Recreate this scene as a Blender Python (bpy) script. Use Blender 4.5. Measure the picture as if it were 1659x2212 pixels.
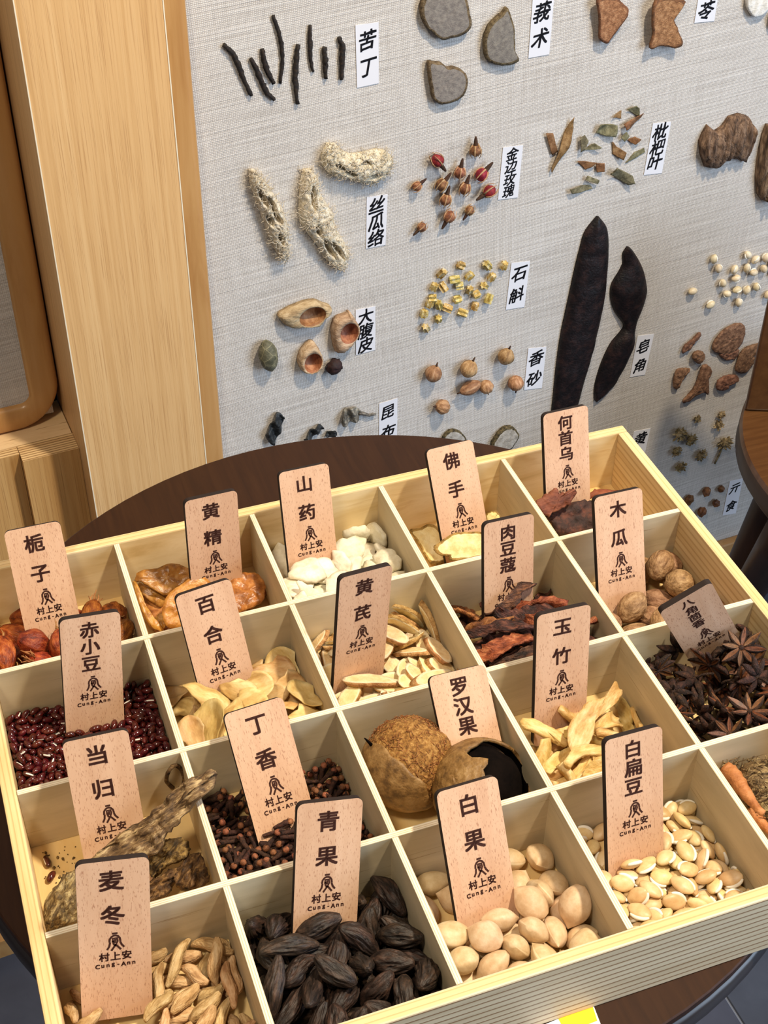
import bpy, bmesh, math, random
from mathutils import Vector, Matrix, Quaternion, noise

for _o in list(bpy.data.objects):
    bpy.data.objects.remove(_o)
SC = bpy.context.scene
COL = SC.collection
FZ = 0.805                      # height of the box rim above the floor
FOC, CX, CY = 3025.23, 829.5, 1106.0

# ------------------------------------------------------------------ camera
CAM = Vector((0.0217, -0.7711, 0.6612 + FZ))
_yaw, _pit, _rol = 0.3511, 0.6995, 0.0102
_fw = Vector((math.sin(_yaw) * math.cos(_pit), math.cos(_yaw) * math.cos(_pit), -math.sin(_pit)))
_ri = Vector((math.cos(_yaw), -math.sin(_yaw), 0))
_up = _ri.cross(_fw)
CR = _ri * math.cos(_rol) + _up * math.sin(_rol)
CU = -_ri * math.sin(_rol) + _up * math.cos(_rol)
cam_data = bpy.data.cameras.new('camera')
cam = bpy.data.objects.new('camera', cam_data)
COL.objects.link(cam)
cam_data.sensor_fit = 'HORIZONTAL'
cam_data.sensor_width = 36.0
cam_data.lens = FOC / 1659.0 * 36.0
cam_data.clip_start = 0.02
cam.matrix_world = Matrix(((CR.x, CU.x, -_fw.x, CAM.x), (CR.y, CU.y, -_fw.y, CAM.y), (CR.z, CU.z, -_fw.z, CAM.z), (0, 0, 0, 1)))
SC.camera = cam

# ------------------------------------------------------------------ world, lights, exposure
SC.view_settings.view_transform = 'Standard'
SC.view_settings.look = 'None'
SC.view_settings.gamma = 1.0
SC.view_settings.use_curve_mapping = False
SC.view_settings.exposure = 0.0
world = bpy.data.worlds.new('room_air')
SC.world = world
world.use_nodes = True
_bg = world.node_tree.nodes['Background']
_bg.inputs[0].default_value = (0.70, 0.76, 0.86, 1)
_bg.inputs[1].default_value = 0.15


def area_light(name, loc, target, size, power, color, size_y=None, shape='DISK', spread=180):
    l = bpy.data.lights.new(name, 'AREA')
    l.shape = 'RECTANGLE' if size_y else shape
    l.size = size
    if size_y:
        l.size_y = size_y
    l.energy = power
    l.color = color
    l.spread = math.radians(spread)
    o = bpy.data.objects.new(name, l)
    COL.objects.link(o)
    o.location = loc
    o.rotation_euler = (Vector(target) - Vector(loc)).to_track_quat('-Z', 'Y').to_euler()
    return o


# warm ceiling downlights and the cool shop window on the right
area_light('downlight_key', (0.95, -0.55, 2.75), (0.3, -0.1, 0.8), 0.14, 54, (1.0, 0.85, 0.64))
area_light('downlight_fill', (-0.45, -0.80, 2.75), (0.2, 0.1, 0.8), 0.30, 20, (1.0, 0.85, 0.64))
area_light('shop_window', (2.7, -1.9, 1.6), (0.4, 0.1, 0.8), 1.6, 92, (0.62, 0.78, 1.0), size_y=2.0)


# ------------------------------------------------------------------ measuring helpers
def ray(px, py):
    return _fw + CR * ((px - CX) / FOC) - CU * ((py - CY) / FOC)


def at_z(px, py, z):
    d = ray(px, py)
    return CAM + d * ((z - CAM.z) / d.z)


WA = math.radians(4.0)
WUX = Vector((math.cos(WA), math.sin(WA), 0))
WN = Vector((math.sin(WA), -math.cos(WA), 0))
WO = Vector((0.25, 0.53, 0.0))


def on_wall(px, py, dep=0.0):
    """point of the wall plane (dep metres in front of the linen) seen at a photograph pixel, as (u, v)"""
    d = ray(px, py)
    p = CAM + d * ((WO + WN * dep - CAM).dot(WN) / d.dot(WN))
    q = p - WO
    return Vector((q.dot(WUX), q.z))


WALLM = Matrix(((WUX.x, 0, WN.x, WO.x), (WUX.y, 0, WN.y, WO.y), (0, 1, 0, 0), (0, 0, 0, 1)))


def wmat(u, v, w=0.0, rot=0.0):
    return WALLM @ Matrix.Translation((u, v, w)) @ Matrix.Rotation(rot, 4, 'Z')


# ------------------------------------------------------------------ materials
def lin(c):
    return tuple(((x / 255.0) / 12.92 if x <= 10 else (((x / 255.0) + 0.055) / 1.055) ** 2.4) for x in c) + (1.0,)


def _nt(name):
    m = bpy.data.materials.new(name)
    m.use_nodes = True
    nt = m.node_tree
    return m, nt, nt.nodes['Principled BSDF'], nt.nodes.new, nt.links.new


def ramp(nt, stops):
    r = nt.nodes.new('ShaderNodeValToRGB')
    el = r.color_ramp.elements
    while len(el) < len(stops):
        el.new(0.5)
    for e, (p, c) in zip(el, stops):
        e.position = p
        e.color = c if len(c) == 4 else lin(c)
    return r


def organic(name, cols, scale=120.0, stretch=(1, 1, 1), rough=0.65, bump=0.35, bscale=None, var=0.10, detail=6.0,
            spec=0.4, sss=0.0, veins=None, hue=0.012):
    """dried plant matter: noise between colours, fine bump, some change from one piece to the next"""
    m, nt, b, N, L = _nt(name)
    tc = N('ShaderNodeTexCoord')
    oi = N('ShaderNodeObjectInfo')
    ad = N('ShaderNodeVectorMath'); ad.operation = 'MULTIPLY_ADD'
    ad.inputs[1].default_value = stretch
    cmb = N('ShaderNodeCombineXYZ')
    mu = N('ShaderNodeMath'); mu.operation = 'MULTIPLY'; mu.inputs[1].default_value = 7.0
    L(oi.outputs['Random'], mu.inputs[0])
    L(mu.outputs[0], cmb.inputs[0]); L(mu.outputs[0], cmb.inputs[1])
    L(tc.outputs['Object'], ad.inputs[0]); L(cmb.outputs[0], ad.inputs[2])
    n1 = N('ShaderNodeTexNoise')
    n1.inputs['Scale'].default_value = scale; n1.inputs['Detail'].default_value = detail
    n1.inputs['Roughness'].default_value = 0.62
    L(ad.outputs[0], n1.inputs['Vector'])
    k = len(cols)
    r = ramp(nt, [(0.36 + 0.29 * i / max(1, k - 1), c) for i, c in enumerate(cols)])
    L(n1.outputs['Fac'], r.inputs[0])
    col = r.outputs[0]
    if veins:
        vcol, vscale, vw = veins
        vo = N('ShaderNodeTexVoronoi'); vo.feature = 'DISTANCE_TO_EDGE'; vo.inputs['Scale'].default_value = vscale
        L(ad.outputs[0], vo.inputs['Vector'])
        vr = ramp(nt, [(0.0, (1, 1, 1, 1)), (vw, (0, 0, 0, 1))])
        L(vo.outputs['Distance'], vr.inputs[0])
        mx = N('ShaderNodeMix'); mx.data_type = 'RGBA'
        L(vr.outputs[0], mx.inputs['Factor']); L(col, mx.inputs[6]); mx.inputs[7].default_value = lin(vcol)
        col = mx.outputs[2]
    hs = N('ShaderNodeHueSaturation')
    mr = N('ShaderNodeMapRange')
    mr.inputs['To Min'].default_value = 1 - var; mr.inputs['To Max'].default_value = 1 + var
    L(oi.outputs['Random'], mr.inputs['Value'])
    mr2 = N('ShaderNodeMapRange')
    mr2.inputs['To Min'].default_value = 0.5 - hue; mr2.inputs['To Max'].default_value = 0.5 + hue
    fr = N('ShaderNodeMath'); fr.operation = 'FRACT'
    mu3 = N('ShaderNodeMath'); mu3.operation = 'MULTIPLY'; mu3.inputs[1].default_value = 13.7
    L(oi.outputs['Random'], mu3.inputs[0]); L(mu3.outputs[0], fr.inputs[0]); L(fr.outputs[0], mr2.inputs['Value'])
    L(mr2.outputs[0], hs.inputs['Hue'])
    L(mr.outputs[0], hs.inputs['Value']); L(col, hs.inputs['Color'])
    L(hs.outputs[0], b.inputs['Base Color'])
    b.inputs['Roughness'].default_value = rough
    b.inputs['Specular IOR Level'].default_value = spec
    if sss:
        b.inputs['Subsurface Weight'].default_value = sss
        b.inputs['Subsurface Radius'].default_value = (0.004, 0.002, 0.001)
    if bump:
        n2 = N('ShaderNodeTexNoise'); n2.inputs['Scale'].default_value = bscale or scale * 4
        n2.inputs['Detail'].default_value = 5.0
        L(ad.outputs[0], n2.inputs['Vector'])
        bp = N('ShaderNodeBump'); bp.inputs['Strength'].default_value = bump; bp.inputs['Distance'].default_value = 0.0016
        L(n2.outputs['Fac'], bp.inputs['Height']); L(bp.outputs[0], b.inputs['Normal'])
    return m


def flat(name, c, rough=0.6, spec=0.4, metal=0.0):
    m, nt, b, N, L = _nt(name)
    b.inputs['Base Color'].default_value = lin(c)
    b.inputs['Roughness'].default_value = rough
    b.inputs['Specular IOR Level'].default_value = spec
    b.inputs['Metallic'].default_value = metal
    return m


def wood(name, cols, scale, streak=None, rough=0.5, spec=0.35, bump=0.15, lines=None, coat=0.0, offset=True):
    """grain: noise stretched by the per-axis scale; lines=(axis, period, colour, width, amount) adds growth rings;
    streak=(scale xyz, colour, threshold) adds short dark pores"""
    m, nt, b, N, L = _nt(name)
    tc = N('ShaderNodeTexCoord')
    oi = N('ShaderNodeObjectInfo')
    off = N('ShaderNodeVectorMath'); off.operation = 'MULTIPLY_ADD'
    off.inputs[1].default_value = (1, 1, 1)
    sc_ = N('ShaderNodeVectorMath'); sc_.operation = 'SCALE'; sc_.inputs[0].default_value = (3.1, 5.7, 2.3)
    L(oi.outputs['Random'], sc_.inputs['Scale'])
    L(tc.outputs['Object'], off.inputs[0])
    if offset:
        L(sc_.outputs[0], off.inputs[2])
    else:
        off.inputs[2].default_value = (0, 0, 0)
    mp = N('ShaderNodeMapping'); mp.inputs['Scale'].default_value = scale
    L(off.outputs[0], mp.inputs['Vector'])
    n1 = N('ShaderNodeTexNoise'); n1.inputs['Scale'].default_value = 1.0; n1.inputs['Detail'].default_value = 7.0
    n1.inputs['Roughness'].default_value = 0.6; n1.inputs['Distortion'].default_value = 0.6
    L(mp.outputs[0], n1.inputs['Vector'])
    k = len(cols)
    r = ramp(nt, [(0.28 + 0.44 * i / max(1, k - 1), c) for i, c in enumerate(cols)])
    L(n1.outputs['Fac'], r.inputs[0])
    col = r.outputs[0]
    hgt = n1.outputs['Fac']
    if lines:
        axis, period, lc, width, amt = lines
        wv = N('ShaderNodeTexWave'); wv.wave_type = 'BANDS'; wv.bands_direction = axis; wv.wave_profile = 'SAW'
        wv.inputs['Scale'].default_value = 1.0 / period * 0.314159
        wv.inputs['Distortion'].default_value = 1.6; wv.inputs['Detail'].default_value = 2.0
        wv.inputs['Detail Scale'].default_value = 1.0
        mp3 = N('ShaderNodeMapping'); mp3.inputs['Scale'].default_value = tuple(1.0 if a == axis else 0.06 for a in 'XYZ')
        L(off.outputs[0], mp3.inputs['Vector']); L(mp3.outputs[0], wv.inputs['Vector'])
        lr = ramp(nt, [(1 - width, (0, 0, 0, 1)), (1 - width * 0.3, (amt, amt, amt, 1))])
        L(wv.outputs['Fac'], lr.inputs[0])
        mx = N('ShaderNodeMix'); mx.data_type = 'RGBA'
        L(lr.outputs[0], mx.inputs['Factor']); L(col, mx.inputs[6]); mx.inputs[7].default_value = lin(lc)
        col = mx.outputs[2]
    if streak:
        ss, scol, thr = streak
        mp2 = N('ShaderNodeMapping'); mp2.inputs['Scale'].default_value = ss
        L(off.outputs[0], mp2.inputs['Vector'])
        n3 = N('ShaderNodeTexNoise'); n3.inputs['Scale'].default_value = 1.0; n3.inputs['Detail'].default_value = 2.0
        L(mp2.outputs[0], n3.inputs['Vector'])
        sr = ramp(nt, [(thr, (0, 0, 0, 1)), (thr + 0.07, (0.8, 0.8, 0.8, 1))])
        L(n3.outputs['Fac'], sr.inputs[0])
        mx = N('ShaderNodeMix'); mx.data_type = 'RGBA'
        L(sr.outputs[0], mx.inputs['Factor']); L(col, mx.inputs[6]); mx.inputs[7].default_value = lin(scol)
        col = mx.outputs[2]
    L(col, b.inputs['Base Color'])
    b.inputs['Roughness'].default_value = rough
    b.inputs['Specular IOR Level'].default_value = spec
    b.inputs['Coat Weight'].default_value = coat
    b.inputs['Coat Roughness'].default_value = 0.15
    if bump:
        bp = N('ShaderNodeBump'); bp.inputs['Strength'].default_value = bump; bp.inputs['Distance'].default_value = 0.0006
        L(hgt, bp.inputs['Height']); L(bp.outputs[0], b.inputs['Normal'])
    return m


def linen(name, base, dark, light):
    m, nt, b, N, L = _nt(name)
    tc = N('ShaderNodeTexCoord')
    mp = N('ShaderNodeMapping'); mp.inputs['Rotation'].default_value = (0, 0, math.radians(-3.5))
    L(tc.outputs['Object'], mp.inputs['Vector'])
    dn = N('ShaderNodeTexNoise'); dn.inputs['Scale'].default_value = 60; dn.inputs['Detail'].default_value = 2
    L(mp.outputs[0], dn.inputs['Vector'])
    dd = N('ShaderNodeVectorMath'); dd.operation = 'MULTIPLY_ADD'; dd.inputs[1].default_value = (0.0016, 0.0016, 0)
    L(dn.outputs['Color'], dd.inputs[0]); L(mp.outputs[0], dd.inputs[2])
    def wave(axis, period):
        w = N('ShaderNodeTexWave'); w.bands_direction = axis; w.inputs['Scale'].default_value = 0.314159 / period
        w.inputs['Distortion'].default_value = 0.0
        L(dd.outputs[0], w.inputs['Vector'])
        return w.outputs['Fac']
    wx, wy = wave('X', 0.0020), wave('Y', 0.0017)
    mul = N('ShaderNodeMath'); mul.operation = 'MULTIPLY'; L(wx, mul.inputs[0]); L(wy, mul.inputs[1])
    def slub(s, thr):
        mq = N('ShaderNodeMapping'); mq.inputs['Scale'].default_value = s
        L(mp.outputs[0], mq.inputs['Vector'])
        q = N('ShaderNodeTexNoise'); q.inputs['Scale'].default_value = 1; q.inputs['Detail'].default_value = 3
        L(mq.outputs[0], q.inputs['Vector'])
        return q.outputs['Fac']
    s1, s2 = slub((9, 520, 1), 0), slub((420, 14, 1), 0)
    s3 = slub((900, 900, 1), 0)
    h2 = N('ShaderNodeMath'); h2.operation = 'MULTIPLY_ADD'; h2.inputs[1].default_value = 0.35; h2.inputs[2].default_value = 0.32
    L(s2, h2.inputs[0])
    a1 = N('ShaderNodeMath'); a1.operation = 'ADD'; L(s1, a1.inputs[0]); L(h2.outputs[0], a1.inputs[1])
    a2 = N('ShaderNodeMath'); a2.operation = 'MULTIPLY_ADD'; a2.inputs[1].default_value = 0.60
    L(mul.outputs[0], a2.inputs[0]); L(a1.outputs[0], a2.inputs[2])
    a3 = N('ShaderNodeMath'); a3.operation = 'MULTIPLY_ADD'; a3.inputs[1].default_value = 0.5
    L(s3, a3.inputs[0]); L(a2.outputs[0], a3.inputs[2])
    mr = N('ShaderNodeMapRange'); mr.inputs['From Min'].default_value = 0.95; mr.inputs['From Max'].default_value = 1.85
    L(a3.outputs[0], mr.inputs['Value'])
    r = ramp(nt, [(0.0, dark), (0.45, base), (1.0, light)])
    L(mr.outputs[0], r.inputs[0]); L(r.outputs[0], b.inputs['Base Color'])
    b.inputs['Roughness'].default_value = 0.75
    b.inputs['Specular IOR Level'].default_value = 0.25
    bp = N('ShaderNodeBump'); bp.inputs['Strength'].default_value = 0.6; bp.inputs['Distance'].default_value = 0.0007
    L(mr.outputs[0], bp.inputs['Height']); L(bp.outputs[0], b.inputs['Normal'])
    return m


PINE_FRONT = wood('pine_growth_lines', [(206, 184, 148), (224, 204, 168), (232, 214, 180)], (9, 60, 120), lines=('Z', 0.0048, (140, 100, 62), 0.30, 0.95), rough=0.5)
PINE_SIDE = wood('pine_warm', [(222, 184, 124), (236, 202, 146), (242, 214, 162)], (90, 8, 70), rough=0.5, lines=('X', 0.0034, (190, 136, 74), 0.30, 0.5))
PINE_TOPX = wood('pine_rim', [(222, 184, 124), (236, 202, 146), (242, 214, 162)], (8, 90, 70), rough=0.5, lines=('Y', 0.0034, (190, 136, 74), 0.30, 0.5))
PINE_RIGHT = wood('pine_ringed', [(206, 176, 126), (222, 194, 146), (230, 206, 160)], (60, 7, 120), rough=0.5, lines=('Z', 0.0056, (168, 126, 78), 0.40, 0.5))
PINE_INNER = wood('pine_pale_knots', [(206, 176, 120), (226, 200, 148), (236, 214, 168), (206, 168, 104)], (10, 60, 55), rough=0.5)
PLY_FACE_X = wood('birch_face_across', [(184, 168, 136), (200, 184, 152), (210, 194, 162)], (12, 60, 60), streak=((14, 600, 700), (150, 122, 84), 0.68), rough=0.55)
PLY_FACE_Y = wood('birch_face_along', [(186, 170, 138), (202, 186, 154), (212, 196, 164)], (60, 12, 60), streak=((600, 14, 700), (150, 122, 84), 0.68), rough=0.55)
PLY_EDGE_X = wood('birch_ply_edge_across', [(236, 222, 194), (246, 234, 210), (238, 222, 190)], (40, 300, 40), lines=('Y', 0.0014, (196, 160, 110), 0.42, 0.8), rough=0.6)
PLY_EDGE_Y = wood('birch_ply_edge_along', [(236, 222, 194), (246, 234, 210), (238, 222, 190)], (300, 40, 40), lines=('X', 0.0014, (196, 160, 110), 0.42, 0.8), rough=0.6)
BOX_BASE = wood('pine_base', [(222, 190, 128), (236, 206, 146), (226, 186, 116)], (30, 8, 30), rough=0.55)
BEECH = wood('beech_plate', [(200, 158, 126), (210, 170, 138), (218, 180, 149)], (70, 9, 70), streak=((2000, 380, 300), (164, 116, 88), 0.60), rough=0.55, bump=0.1)
BURNT = flat('laser_burnt_edge', (40, 30, 27), 0.75, 0.25)
ENGRAVE = flat('engraved_brown', (62, 34, 26), 0.8, 0.2)
VENEER = wood('oak_veneer', [(206, 160, 104), (221, 177, 121), (228, 187, 132)], (170, 2.2, 170), streak=((1400, 9, 1400), (190, 144, 94), 0.57), rough=0.42, bump=0.12)
VENEER_DARK = wood('oak_panel', [(186, 138, 80), (202, 156, 96), (210, 166, 106)], (150, 2.2, 150), streak=((1300, 8, 1300), (168, 122, 72), 0.57), rough=0.45)
HONEY = wood('honey_frame_wood', [(172, 122, 68), (188, 140, 84), (198, 152, 96)], (50, 6, 50), rough=0.32, coat=0.2)
PLYWOOD_RAW = wood('raw_plywood', [(214, 178, 130), (228, 196, 150), (220, 184, 134)], (9, 60, 60), streak=((30, 500, 500), (160, 118, 72), 0.64), rough=0.7)
PLYWOOD_EDGE = wood('raw_plywood_edge', [(206, 170, 116), (224, 190, 138), (196, 156, 104)], (6, 60, 60), lines=('Y', 0.0036, (122, 84, 46), 0.5, 0.9), rough=0.75)
PLYWOOD_TOP = wood('raw_plywood_top_edge', [(206, 170, 116), (224, 190, 138), (196, 156, 104)], (6, 60, 60), lines=('Z', 0.0042, (122, 84, 46), 0.5, 0.9), rough=0.75)
TABLE = wood('dark_walnut_table', [(42, 22, 10), (50, 27, 12), (56, 32, 15)], (200, 14, 60), rough=0.45, spec=0.2, bump=0.05)
TABLE_RIM = flat('dark_table_rim', (34, 27, 25), 0.35, 0.5)
CHAIR = wood('brown_chair_wood', [(78, 48, 24), (90, 57, 29), (102, 67, 36)], (14, 160, 60), rough=0.28, spec=0.5, coat=0.3)
CHAIR_DARK = wood('dark_chair_leg', [(46, 30, 22), (56, 37, 26), (62, 42, 30)], (60, 60, 8), rough=0.4)
LINEN = linen('natural_linen', (200, 193, 185), (162, 153, 144), (232, 227, 221))
PAPER = flat('white_paper', (226, 226, 232), 0.8, 0.2)
INK = flat('black_ink', (18, 16, 22), 0.6, 0.3)
TILE = organic('grey_floor_tile', [(60, 64, 78), (66, 71, 86), (74, 79, 94)], scale=9, rough=0.35, bump=0.0, var=0.04)
GROUT = flat('pale_grout', (118, 124, 138), 0.8, 0.2)
PLASTER = flat('grey_plaster', (170, 168, 166), 0.9, 0.1)
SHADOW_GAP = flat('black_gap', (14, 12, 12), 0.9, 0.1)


# ------------------------------------------------------------------ mesh helpers
class MB:
    def __init__(self):
        self.v, self.f, self.m = [], [], []

    def add(self, vs, fs, mi=0, M=None):
        o = len(self.v)
        self.v += [tuple(M @ Vector(p)) if M else tuple(p) for p in vs]
        self.f += [tuple(i + o for i in f) for f in fs]
        self.m += [mi] * len(fs) if isinstance(mi, int) else list(mi)
        return self

    def box(self, lo, hi, mi=0, M=None, top=None):
        (a, b, c), (d, e, f) = lo, hi
        vs = [(a, b, c), (d, b, c), (d, e, c), (a, e, c), (a, b, f), (d, b, f), (d, e, f), (a, e, f)]
        fs = [(3, 2, 1, 0), (4, 5, 6, 7), (0, 1, 5, 4), (1, 2, 6, 5), (2, 3, 7, 6), (3, 0, 4, 7)]
        return self.add(vs, fs, [mi, mi if top is None else top, mi, mi, mi, mi], M)

    def tube(self, path, rad, n=8, mi=0, M=None, jit=0.0, seed=0, flat_=1.0):
        path = [Vector(p) for p in path]
        k = len(path)
        rr = [rad(i / (k - 1)) if callable(rad) else rad for i in range(k)]
        vs, fs = [], []
        up = Vector((0.13, 0.27, 0.95))
        for i, p in enumerate(path):
            t = (path[min(i + 1, k - 1)] - path[max(i - 1, 0)]).normalized()
            s = t.cross(up)
            s = s.normalized() if s.length > 1e-6 else Vector((1, 0, 0))
            w = s.cross(t).normalized()
            for j in range(n):
                a = 2 * math.pi * j / n
                q = 1 + (jit * noise.noise(Vector((i * 0.9 + seed, math.cos(a) * 1.3, math.sin(a) * 1.3))) if jit else 0)
                vs.append(p + (s * math.cos(a) + w * math.sin(a) * flat_) * rr[i] * q)
        for i in range(k - 1):
            for j in range(n):
                fs.append((i * n + j, i * n + (j + 1) % n, (i + 1) * n + (j + 1) % n, (i + 1) * n + j))
        fs.append(tuple(range(n))[::-1])
        fs.append(tuple(range((k - 1) * n, k * n)))
        return self.add(vs, fs, mi, M)

    def lathe(self, Ln, rf, nt=12, nphi=14, cen=None, mi=0, M=None, mf=None):
        """solid along X; rf(t, phi) is the radius, cen(t) the (y, z) of the axis"""
        vs, fs, ms = [], [], []
        for i in range(nt + 1):
            t = i / nt
            tt = 0.5 - 0.5 * math.cos(math.pi * t)
            cy, cz = cen(tt) if cen else (0, 0)
            for j in range(nphi):
                a = 2 * math.pi * j / nphi
                r = rf(tt, a)
                vs.append(((tt - 0.5) * Ln, cy + r * math.cos(a), cz + r * math.sin(a)))
        for i in range(nt):
            for j in range(nphi):
                fs.append((i * nphi + j, (i + 1) * nphi + j, (i + 1) * nphi + (j + 1) % nphi, i * nphi + (j + 1) % nphi))
                ms.append(mf((i + 0.5) / nt, 2 * math.pi * (j + 0.5) / nphi) if mf else mi)
        fs.append(tuple(range(nphi))); ms.append(mi)
        fs.append(tuple(range(nt * nphi, (nt + 1) * nphi))[::-1]); ms.append(mi)
        return self.add(vs, fs, ms, M)

    def blob(self, size, amp=0.15, freq=1.6, seed=0, sub=3, mi=0, M=None):
        bm = bmesh.new()
        bmesh.ops.create_icosphere(bm, subdivisions=sub, radius=1.0)
        vs = []
        for v in bm.verts:
            p = v.co.normalized()
            q = 1 + amp * noise.fractal(p * freq + Vector((seed * 3.7, seed * 1.3, seed)), 0.9, 2.0, 3)
            vs.append((p.x * q * size[0], p.y * q * size[1], p.z * q * size[2]))
        fs = [tuple(w.index for w in f.verts) for f in bm.faces]
        bm.free()
        return self.add(vs, fs, mi, M)

    def shell(self, outline, thick, zf=None, rings=5, mi=0, rim=None, M=None, bulge=0.0, dome=None):
        """sheet with the given closed 2-D outline (star-shaped about its centre), thickness and height field"""
        pts = [Vector((p[0], p[1])) for p in outline]
        c = sum(pts, Vector((0, 0))) / len(pts)
        n = len(pts)
        zf = zf or (lambda x, y: 0.0)
        th = thick if callable(thick) else (lambda s, x, y: thick)
        vs, fs, ms = [], [], []
        for side in (1, -1):
            vs.append((c.x, c.y, zf(c.x, c.y) + side * th(0, c.x, c.y) / 2))
            for k in range(1, rings + 1):
                s = k / rings
                for p in pts:
                    q = c + (p - c) * s
                    e = th(s, q.x, q.y) / 2 * (1 - bulge * s ** 4)
                    vs.append((q.x, q.y, zf(q.x, q.y) + side * e))
        half = 1 + rings * n
        for side, o in ((1, 0), (-1, half)):
            for j in range(n):
                j2 = (j + 1) % n
                f = (o, o + 1 + j, o + 1 + j2)
                fs.append(f if side > 0 else f[::-1]); ms.append(mi)
                for k in range(rings - 1):
                    a, b2 = o + 1 + k * n, o + 1 + (k + 1) * n
                    f = (a + j, b2 + j, b2 + j2, a + j2)
                    fs.append(f if side > 0 else f[::-1]); ms.append(rim if (rim is not None and k == rings - 2) else mi)
        a, b2 = 1 + (rings - 1) * n, half + 1 + (rings - 1) * n
        for j in range(n):
            j2 = (j + 1) % n
            fs.append((a + j, b2 + j, b2 + j2, a + j2)); ms.append(mi if rim is None else rim)
        return self.add(vs, fs, ms, M)

    def loft(self, pairs, h, k=8, mi=0, M=None, surf=None, back=0.0):
        """relief lying on z=0: each pair is (left, right) 2-D points, h(t) its crest height"""
        vs, fs = [], []
        n = len(pairs)
        for i, (a, b) in enumerate(pairs):
            t = i / (n - 1)
            a, b = Vector(a), Vector(b)
            hh = h(t)
            for j in range(k + 1):
                s = j / k
                q = a.lerp(b, 0.5 - 0.5 * math.cos(math.pi * s))
                z = hh * math.sin(math.pi * s) ** 0.8
                if surf:
                    z += surf(t, s, q.x, q.y) * math.sin(math.pi * s) ** 0.5
                vs.append((q.x, q.y, z))
        for i in range(n - 1):
            for j in range(k):
                o = i * (k + 1) + j
                fs.append((o, o + 1, o + k + 2, o + k + 1))
        for i in range(n - 1):
            o, p = i * (k + 1), i * (k + 1) + k
            fs.append((o, o + k + 1, p + k + 1, p))
        fs.append(tuple(range(k + 1))[::-1])
        fs.append(tuple(range((n - 1) * (k + 1), n * (k + 1))))
        return self.add(vs, fs, mi, M)

    def ribbon(self, path, width, n_, thick, mi=0, M=None):
        """twisted flat strip along a path; n_ gives the face normal at each step"""
        vs, fs = [], []
        k = len(path)
        for i in range(k):
            p = Vector(path[i])
            t = (Vector(path[min(i + 1, k - 1)]) - Vector(path[max(i - 1, 0)])).normalized()
            nn = Vector(n_(i / (k - 1))).normalized()
            s = t.cross(nn).normalized()
            nn = s.cross(t).normalized()
            w = width(i / (k - 1)) if callable(width) else width
            for e in (-1, -0.4, 0.4, 1):
                cup = (abs(e) ** 2) * w * 0.25
                vs.append(p + s * (w * e / 2) + nn * (cup + thick / 2))
            for e in (1, 0.4, -0.4, -1):
                cup = (abs(e) ** 2) * w * 0.25
                vs.append(p + s * (w * e / 2) + nn * (cup - thick / 2))
        for i in range(k - 1):
            for j in range(8):
                fs.append((i * 8 + j, i * 8 + (j + 1) % 8, (i + 1) * 8 + (j + 1) % 8, (i + 1) * 8 + j))
        fs.append(tuple(range(8))[::-1]); fs.append(tuple(range((k - 1) * 8, k * 8)))
        return self.add(vs, fs, mi, M)

    def mesh(self, name, mats, smooth=True):
        me = bpy.data.meshes.new(name)
        me.from_pydata([tuple(p) for p in self.v], [], self.f)
        for mm in (mats if isinstance(mats, (list, tuple)) else [mats]):
            me.materials.append(mm)
        me.polygons.foreach_set('material_index', self.m)
        bm = bmesh.new(); bm.from_mesh(me)
        bmesh.ops.recalc_face_normals(bm, faces=bm.faces)
        bm.to_mesh(me); bm.free()
        me.polygons.foreach_set('use_smooth', [smooth] * len(me.polygons))
        me.update()
        return me


def obj(name, data, parent=None, M=None, label=None, cat=None, group=None, kind=None):
    o = bpy.data.objects.new(name, data)
    COL.objects.link(o)
    if parent is not None:
        o.parent = parent
    if M is not None:
        o.matrix_local = M
    if label: o['label'] = label
    if cat: o['category'] = cat
    if group: o['group'] = group
    if kind: o['kind'] = kind
    return o


def bevel_mesh(me, w, seg=2):
    bm = bmesh.new(); bm.from_mesh(me)
    bmesh.ops.bevel(bm, geom=[e for e in bm.edges], offset=w, segments=seg, profile=0.6, affect='EDGES')
    bm.to_mesh(me); bm.free()
    return me


_glyph = {}


def glyph(ch, offset=0.0):
    """one character as flat points and faces, centred, about 1 unit high"""
    key = (ch, offset)
    if key in _glyph:
        return _glyph[key]
    cu = bpy.data.curves.new('glyph', 'FONT')
    cu.body = ch
    cu.size = 1.0
    cu.offset = offset
    cu.resolution_u = 3
    o = bpy.data.objects.new('glyph', cu)
    COL.objects.link(o)
    dg = bpy.context.evaluated_depsgraph_get()
    dg.update()
    me = bpy.data.meshes.new_from_object(o.evaluated_get(dg))
    vs = [v.co.copy() for v in me.vertices]
    fs = [tuple(p.vertices) for p in me.polygons]
    bpy.data.objects.remove(o)
    bpy.data.curves.remove(cu)
    bpy.data.meshes.remove(me)
    if vs:
        x0, x1 = min(v.x for v in vs), max(v.x for v in vs)
        y0, y1 = min(v.y for v in vs), max(v.y for v in vs)
        vs = [(v.x - (x0 + x1) / 2, v.y - (y0 + y1) / 2, 0) for v in vs]
        _glyph[key] = (vs, fs, x1 - x0, y1 - y0)
    else:
        _glyph[key] = ([], [], 0.3, 0.1)
    return _glyph[key]


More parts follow.
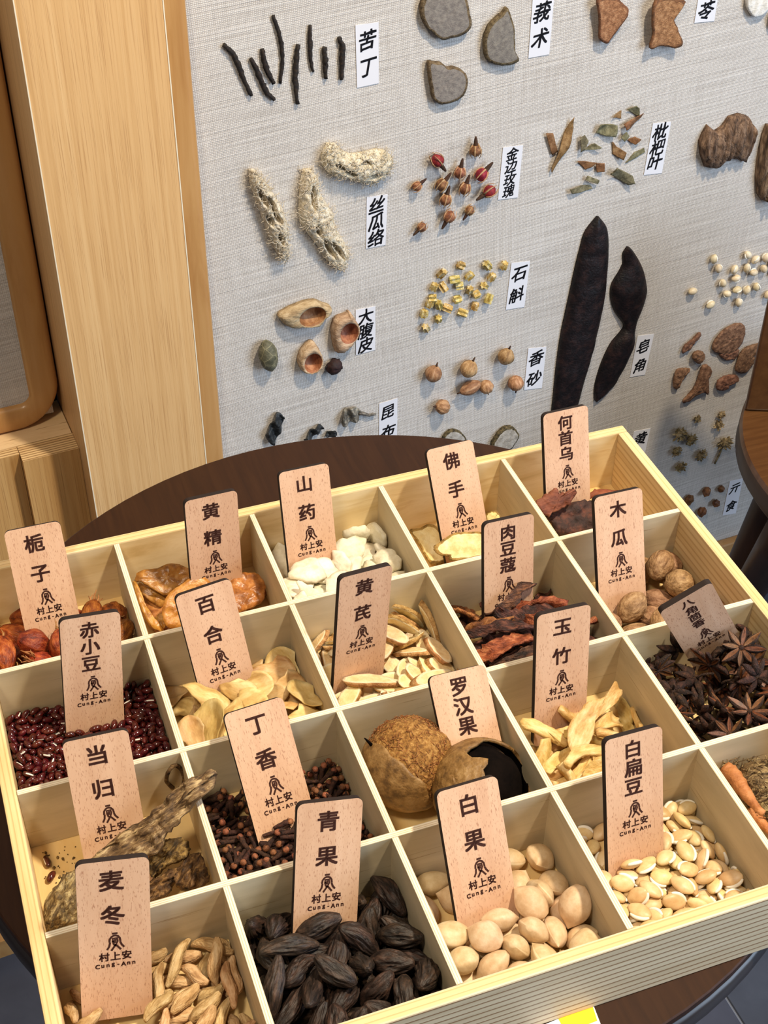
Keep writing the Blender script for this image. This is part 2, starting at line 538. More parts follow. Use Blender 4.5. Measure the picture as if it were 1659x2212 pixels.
def write(mb, text, x, y, size, z, sx=1.0, shear=0.0, offset=0.0, adv=None, brush=0.0):
    """characters side by side centred on (x, y)"""
    gs = [glyph(c, 0.0) for c in text]
    ws = [(adv if adv else g[2] * sx + 0.12) for g in gs]
    cx = -sum(ws) / 2
    for g, w in zip(gs, ws):
        cx += w / 2
        def pt(p):
            a, b = p[0] * sx, p[1]
            if brush:   # strokes rise to the right and swell a little, as with a brush
                b += a * brush
                a += 0.03 * math.sin(b * 7)
                b += 0.02 * math.sin(a * 9)
            return (x + (cx + a + b * shear) * size, y + b * size, z)
        k_ = offset * size
        for dx, dy in ((0, 0),) if not offset else ((-k_, -k_), (k_, -k_), (k_, k_), (-k_, k_)):
            mb.add([(q[0] + dx, q[1] + dy, q[2] + abs(dx + 2 * dy) * 1e-3) for q in (pt(p) for p in g[0])], g[1])
        cx += w / 2
    return mb


def strokes(mb, lines, x, y, size, z, w):
    for ln in lines:
        pts = [Vector((x + p[0] * size, y + p[1] * size)) for p in ln]
        vs, fs = [], []
        for i, p in enumerate(pts):
            t = (pts[min(i + 1, len(pts) - 1)] - pts[max(i - 1, 0)]).normalized()
            s = Vector((-t.y, t.x)) * w * size / 2
            e = t * (w * size * 0.3) * (-1 if i == 0 else 1 if i == len(pts) - 1 else 0)
            vs += [(p.x + s.x + e.x, p.y + s.y + e.y, z), (p.x - s.x + e.x, p.y - s.y + e.y, z)]
        for i in range(len(pts) - 1):
            fs.append((2 * i, 2 * i + 1, 2 * i + 3, 2 * i + 2))
        mb.add(vs, fs)
    return mb


def empty(name, M, **k):
    o = obj(name, None, M=M, **k)
    o.empty_display_size = 0.01
    return o


def outline(pts, n=40, rough=0.0, seed=0, closed=True):
    """smooth closed Catmull-Rom outline resampled to n points"""
    P = [Vector((p[0], p[1])) for p in pts]
    k = len(P)
    out = []
    per = max(3, n // k)
    for i in range(k):
        a, b, c, d = P[(i - 1) % k], P[i], P[(i + 1) % k], P[(i + 2) % k]
        for j in range(per):
            t = j / per
            q = 0.5 * ((2 * b) + (c - a) * t + (2 * a - 5 * b + 4 * c - d) * t * t + (3 * b - a - 3 * c + d) * t ** 3)
            if rough:
                q = q + Vector((noise.noise(Vector((q.x * 900, q.y * 900, seed))), noise.noise(Vector((q.x * 900, q.y * 900, seed + 9))))) * rough
            out.append(q)
    return out

# ================================================================== the setting
PD = 0.02                                     # the veneered pillar stands this far in front of the linen


def wbox(u0, u1, v0, v1, w0, w1, mi=0, mb=None):
    return (mb or MB()).box((u0, v0, w0), (u1, v1, w1), mi)


u_lin = (on_wall(395, 0).x + on_wall(470, 985).x) / 2          # left edge of the linen
u_pr = (on_wall(351, 0, PD).x + on_wall(445.5, 992, PD).x) / 2  # pillar right edge
u_pl = (on_wall(27, 0, PD).x + on_wall(143.5, 700, PD).x) / 2   # pillar left edge
v_trim = on_wall(1594, 1166, 0.012).y

me = wbox(u_lin - 0.03, 1.7, 0.0, 2.4, -0.02, 0.0).mesh('wall_back', LINEN, False)
obj('wall_back', me, M=WALLM, kind='structure')
me = wbox(u_lin - 0.012, 1.7, 0.0, v_trim, 0.0005, 0.014).mesh('baseboard_back', HONEY, False)
obj('baseboard_back', bevel_mesh(me, 0.004), M=WALLM, kind='structure')
# rounded wooden frame member between pillar and linen
me = wbox(u_pr - 0.012, u_lin + 0.001, 0.0, 2.4, 0.0005, 0.0185).mesh('trim_2', HONEY, True)
obj('trim_2', bevel_mesh(me, 0.008, 4), M=WALLM, kind='structure')
# pillar
pil = obj('trim_1', wbox(u_pl, u_pr, 0.0, 2.4, -0.13, PD).mesh('trim_1', VENEER, False), M=WALLM, kind='structure')
BAND = flat('pale_edge_band', (238, 224, 196), 0.4, 0.4)
for uu in (u_pl, u_pr):
    obj('edge_band', wbox(uu - 0.0006, uu + 0.0006, 0.0, 2.4, PD - 0.0004, PD + 0.0005).mesh('edge_band', BAND, False), pil)
# wall behind the low cabinet, coloured black for the shade in the gap
obj('wall_left', wbox(-1.6, u_pl, 0.0, 2.4, -0.15, -0.131).mesh('wall_left', SHADOW_GAP, False), M=WALLM, kind='structure')

# floor with separate tiles
_a, _b = at_z(1563.7, 2146.7, 0), at_z(1605, 2212, 0)
_fd = (_b - _a).normalized()
FLM = Matrix(((_fd.y, _fd.x, 0, _a.x), (-_fd.x, _fd.y, 0, _a.y), (0, 0, 1, 0), (0, 0, 0, 1)))
fl = obj('floor', MB().box((-4.2, -4.2, -0.02), (4.2, 4.2, -0.002)).mesh('floor', GROUT, False), M=FLM, kind='structure')
tile_me = bevel_mesh(MB().box((0.0015, 0.0015, -0.006), (0.5985, 0.5985, 0.0)).mesh('tile', TILE, False), 0.001, 1)
for i in range(-5, 5):
    for j in range(-5, 5):
        obj('tile', tile_me, fl, Matrix.Translation((i * 0.6, j * 0.6 + 0.21, 0)))

# low plywood cabinet left of the pillar
v_sh = on_wall(81, 969, -0.045).y
cab = empty('low_cabinet', wmat(-0.3, 0, -0.08), label='low plywood cabinet with raw edges left of the veneered pillar', cat='cabinet')
_ci = wmat(-0.3, 0, -0.08).inverted()


def cabpart(name, u0, u1, v0, v1, w0, w1, mats, top=None):
    mb = MB().box((u0 + 0.3, v0, w0 + 0.08), (u1 + 0.3, v1, w1 + 0.08))
    if top is not None:      # raw edge shows on the upper side (local +y)
        mb.m = [0, 0, 0, 0, 1, 0]
    return obj(name, mb.mesh(name, mats, False), cab)


u_pan = on_wall(48, 990, -0.028).x
u_pan2 = on_wall(171, 970.5, -0.028).x
cabpart('shelf_board', -1.3, u_pl - 0.001, v_sh - 0.018, v_sh, -0.13, -0.0595, [PLYWOOD_EDGE, PLYWOOD_RAW], 1)
cabpart('carcass', -1.3, u_pl - 0.001, 0.0, v_sh - 0.019, -0.13, -0.0598, VENEER_DARK)
cabpart('door_panel', -1.3, u_pan - 0.0005, 0.021, v_sh - 0.0015, -0.059, -0.0445, [VENEER_DARK, PLYWOOD_TOP], 1)
cabpart('filler_panel', u_pan, u_pan2, 0.021, v_sh - 0.0005, -0.059, -0.028, [VENEER_DARK, PLYWOOD_TOP], 1)
cabpart('kick_board', -1.3, u_pl - 0.001, 0.0, 0.02, -0.044, -0.028, [HONEY, HONEY], 1)

# framed linen board standing on it
DW = -0.085
uo = (on_wall(5, 118, DW).x + on_wall(103, 700, DW).x) / 2
ui = on_wall(36, 700, DW).x
vo = v_sh + 0.0005
vi = vo + (uo - ui) * 0.95
fb = empty('framed_linen_board', wmat(uo - 0.3, vo, DW), label='linen board in a round-cornered honey wood frame standing on the low cabinet', cat='board')


def rounded(u0, u1, v0, v1, r, n=10):
    pts = []
    for cx, cy, a0 in ((u1 - r, v0 + r, -90), (u1 - r, v1 - r, 0), (u0 + r, v1 - r, 90), (u0 + r, v0 + r, 180)):
        for k in range(n + 1):
            a = math.radians(a0 + 90 * k / n)
            pts.append((cx + r * math.cos(a), cy + r * math.sin(a)))
    return pts


o_, i_ = rounded(-0.7, 0.3, 0.0, 1.4, 0.055), rounded(-0.7 + (uo - ui), 0.3 - (uo - ui), vi - vo, 1.4 - (vi - vo), 0.012)
vs, fs = [], []
n_ = len(o_)
prof = [(0.0, -0.022), (0.0, -0.006), (0.08, -0.001), (0.22, 0.002), (0.8, 0.0), (1.0, -0.004), (1.0, -0.022)]
for s, w in prof:
    vs += [(o_[j][0] + (i_[j][0] - o_[j][0]) * s, o_[j][1] + (i_[j][1] - o_[j][1]) * s, w) for j in range(n_)]
for k in range(len(prof)):
    k2 = (k + 1) % len(prof)
    fs += [(k * n_ + j, k * n_ + (j + 1) % n_, k2 * n_ + (j + 1) % n_, k2 * n_ + j) for j in range(n_)]
obj('frame', MB().add(vs, fs).mesh('frame', HONEY), fb)
obj('linen_panel', MB().box((-0.69, 0.01, -0.02), (0.29, 1.39, -0.008)).mesh('linen_panel', LINEN, False), fb)

# dark plinth with a wooden nosing on the floor, at the far left behind the table
pq = at_z(0, 2033, 0.03)
pl = empty('floor_plinth', Matrix.Translation((pq.x - 0.15, pq.y + 0.06, 0)) @ Matrix.Rotation(WA, 4, 'Z'), label='low dark plinth with a wooden nosing on the floor at the far left', cat='plinth')
obj('plinth_body', MB().box((-0.5, -0.058, 0), (0.24, 0.10, 0.026)).mesh('plinth_body', flat('plinth_grey', (62, 68, 66), 0.7), False), pl)
obj('nosing', MB().box((-0.5, -0.072, 0), (0.24, -0.0585, 0.03)).mesh('nosing', HONEY, False), pl)

# ================================================================== table
TC = Vector((0.2529, -0.1518, 0))
TZ = FZ - 0.055
tb = empty('round_table', Matrix.Translation(TC), label='small round table with a dark brown top under the wooden box', cat='table')


def disc(r0, prof, n=96, mats=None, name='disc', capm=0):
    mb = MB()
    vs, fs, ms = [], [], []
    for r, z, _ in prof:
        vs += [(r * math.cos(2 * math.pi * j / n), r * math.sin(2 * math.pi * j / n), z) for j in range(n)]
    for k in range(len(prof) - 1):
        for j in range(n):
            fs.append((k * n + j, k * n + (j + 1) % n, (k + 1) * n + (j + 1) % n, (k + 1) * n + j)); ms.append(prof[k][2])
    fs.append(tuple(range(n))[::-1]); ms.append(capm)
    fs.append(tuple(range((len(prof) - 1) * n, len(prof) * n))); ms.append(capm)
    mb.add(vs, fs, ms)
    return mb.mesh(name, mats, True)


R = 0.2937
def hard(me, deg=30):
    bm = bmesh.new(); bm.from_mesh(me)
    for e in bm.edges:
        e.smooth = not (len(e.link_faces) == 2 and e.calc_face_angle(0) > math.radians(deg))
    bm.to_mesh(me); bm.free()
    return me


obj('tabletop', hard(disc(R, [(R - 0.02, TZ - 0.006, 0), (R - 0.001, TZ - 0.006, 0), (R - 0.001, TZ - 0.0006, 0), (R - 0.002, TZ, 0)], mats=[TABLE], name='tabletop')), tb)
obj('rim', hard(disc(R, [(R - 0.03, TZ - 0.026, 0), (R - 0.004, TZ - 0.026, 0), (R + 0.001, TZ - 0.022, 0), (R + 0.001, TZ - 0.010, 0), (R - 0.002, TZ - 0.0065, 0)], mats=[TABLE_RIM], name='rim'), 50), tb)
obj('pedestal', disc(0, [(0.03, 0.02, 0), (0.028, 0.3, 0), (0.026, TZ - 0.026, 0)], 24, [TABLE_RIM], 'pedestal'), tb)
obj('foot', disc(0, [(0.18, 0.0, 0), (0.18, 0.008, 0), (0.05, 0.02, 0)], 48, [TABLE_RIM], 'foot'), tb)

# sheet of paper slipped under the box
sh = [at_z(px, py, TZ) for px, py in ((1150, 2225), (1281, 2170), (1310, 2246), (1175, 2300))]
c0 = sum(sh, Vector()) / 4
mb = MB(); mb.add([(p.x - c0.x, p.y - c0.y, h) for h in (0.0001, 0.0004) for p in sh], [(3, 2, 1, 0), (4, 5, 6, 7), (0, 1, 5, 4), (1, 2, 6, 5), (2, 3, 7, 6), (3, 0, 4, 7)])
pap = obj('paper_sheet', mb.mesh('paper_sheet', PAPER, False), M=Matrix.Translation((c0.x, c0.y, TZ)), label='white sheet with a yellow printed block on the table, half under the box', cat='paper')
ye = [at_z(px, py, TZ) for px, py in ((1206, 2202), (1279.6, 2172.5), (1290, 2206), (1222, 2232))]
mb = MB(); mb.add([(p.x - c0.x, p.y - c0.y, 0.00055) for p in ye], [(0, 1, 2, 3)])
obj('yellow_print', mb.mesh('yellow_print', flat('yellow_print', (246, 196, 28), 0.6), False), pap)

# ================================================================== the box
D = 0.1021
Z0 = FZ - 0.0515           # inside floor
ZT = FZ
XL, XR, YB, YF, TH = 0.0, 0.4985, -0.003, -0.4075, 0.0085
box = empty('compartment_box', Matrix.Translation((0.25, -0.205, TZ)), label='open pine box divided into twenty compartments, standing on the dark round table', cat='box')
_bi = Vector((0.25, -0.205, TZ))


def bpart(name, lo, hi, mats, top=None, bev=0.0006):
    mb = MB().box(tuple(Vector(lo) - _bi), tuple(Vector(hi) - _bi), 0, top=top)
    me = mb.mesh(name, mats, False)
    if bev:
        bevel_mesh(me, bev, 2)
    return obj(name, me, box)


bpart('base_panel', (XL - TH + .0005, YF - TH + .0005, TZ + .0005), (XR + TH - .0005, YB + TH - .0005, Z0), [BOX_BASE])
bpart('front_wall', (XL - TH, YF - TH, TZ), (XR + TH, YF, ZT), [PINE_FRONT, PINE_TOPX], 1, 0.0012)
bpart('back_wall', (XL - TH, YB, TZ), (XR + TH, YB + TH, ZT), [PINE_INNER, PINE_TOPX], 1, 0.0012)
bpart('side_wall', (XL - TH, YF + .0001, TZ), (XL, YB - .0001, ZT), [PINE_SIDE], None, 0.0012)
bpart('side_wall', (XR, YF + .0001, TZ), (XR + TH, YB - .0001, ZT), [PINE_RIGHT, PINE_SIDE], 1, 0.0012)
for r_ in (1, 2, 3):
    bpart('divider', (XL + .0001, -D * r_ - .002, Z0 + .0002), (XR - .0001, -D * r_ + .002, ZT - .0002), [PLY_FACE_X, PLY_EDGE_X], 1, 0.0003)
for c_ in (1, 2, 3, 4):
    bpart('divider', (.1 * c_ - .002, YF + .0001, Z0 + .0002), (.1 * c_ + .002, YB - .0001, ZT - .0005), [PLY_FACE_Y, PLY_EDGE_Y], 1, 0.0003)

# ================================================================== chair at the right
SH = 0.45
pts = [at_z(px, py, SH) for px, py in ((1607, 889), (1603.6, 917), (1607, 948), (1619, 985.7), (1636.7, 1018.8), (1659, 1051.8))]
# circle through the seat edge
def circ(p, q, r):
    ax, ay, bx, by, cx, cy = p.x, p.y, q.x, q.y, r.x, r.y
    d = 2 * (ax * (by - cy) + bx * (cy - ay) + cx * (ay - by))
    ux = ((ax ** 2 + ay ** 2) * (by - cy) + (bx ** 2 + by ** 2) * (cy - ay) + (cx ** 2 + cy ** 2) * (ay - by)) / d
    uy = ((ax ** 2 + ay ** 2) * (cx - bx) + (bx ** 2 + by ** 2) * (ax - cx) + (cx ** 2 + cy ** 2) * (bx - ax)) / d
    return Vector((ux, uy, 0)), math.hypot(ux - ax, uy - ay)
SC_, SR_ = circ(pts[0], pts[2], pts[5])

ch = empty('brown_chair', Matrix.Translation((SC_.x, SC_.y, 0)), label='brown wooden chair with a rounded seat at the right picture edge', cat='chair')
seat = hard(disc(0, [(SR_ - 0.03, SH - 0.045, 1), (SR_ - 0.004, SH - 0.042, 1), (SR_ + 0.004, SH - 0.030, 1), (SR_ + 0.003, SH - 0.006, 0), (SR_, SH, 0)], 96, [CHAIR, CHAIR_DARK], 'seat'), 50)
obj('seat', seat, ch)
p0, p1 = at_z(1607, 889, SH), at_z(1659, 898, SH)
bd = (p1 - p0).normalized()
bn = Vector((-bd.y, bd.x, 0))
vs, fs = [], []
for k in range(13):
    s = k / 12
    bow = 0.03 * math.sin(math.pi * s)
    for off in (0.0, 0.022):
        for z in (SH + 0.001, SH + 0.12, SH + 0.24):
            p = p0 + bd * (0.40 * s) + bn * (off + bow) - SC_
            vs.append((p.x, p.y, z))
for k in range(12):
    o, q = k * 6, (k + 1) * 6
    for a, b in ((0, 1), (1, 2)):
        fs += [(o + a, q + a, q + b, o + b), (o + 3 + b, q + 3 + b, q + 3 + a, o + 3 + a)]
    fs += [(o + 2, q + 2, q + 5, o + 5), (o + 3, q + 3, q + 0, o + 0)]
fs += [(0, 1, 4, 3), (1, 2, 5, 4), (72 + 3, 72 + 4, 72 + 1, 72 + 0), (72 + 4, 72 + 5, 72 + 2, 72 + 1)]
obj('backrest', bevel_mesh(MB().add(vs, fs).mesh('backrest', CHAIR, True), 0.004, 2), ch)
lt, lf = at_z(1712, 1127, SH - 0.045), at_z(1535, 1405, 0.0)
for sx, sy in ((-1, -1), (1, -1), (-1, 1), (1, 1)):
    if (sx, sy) == (-1, -1):
        a, b = lt - SC_, lf - SC_
        a.z, b.z = SH - 0.044, 0.0
    else:
        a = Vector((0.12 * sx, 0.13 * sy, SH - 0.044)); b = Vector((0.17 * sx, 0.17 * sy, 0.0))
    obj('leg', MB().tube([a.lerp(b, i / 6) for i in range(7)], lambda t: 0.026 - 0.010 * t, 20).mesh('leg', CHAIR_DARK), ch)

# ================================================================== name plates in the compartments
PW, PH, PT = 0.038, 0.0995, 0.0043
PLATES = [
    ('栀子', 0, 0, 0.0448, -0.0076, 0.0353, -0.0577, 0.5383, 0.0252),
    ('黄精', 1, 0, 0.1656, -0.0313, 0.0481, 0.0936, 0.1551, -0.0625),
    ('山药', 2, 0, 0.2367, -0.0167, 0.0432, 0.0919, 0.3506, -0.0667),
    ('佛手', 3, 0, 0.3491, -0.0157, 0.0350, 0.0820, 0.5467, -0.0290),
    ('何首乌', 4, 0, 0.4411, -0.0185, 0.0469, 0.0583, 0.3035, -0.0316),
    ('赤小豆', 0, 1, 0.0653, -0.1194, 0.0464, 0.0586, 0.2075, -0.1323),
    ('百合', 1, 1, 0.1390, -0.1125, 0.0417, 0.0941, 0.3950, 0.0343),
    ('黄芪', 2, 1, 0.2401, -0.1434, 0.0519, 0.1313, 0.0596, -0.0963),
    ('肉豆蔻', 3, 1, 0.3496, -0.1221, 0.0488, 0.0676, 0.2556, -0.0658),
    ('木瓜', 4, 1, 0.4348, -0.1172, 0.0449, 0.0470, 0.3784, -0.0432),
    ('当归', 0, 2, 0.0500, -0.2119, 0.0399, -0.0503, 0.4357, -0.0045),
    ('丁香', 1, 2, 0.1453, -0.2065, 0.0252, 0.0692, 0.7130, 0.0044),
    ('罗汉果', 2, 2, 0.2743, -0.2169, 0.0211, 0.0208, 0.7744, -0.0361),
    ('玉竹', 3, 2, 0.3480, -0.2125, 0.0463, 0.0311, 0.2483, -0.0631),
    ('八角茴香', 4, 2, 0.4276, -0.2252, 0.0437, -0.0152, -0.0948, 0.5122),
    ('麦冬', 0, 3, 0.0420, -0.3090, 0.0508, -0.0688, 0.3440, -0.1227),
    ('青果', 1, 3, 0.1641, -0.3011, 0.0391, 0.0246, 0.4165, -0.2004),
    ('白果', 2, 3, 0.2418, -0.3108, 0.0332, 0.0724, 0.5769, -0.0576),
    ('白扁豆', 3, 3, 0.3439, -0.3154, 0.0427, 0.0491, 0.3674, -0.0596),
]


def rrect(w, h, r, n=5):
    return [(x, y - h / 2) for x, y in rounded(-w / 2, w / 2, -h / 2, h / 2, r, n)]


_rp = rrect(PW, PH, 0.0038)
_k = len(_rp)
mb = MB()
mb.add([(x, y, 0) for x, y in _rp] + [(x, y, -PT) for x, y in _rp], [tuple(range(_k)), tuple(range(_k, 2 * _k))[::-1]] + [(j, _k + j, _k + (j + 1) % _k, (j + 1) % _k) for j in range(_k)], [0, 0] + [1] * _k)
PLATE_ME = mb.mesh('plate', [BEECH, BURNT], False)
EMBLEM = [[(-.2, 1.0), (.2, 1.0)], [(-.52, .12), (-.48, .42), (-.3, .66), (-.1, .76), (.1, .76), (.3, .66), (.46, .42), (.5, .12)],
          [(-.48, -.02), (-.55, -.4), (-.74, -.72)], [(.5, -.02), (.6, -.3), (.82, -.6)],
          [(-.2, .12), (-.2, .46), (.2, .46), (.24, .1), (.08, -.28), (.5, -.82)], [(-.2, .12), (-.12, -.2), (.04, -.36)], [(.04, -.3), (-.34, -.86)], [(.02, .3), (-.02, .0)]]
MARK_ME = strokes(MB(), EMBLEM, 0, -0.0505, 0.0056, 0.00012, 0.20).mesh('emblem', ENGRAVE, False)
mb = MB()
write(mb, '村上安', 0, -0.0592, 0.0056, 0.00012, offset=0.03, adv=1.06)
BRAND_ME = mb.mesh('small_lettering', ENGRAVE, False)
mb = MB()
write(mb, 'Cung-Ann', 0, -0.0648, 0.0037, 0.00012, offset=0.035, adv=0.74)
LATIN_ME = mb.mesh('latin_lettering', ENGRAVE, False)
YS = {2: (-0.0120, -0.0335), 3: (-0.0100, -0.0223, -0.0350), 4: (-0.0080, -0.0172, -0.0264, -0.0356)}
CONTENT = {'栀子': 'orange gardenia fruits', '黄精': 'amber translucent slabs', '山药': 'white yam chunks', '佛手': 'pale finger-citron slices', '何首乌': 'dark bark pieces',
           '赤小豆': 'dark red beans', '百合': 'cream lily scales', '黄芪': 'oval cream root slices', '肉豆蔻': 'dark twisted dried slices', '木瓜': 'tan nutmegs', '当归': 'brown fibrous root slices',
           '丁香': 'dark cloves', '罗汉果': 'two large brown husked fruits', '玉竹': 'yellow curled root strips', '八角茴香': 'dark star anise', '麦冬': 'tan spindle roots', '青果': 'black wrinkled fruits',
           '白果': 'smooth pale ginkgo nuts', '白扁豆': 'flat cream beans'}


def plate_matrix(x, y, z, yaw, lean, roll):
    Rv = Vector((math.cos(yaw), math.sin(yaw), 0)); B = Vector((-math.sin(yaw), math.cos(yaw), 0))
    U = B * math.sin(lean) + Vector((0, 0, math.cos(lean)))
    r = Rv * math.cos(roll) + U * math.sin(roll)
    u = -Rv * math.sin(roll) + U * math.cos(roll)
    n = r.cross(u)
    return Matrix(((r.x, u.x, n.x, x), (r.y, u.y, n.y, y), (r.z, u.z, n.z, z + FZ), (0, 0, 0, 1)))


PLM = {}
for txt, cc, rr, *pose in PLATES:
    M = plate_matrix(*pose)
    PLM[txt] = M
    t = empty('name_plate', M, label='beech name plate reading %s, standing among the %s' % (txt, CONTENT[txt]), cat='name plate', group='engraved name plates in the box')
    obj('plate', PLATE_ME, t)
    mb = MB()
    n = len(txt)
    for chx, yy in zip(txt, YS[n]):
        sz = {2: 0.0128, 3: 0.0120, 4: 0.0088}[n]
        write(mb, chx, -0.0008, yy, sz, 0.00012, sx=1.06, offset=0.026)
        # flatten a little, as clerical script is wide
    obj('lettering', mb.mesh('lettering', ENGRAVE, False), t)
    obj('emblem', MARK_ME, t); obj('small_lettering', BRAND_ME, t); obj('latin_lettering', LATIN_ME, t)
# a plate lying in the last compartment, only its burnt edge in view
M = plate_matrix(0.478, -0.318, 0.022, 0.5, 0.75, 0.25)
t = empty('name_plate', M, label='name plate lying tilted in the right front compartment, mostly out of view', cat='name plate', group='engraved name plates in the box')
obj('plate', PLATE_ME, t)

# ================================================================== things pinned to the linen wall
WALLTAGS = [
    ('苦丁', [(767, 54), (817, 47), (817.6, 179), (770.5, 189)], (0.26, 0.70), 0.040, 'beside the black sticks'),
    ('莪术', [(1153, -45), (1200, -50), (1185.7, 116.7), (1140.6, 125)], (0.42, 0.76), 0.038, 'beside the grey root slices'),
    ('苓', [(1519, -75), (1562, -80), (1542, 44.5), (1499, 49)], (0.80,), 0.040, 'at the top edge beside the orange bark'),
    ('丝瓜络', [(791.5, 425.6), (836.5, 418.6), (832.3, 528), (790, 536.5)], (0.17, 0.50, 0.82), 0.030, 'under the loofah pieces'),
    ('金边玫瑰', [(1086, 318), (1129, 312.5), (1117.8, 425.7), (1074.9, 431)], (0.14, 0.38, 0.62, 0.85), 0.0165, 'beside the rosebuds'),
    ('枇杷叶', [(1409.6, 266), (1449, 262), (1429, 373), (1390, 377.4)], (0.17, 0.48, 0.77), 0.029, 'beside the dry leaf scraps'),
    ('大腹皮', [(767.7, 669), (810, 660.6), (810, 755), (768.5, 766)], (0.18, 0.50, 0.82), 0.029, 'beside the open husks'),
    ('昆布', [(818.4, 871.3), (858, 859), (857, 945), (818, 955)], (0.27, 0.76), 0.030, 'just above the table edge'),
    ('石斛', [(1104, 567.6), (1144.4, 563), (1132, 662), (1092, 668.4)], (0.25, 0.70), 0.030, 'beside the yellow chips'),
    ('香砂', [(1140.6, 752), (1179.6, 748), (1169.8, 837), (1131.4, 841.6)], (0.25, 0.74), 0.030, 'beside the round tan pods'),
    ('皂角', [(1376.8, 725), (1412, 720.5), (1392.6, 808.5), (1360, 814)], (0.27, 0.74), 0.028, 'beside the long black pods'),
    ('黄', [(1369, 931), (1404.3, 924.6), (1385, 1012), (1350, 1018)], (0.22,), 0.030, 'behind the box corner'),
    ('亓食', [(1576, 1038.5), (1604.6, 1032), (1588.8, 1108), (1560, 1113)], (0.25, 0.74), 0.026, 'low on the wall beside the chair'),
    ('', [(1600, 905), (1640, 898), (1626, 965), (1586, 972)], (), 0.03, 'half hidden behind the chair seat'),
]
for txt, q, ys, size, where in WALLTAGS:
    uv = [on_wall(*p) for p in q]
    c = sum(uv, Vector((0, 0))) / 4
    mb = MB()
    loc = [(p.x - c.x, p.y - c.y) for p in uv]
    mb.add([(x, y, 0.0003) for x, y in loc] + [(x, y, 0.0009) for x, y in loc], [(3, 2, 1, 0), (4, 5, 6, 7), (0, 1, 5, 4), (1, 2, 6, 5), (2, 3, 7, 6), (3, 0, 4, 7)])
    lab = ('white paper label reading %s, %s' % (txt, where)) if txt else 'blank strip of white paper label ' + where
    t = obj('paper_label', mb.mesh('paper_label', PAPER, False), M=wmat(c.x, c.y), label=lab, cat='label', group='handwritten paper labels on the wall')
    if txt:
        a = (Vector(loc[0]) + Vector(loc[1])) / 2
        b = (Vector(loc[3]) + Vector(loc[2])) / 2
        wid = (Vector(loc[1]) - Vector(loc[0])).length
        sh_ = math.atan2(loc[1][1] - loc[0][1], loc[1][0] - loc[0][0])
        mb = MB()
        for chx, f in zip(txt, ys):
            p = a.lerp(b, f)
            m2 = MB(); write(m2, chx, 0, 0, min(wid * 0.86, size), 0.0011, sx=0.92, shear=0.10, offset=0.017, brush=0.16)
            mb.add([(x + p.x, y + p.y + x * math.tan(sh_) * 0.3, z) for x, y, z in m2.v], m2.f)
        obj('lettering', mb.mesh('lettering', INK, False), t)

M_STICK = organic('black_leaf_stick', [(22, 18, 18), (38, 30, 26), (58, 44, 32)], 400, (1, 1, 1), 0.7, 0.5)
M_GREYSL = organic('grey_rhizome_face', [(112, 104, 98), (128, 120, 112), (140, 132, 122)], 220, rough=0.85, bump=0.4)
M_GREYRIM = organic('grey_rhizome_skin', [(74, 60, 42), (110, 92, 66), (134, 116, 88)], 300, rough=0.9, bump=0.8)
M_LOOFAH = organic('loofah_fibre', [(196, 178, 146), (224, 210, 184), (240, 230, 212)], 300, rough=0.85, bump=0.9)
M_BARKO = organic('orange_bark', [(126, 84, 52), (160, 112, 74), (182, 136, 96)], 220, rough=0.8, bump=0.7, hue=0.004, var=0.05)
M_BARKR = organic('orange_bark_rim', [(92, 60, 38), (136, 90, 58)], 200, rough=0.8, bump=0.6, hue=0.004)
M_WHITE = organic('white_root_disc', [(214, 206, 192), (236, 230, 220), (246, 242, 236)], 150, rough=0.8, bump=0.4)
M_RIDGE = organic('ridged_brown_bark', [(72, 54, 42), (120, 92, 72), (158, 128, 104)], 230, (1.0, 0.16, 1), 0.85, 1.0)
M_POD = organic('black_locust_pod', [(17, 13, 14), (28, 20, 21), (46, 30, 28)], 90, (1, 1, 1), 0.5, 0.6, spec=0.28)
M_SHELLO = organic('husk_fibre', [(156, 126, 94), (188, 158, 122), (210, 184, 150)], 200, (0.3, 1, 1), 0.8, 0.7)
M_CAVITY = organic('husk_cavity', [(126, 78, 48), (158, 102, 66), (184, 132, 92)], 160, (1, 0.4, 1), 0.55, 0.4)
M_SHARE = organic('tan_pod_skin', [(138, 98, 62), (172, 130, 88), (202, 164, 122)], 200, (0.3, 1, 1), 0.6, 0.6, var=0.14)
M_DARKBR = organic('dark_stalk', [(54, 34, 22), (78, 50, 32)], 300, rough=0.8)
M_ROSER = organic('red_petal', [(92, 14, 24), (134, 26, 36), (158, 50, 50)], 250, rough=0.6, var=0.1)
M_ROSEB = organic('brown_petal', [(92, 54, 36), (130, 82, 54), (164, 116, 80)], 250, rough=0.65, var=0.15)
M_SEPAL = organic('pale_sepal', [(150, 110, 74), (196, 160, 122)], 250, rough=0.7)
M_LEAFB = organic('brown_leaf', [(104, 72, 38), (136, 98, 58), (158, 122, 82)], 160, rough=0.65, var=0.15)
M_LEAFG = organic('olive_leaf', [(88, 82, 58), (122, 114, 84), (150, 142, 112)], 160, rough=0.75, var=0.15)
M_YELLOW = organic('yellow_stem_chip', [(160, 128, 58), (204, 178, 104), (226, 214, 178)], 180, rough=0.55, bump=0.5, var=0.14, hue=0.02)
M_WBEAN = organic('ivory_bean', [(206, 184, 148), (222, 204, 170), (234, 220, 194)], 90, rough=0.4, bump=0.1, spec=0.5)
M_HILUM = flat('white_hilum', (244, 240, 228), 0.5)
M_ROOTR = organic('russet_root', [(90, 60, 44), (124, 88, 66), (152, 114, 90)], 220, rough=0.75, bump=0.7, var=0.14)
M_FLOWER = organic('dried_flower', [(104, 88, 62), (148, 130, 96), (186, 168, 132)], 200, rough=0.85, bump=0.6, var=0.15)
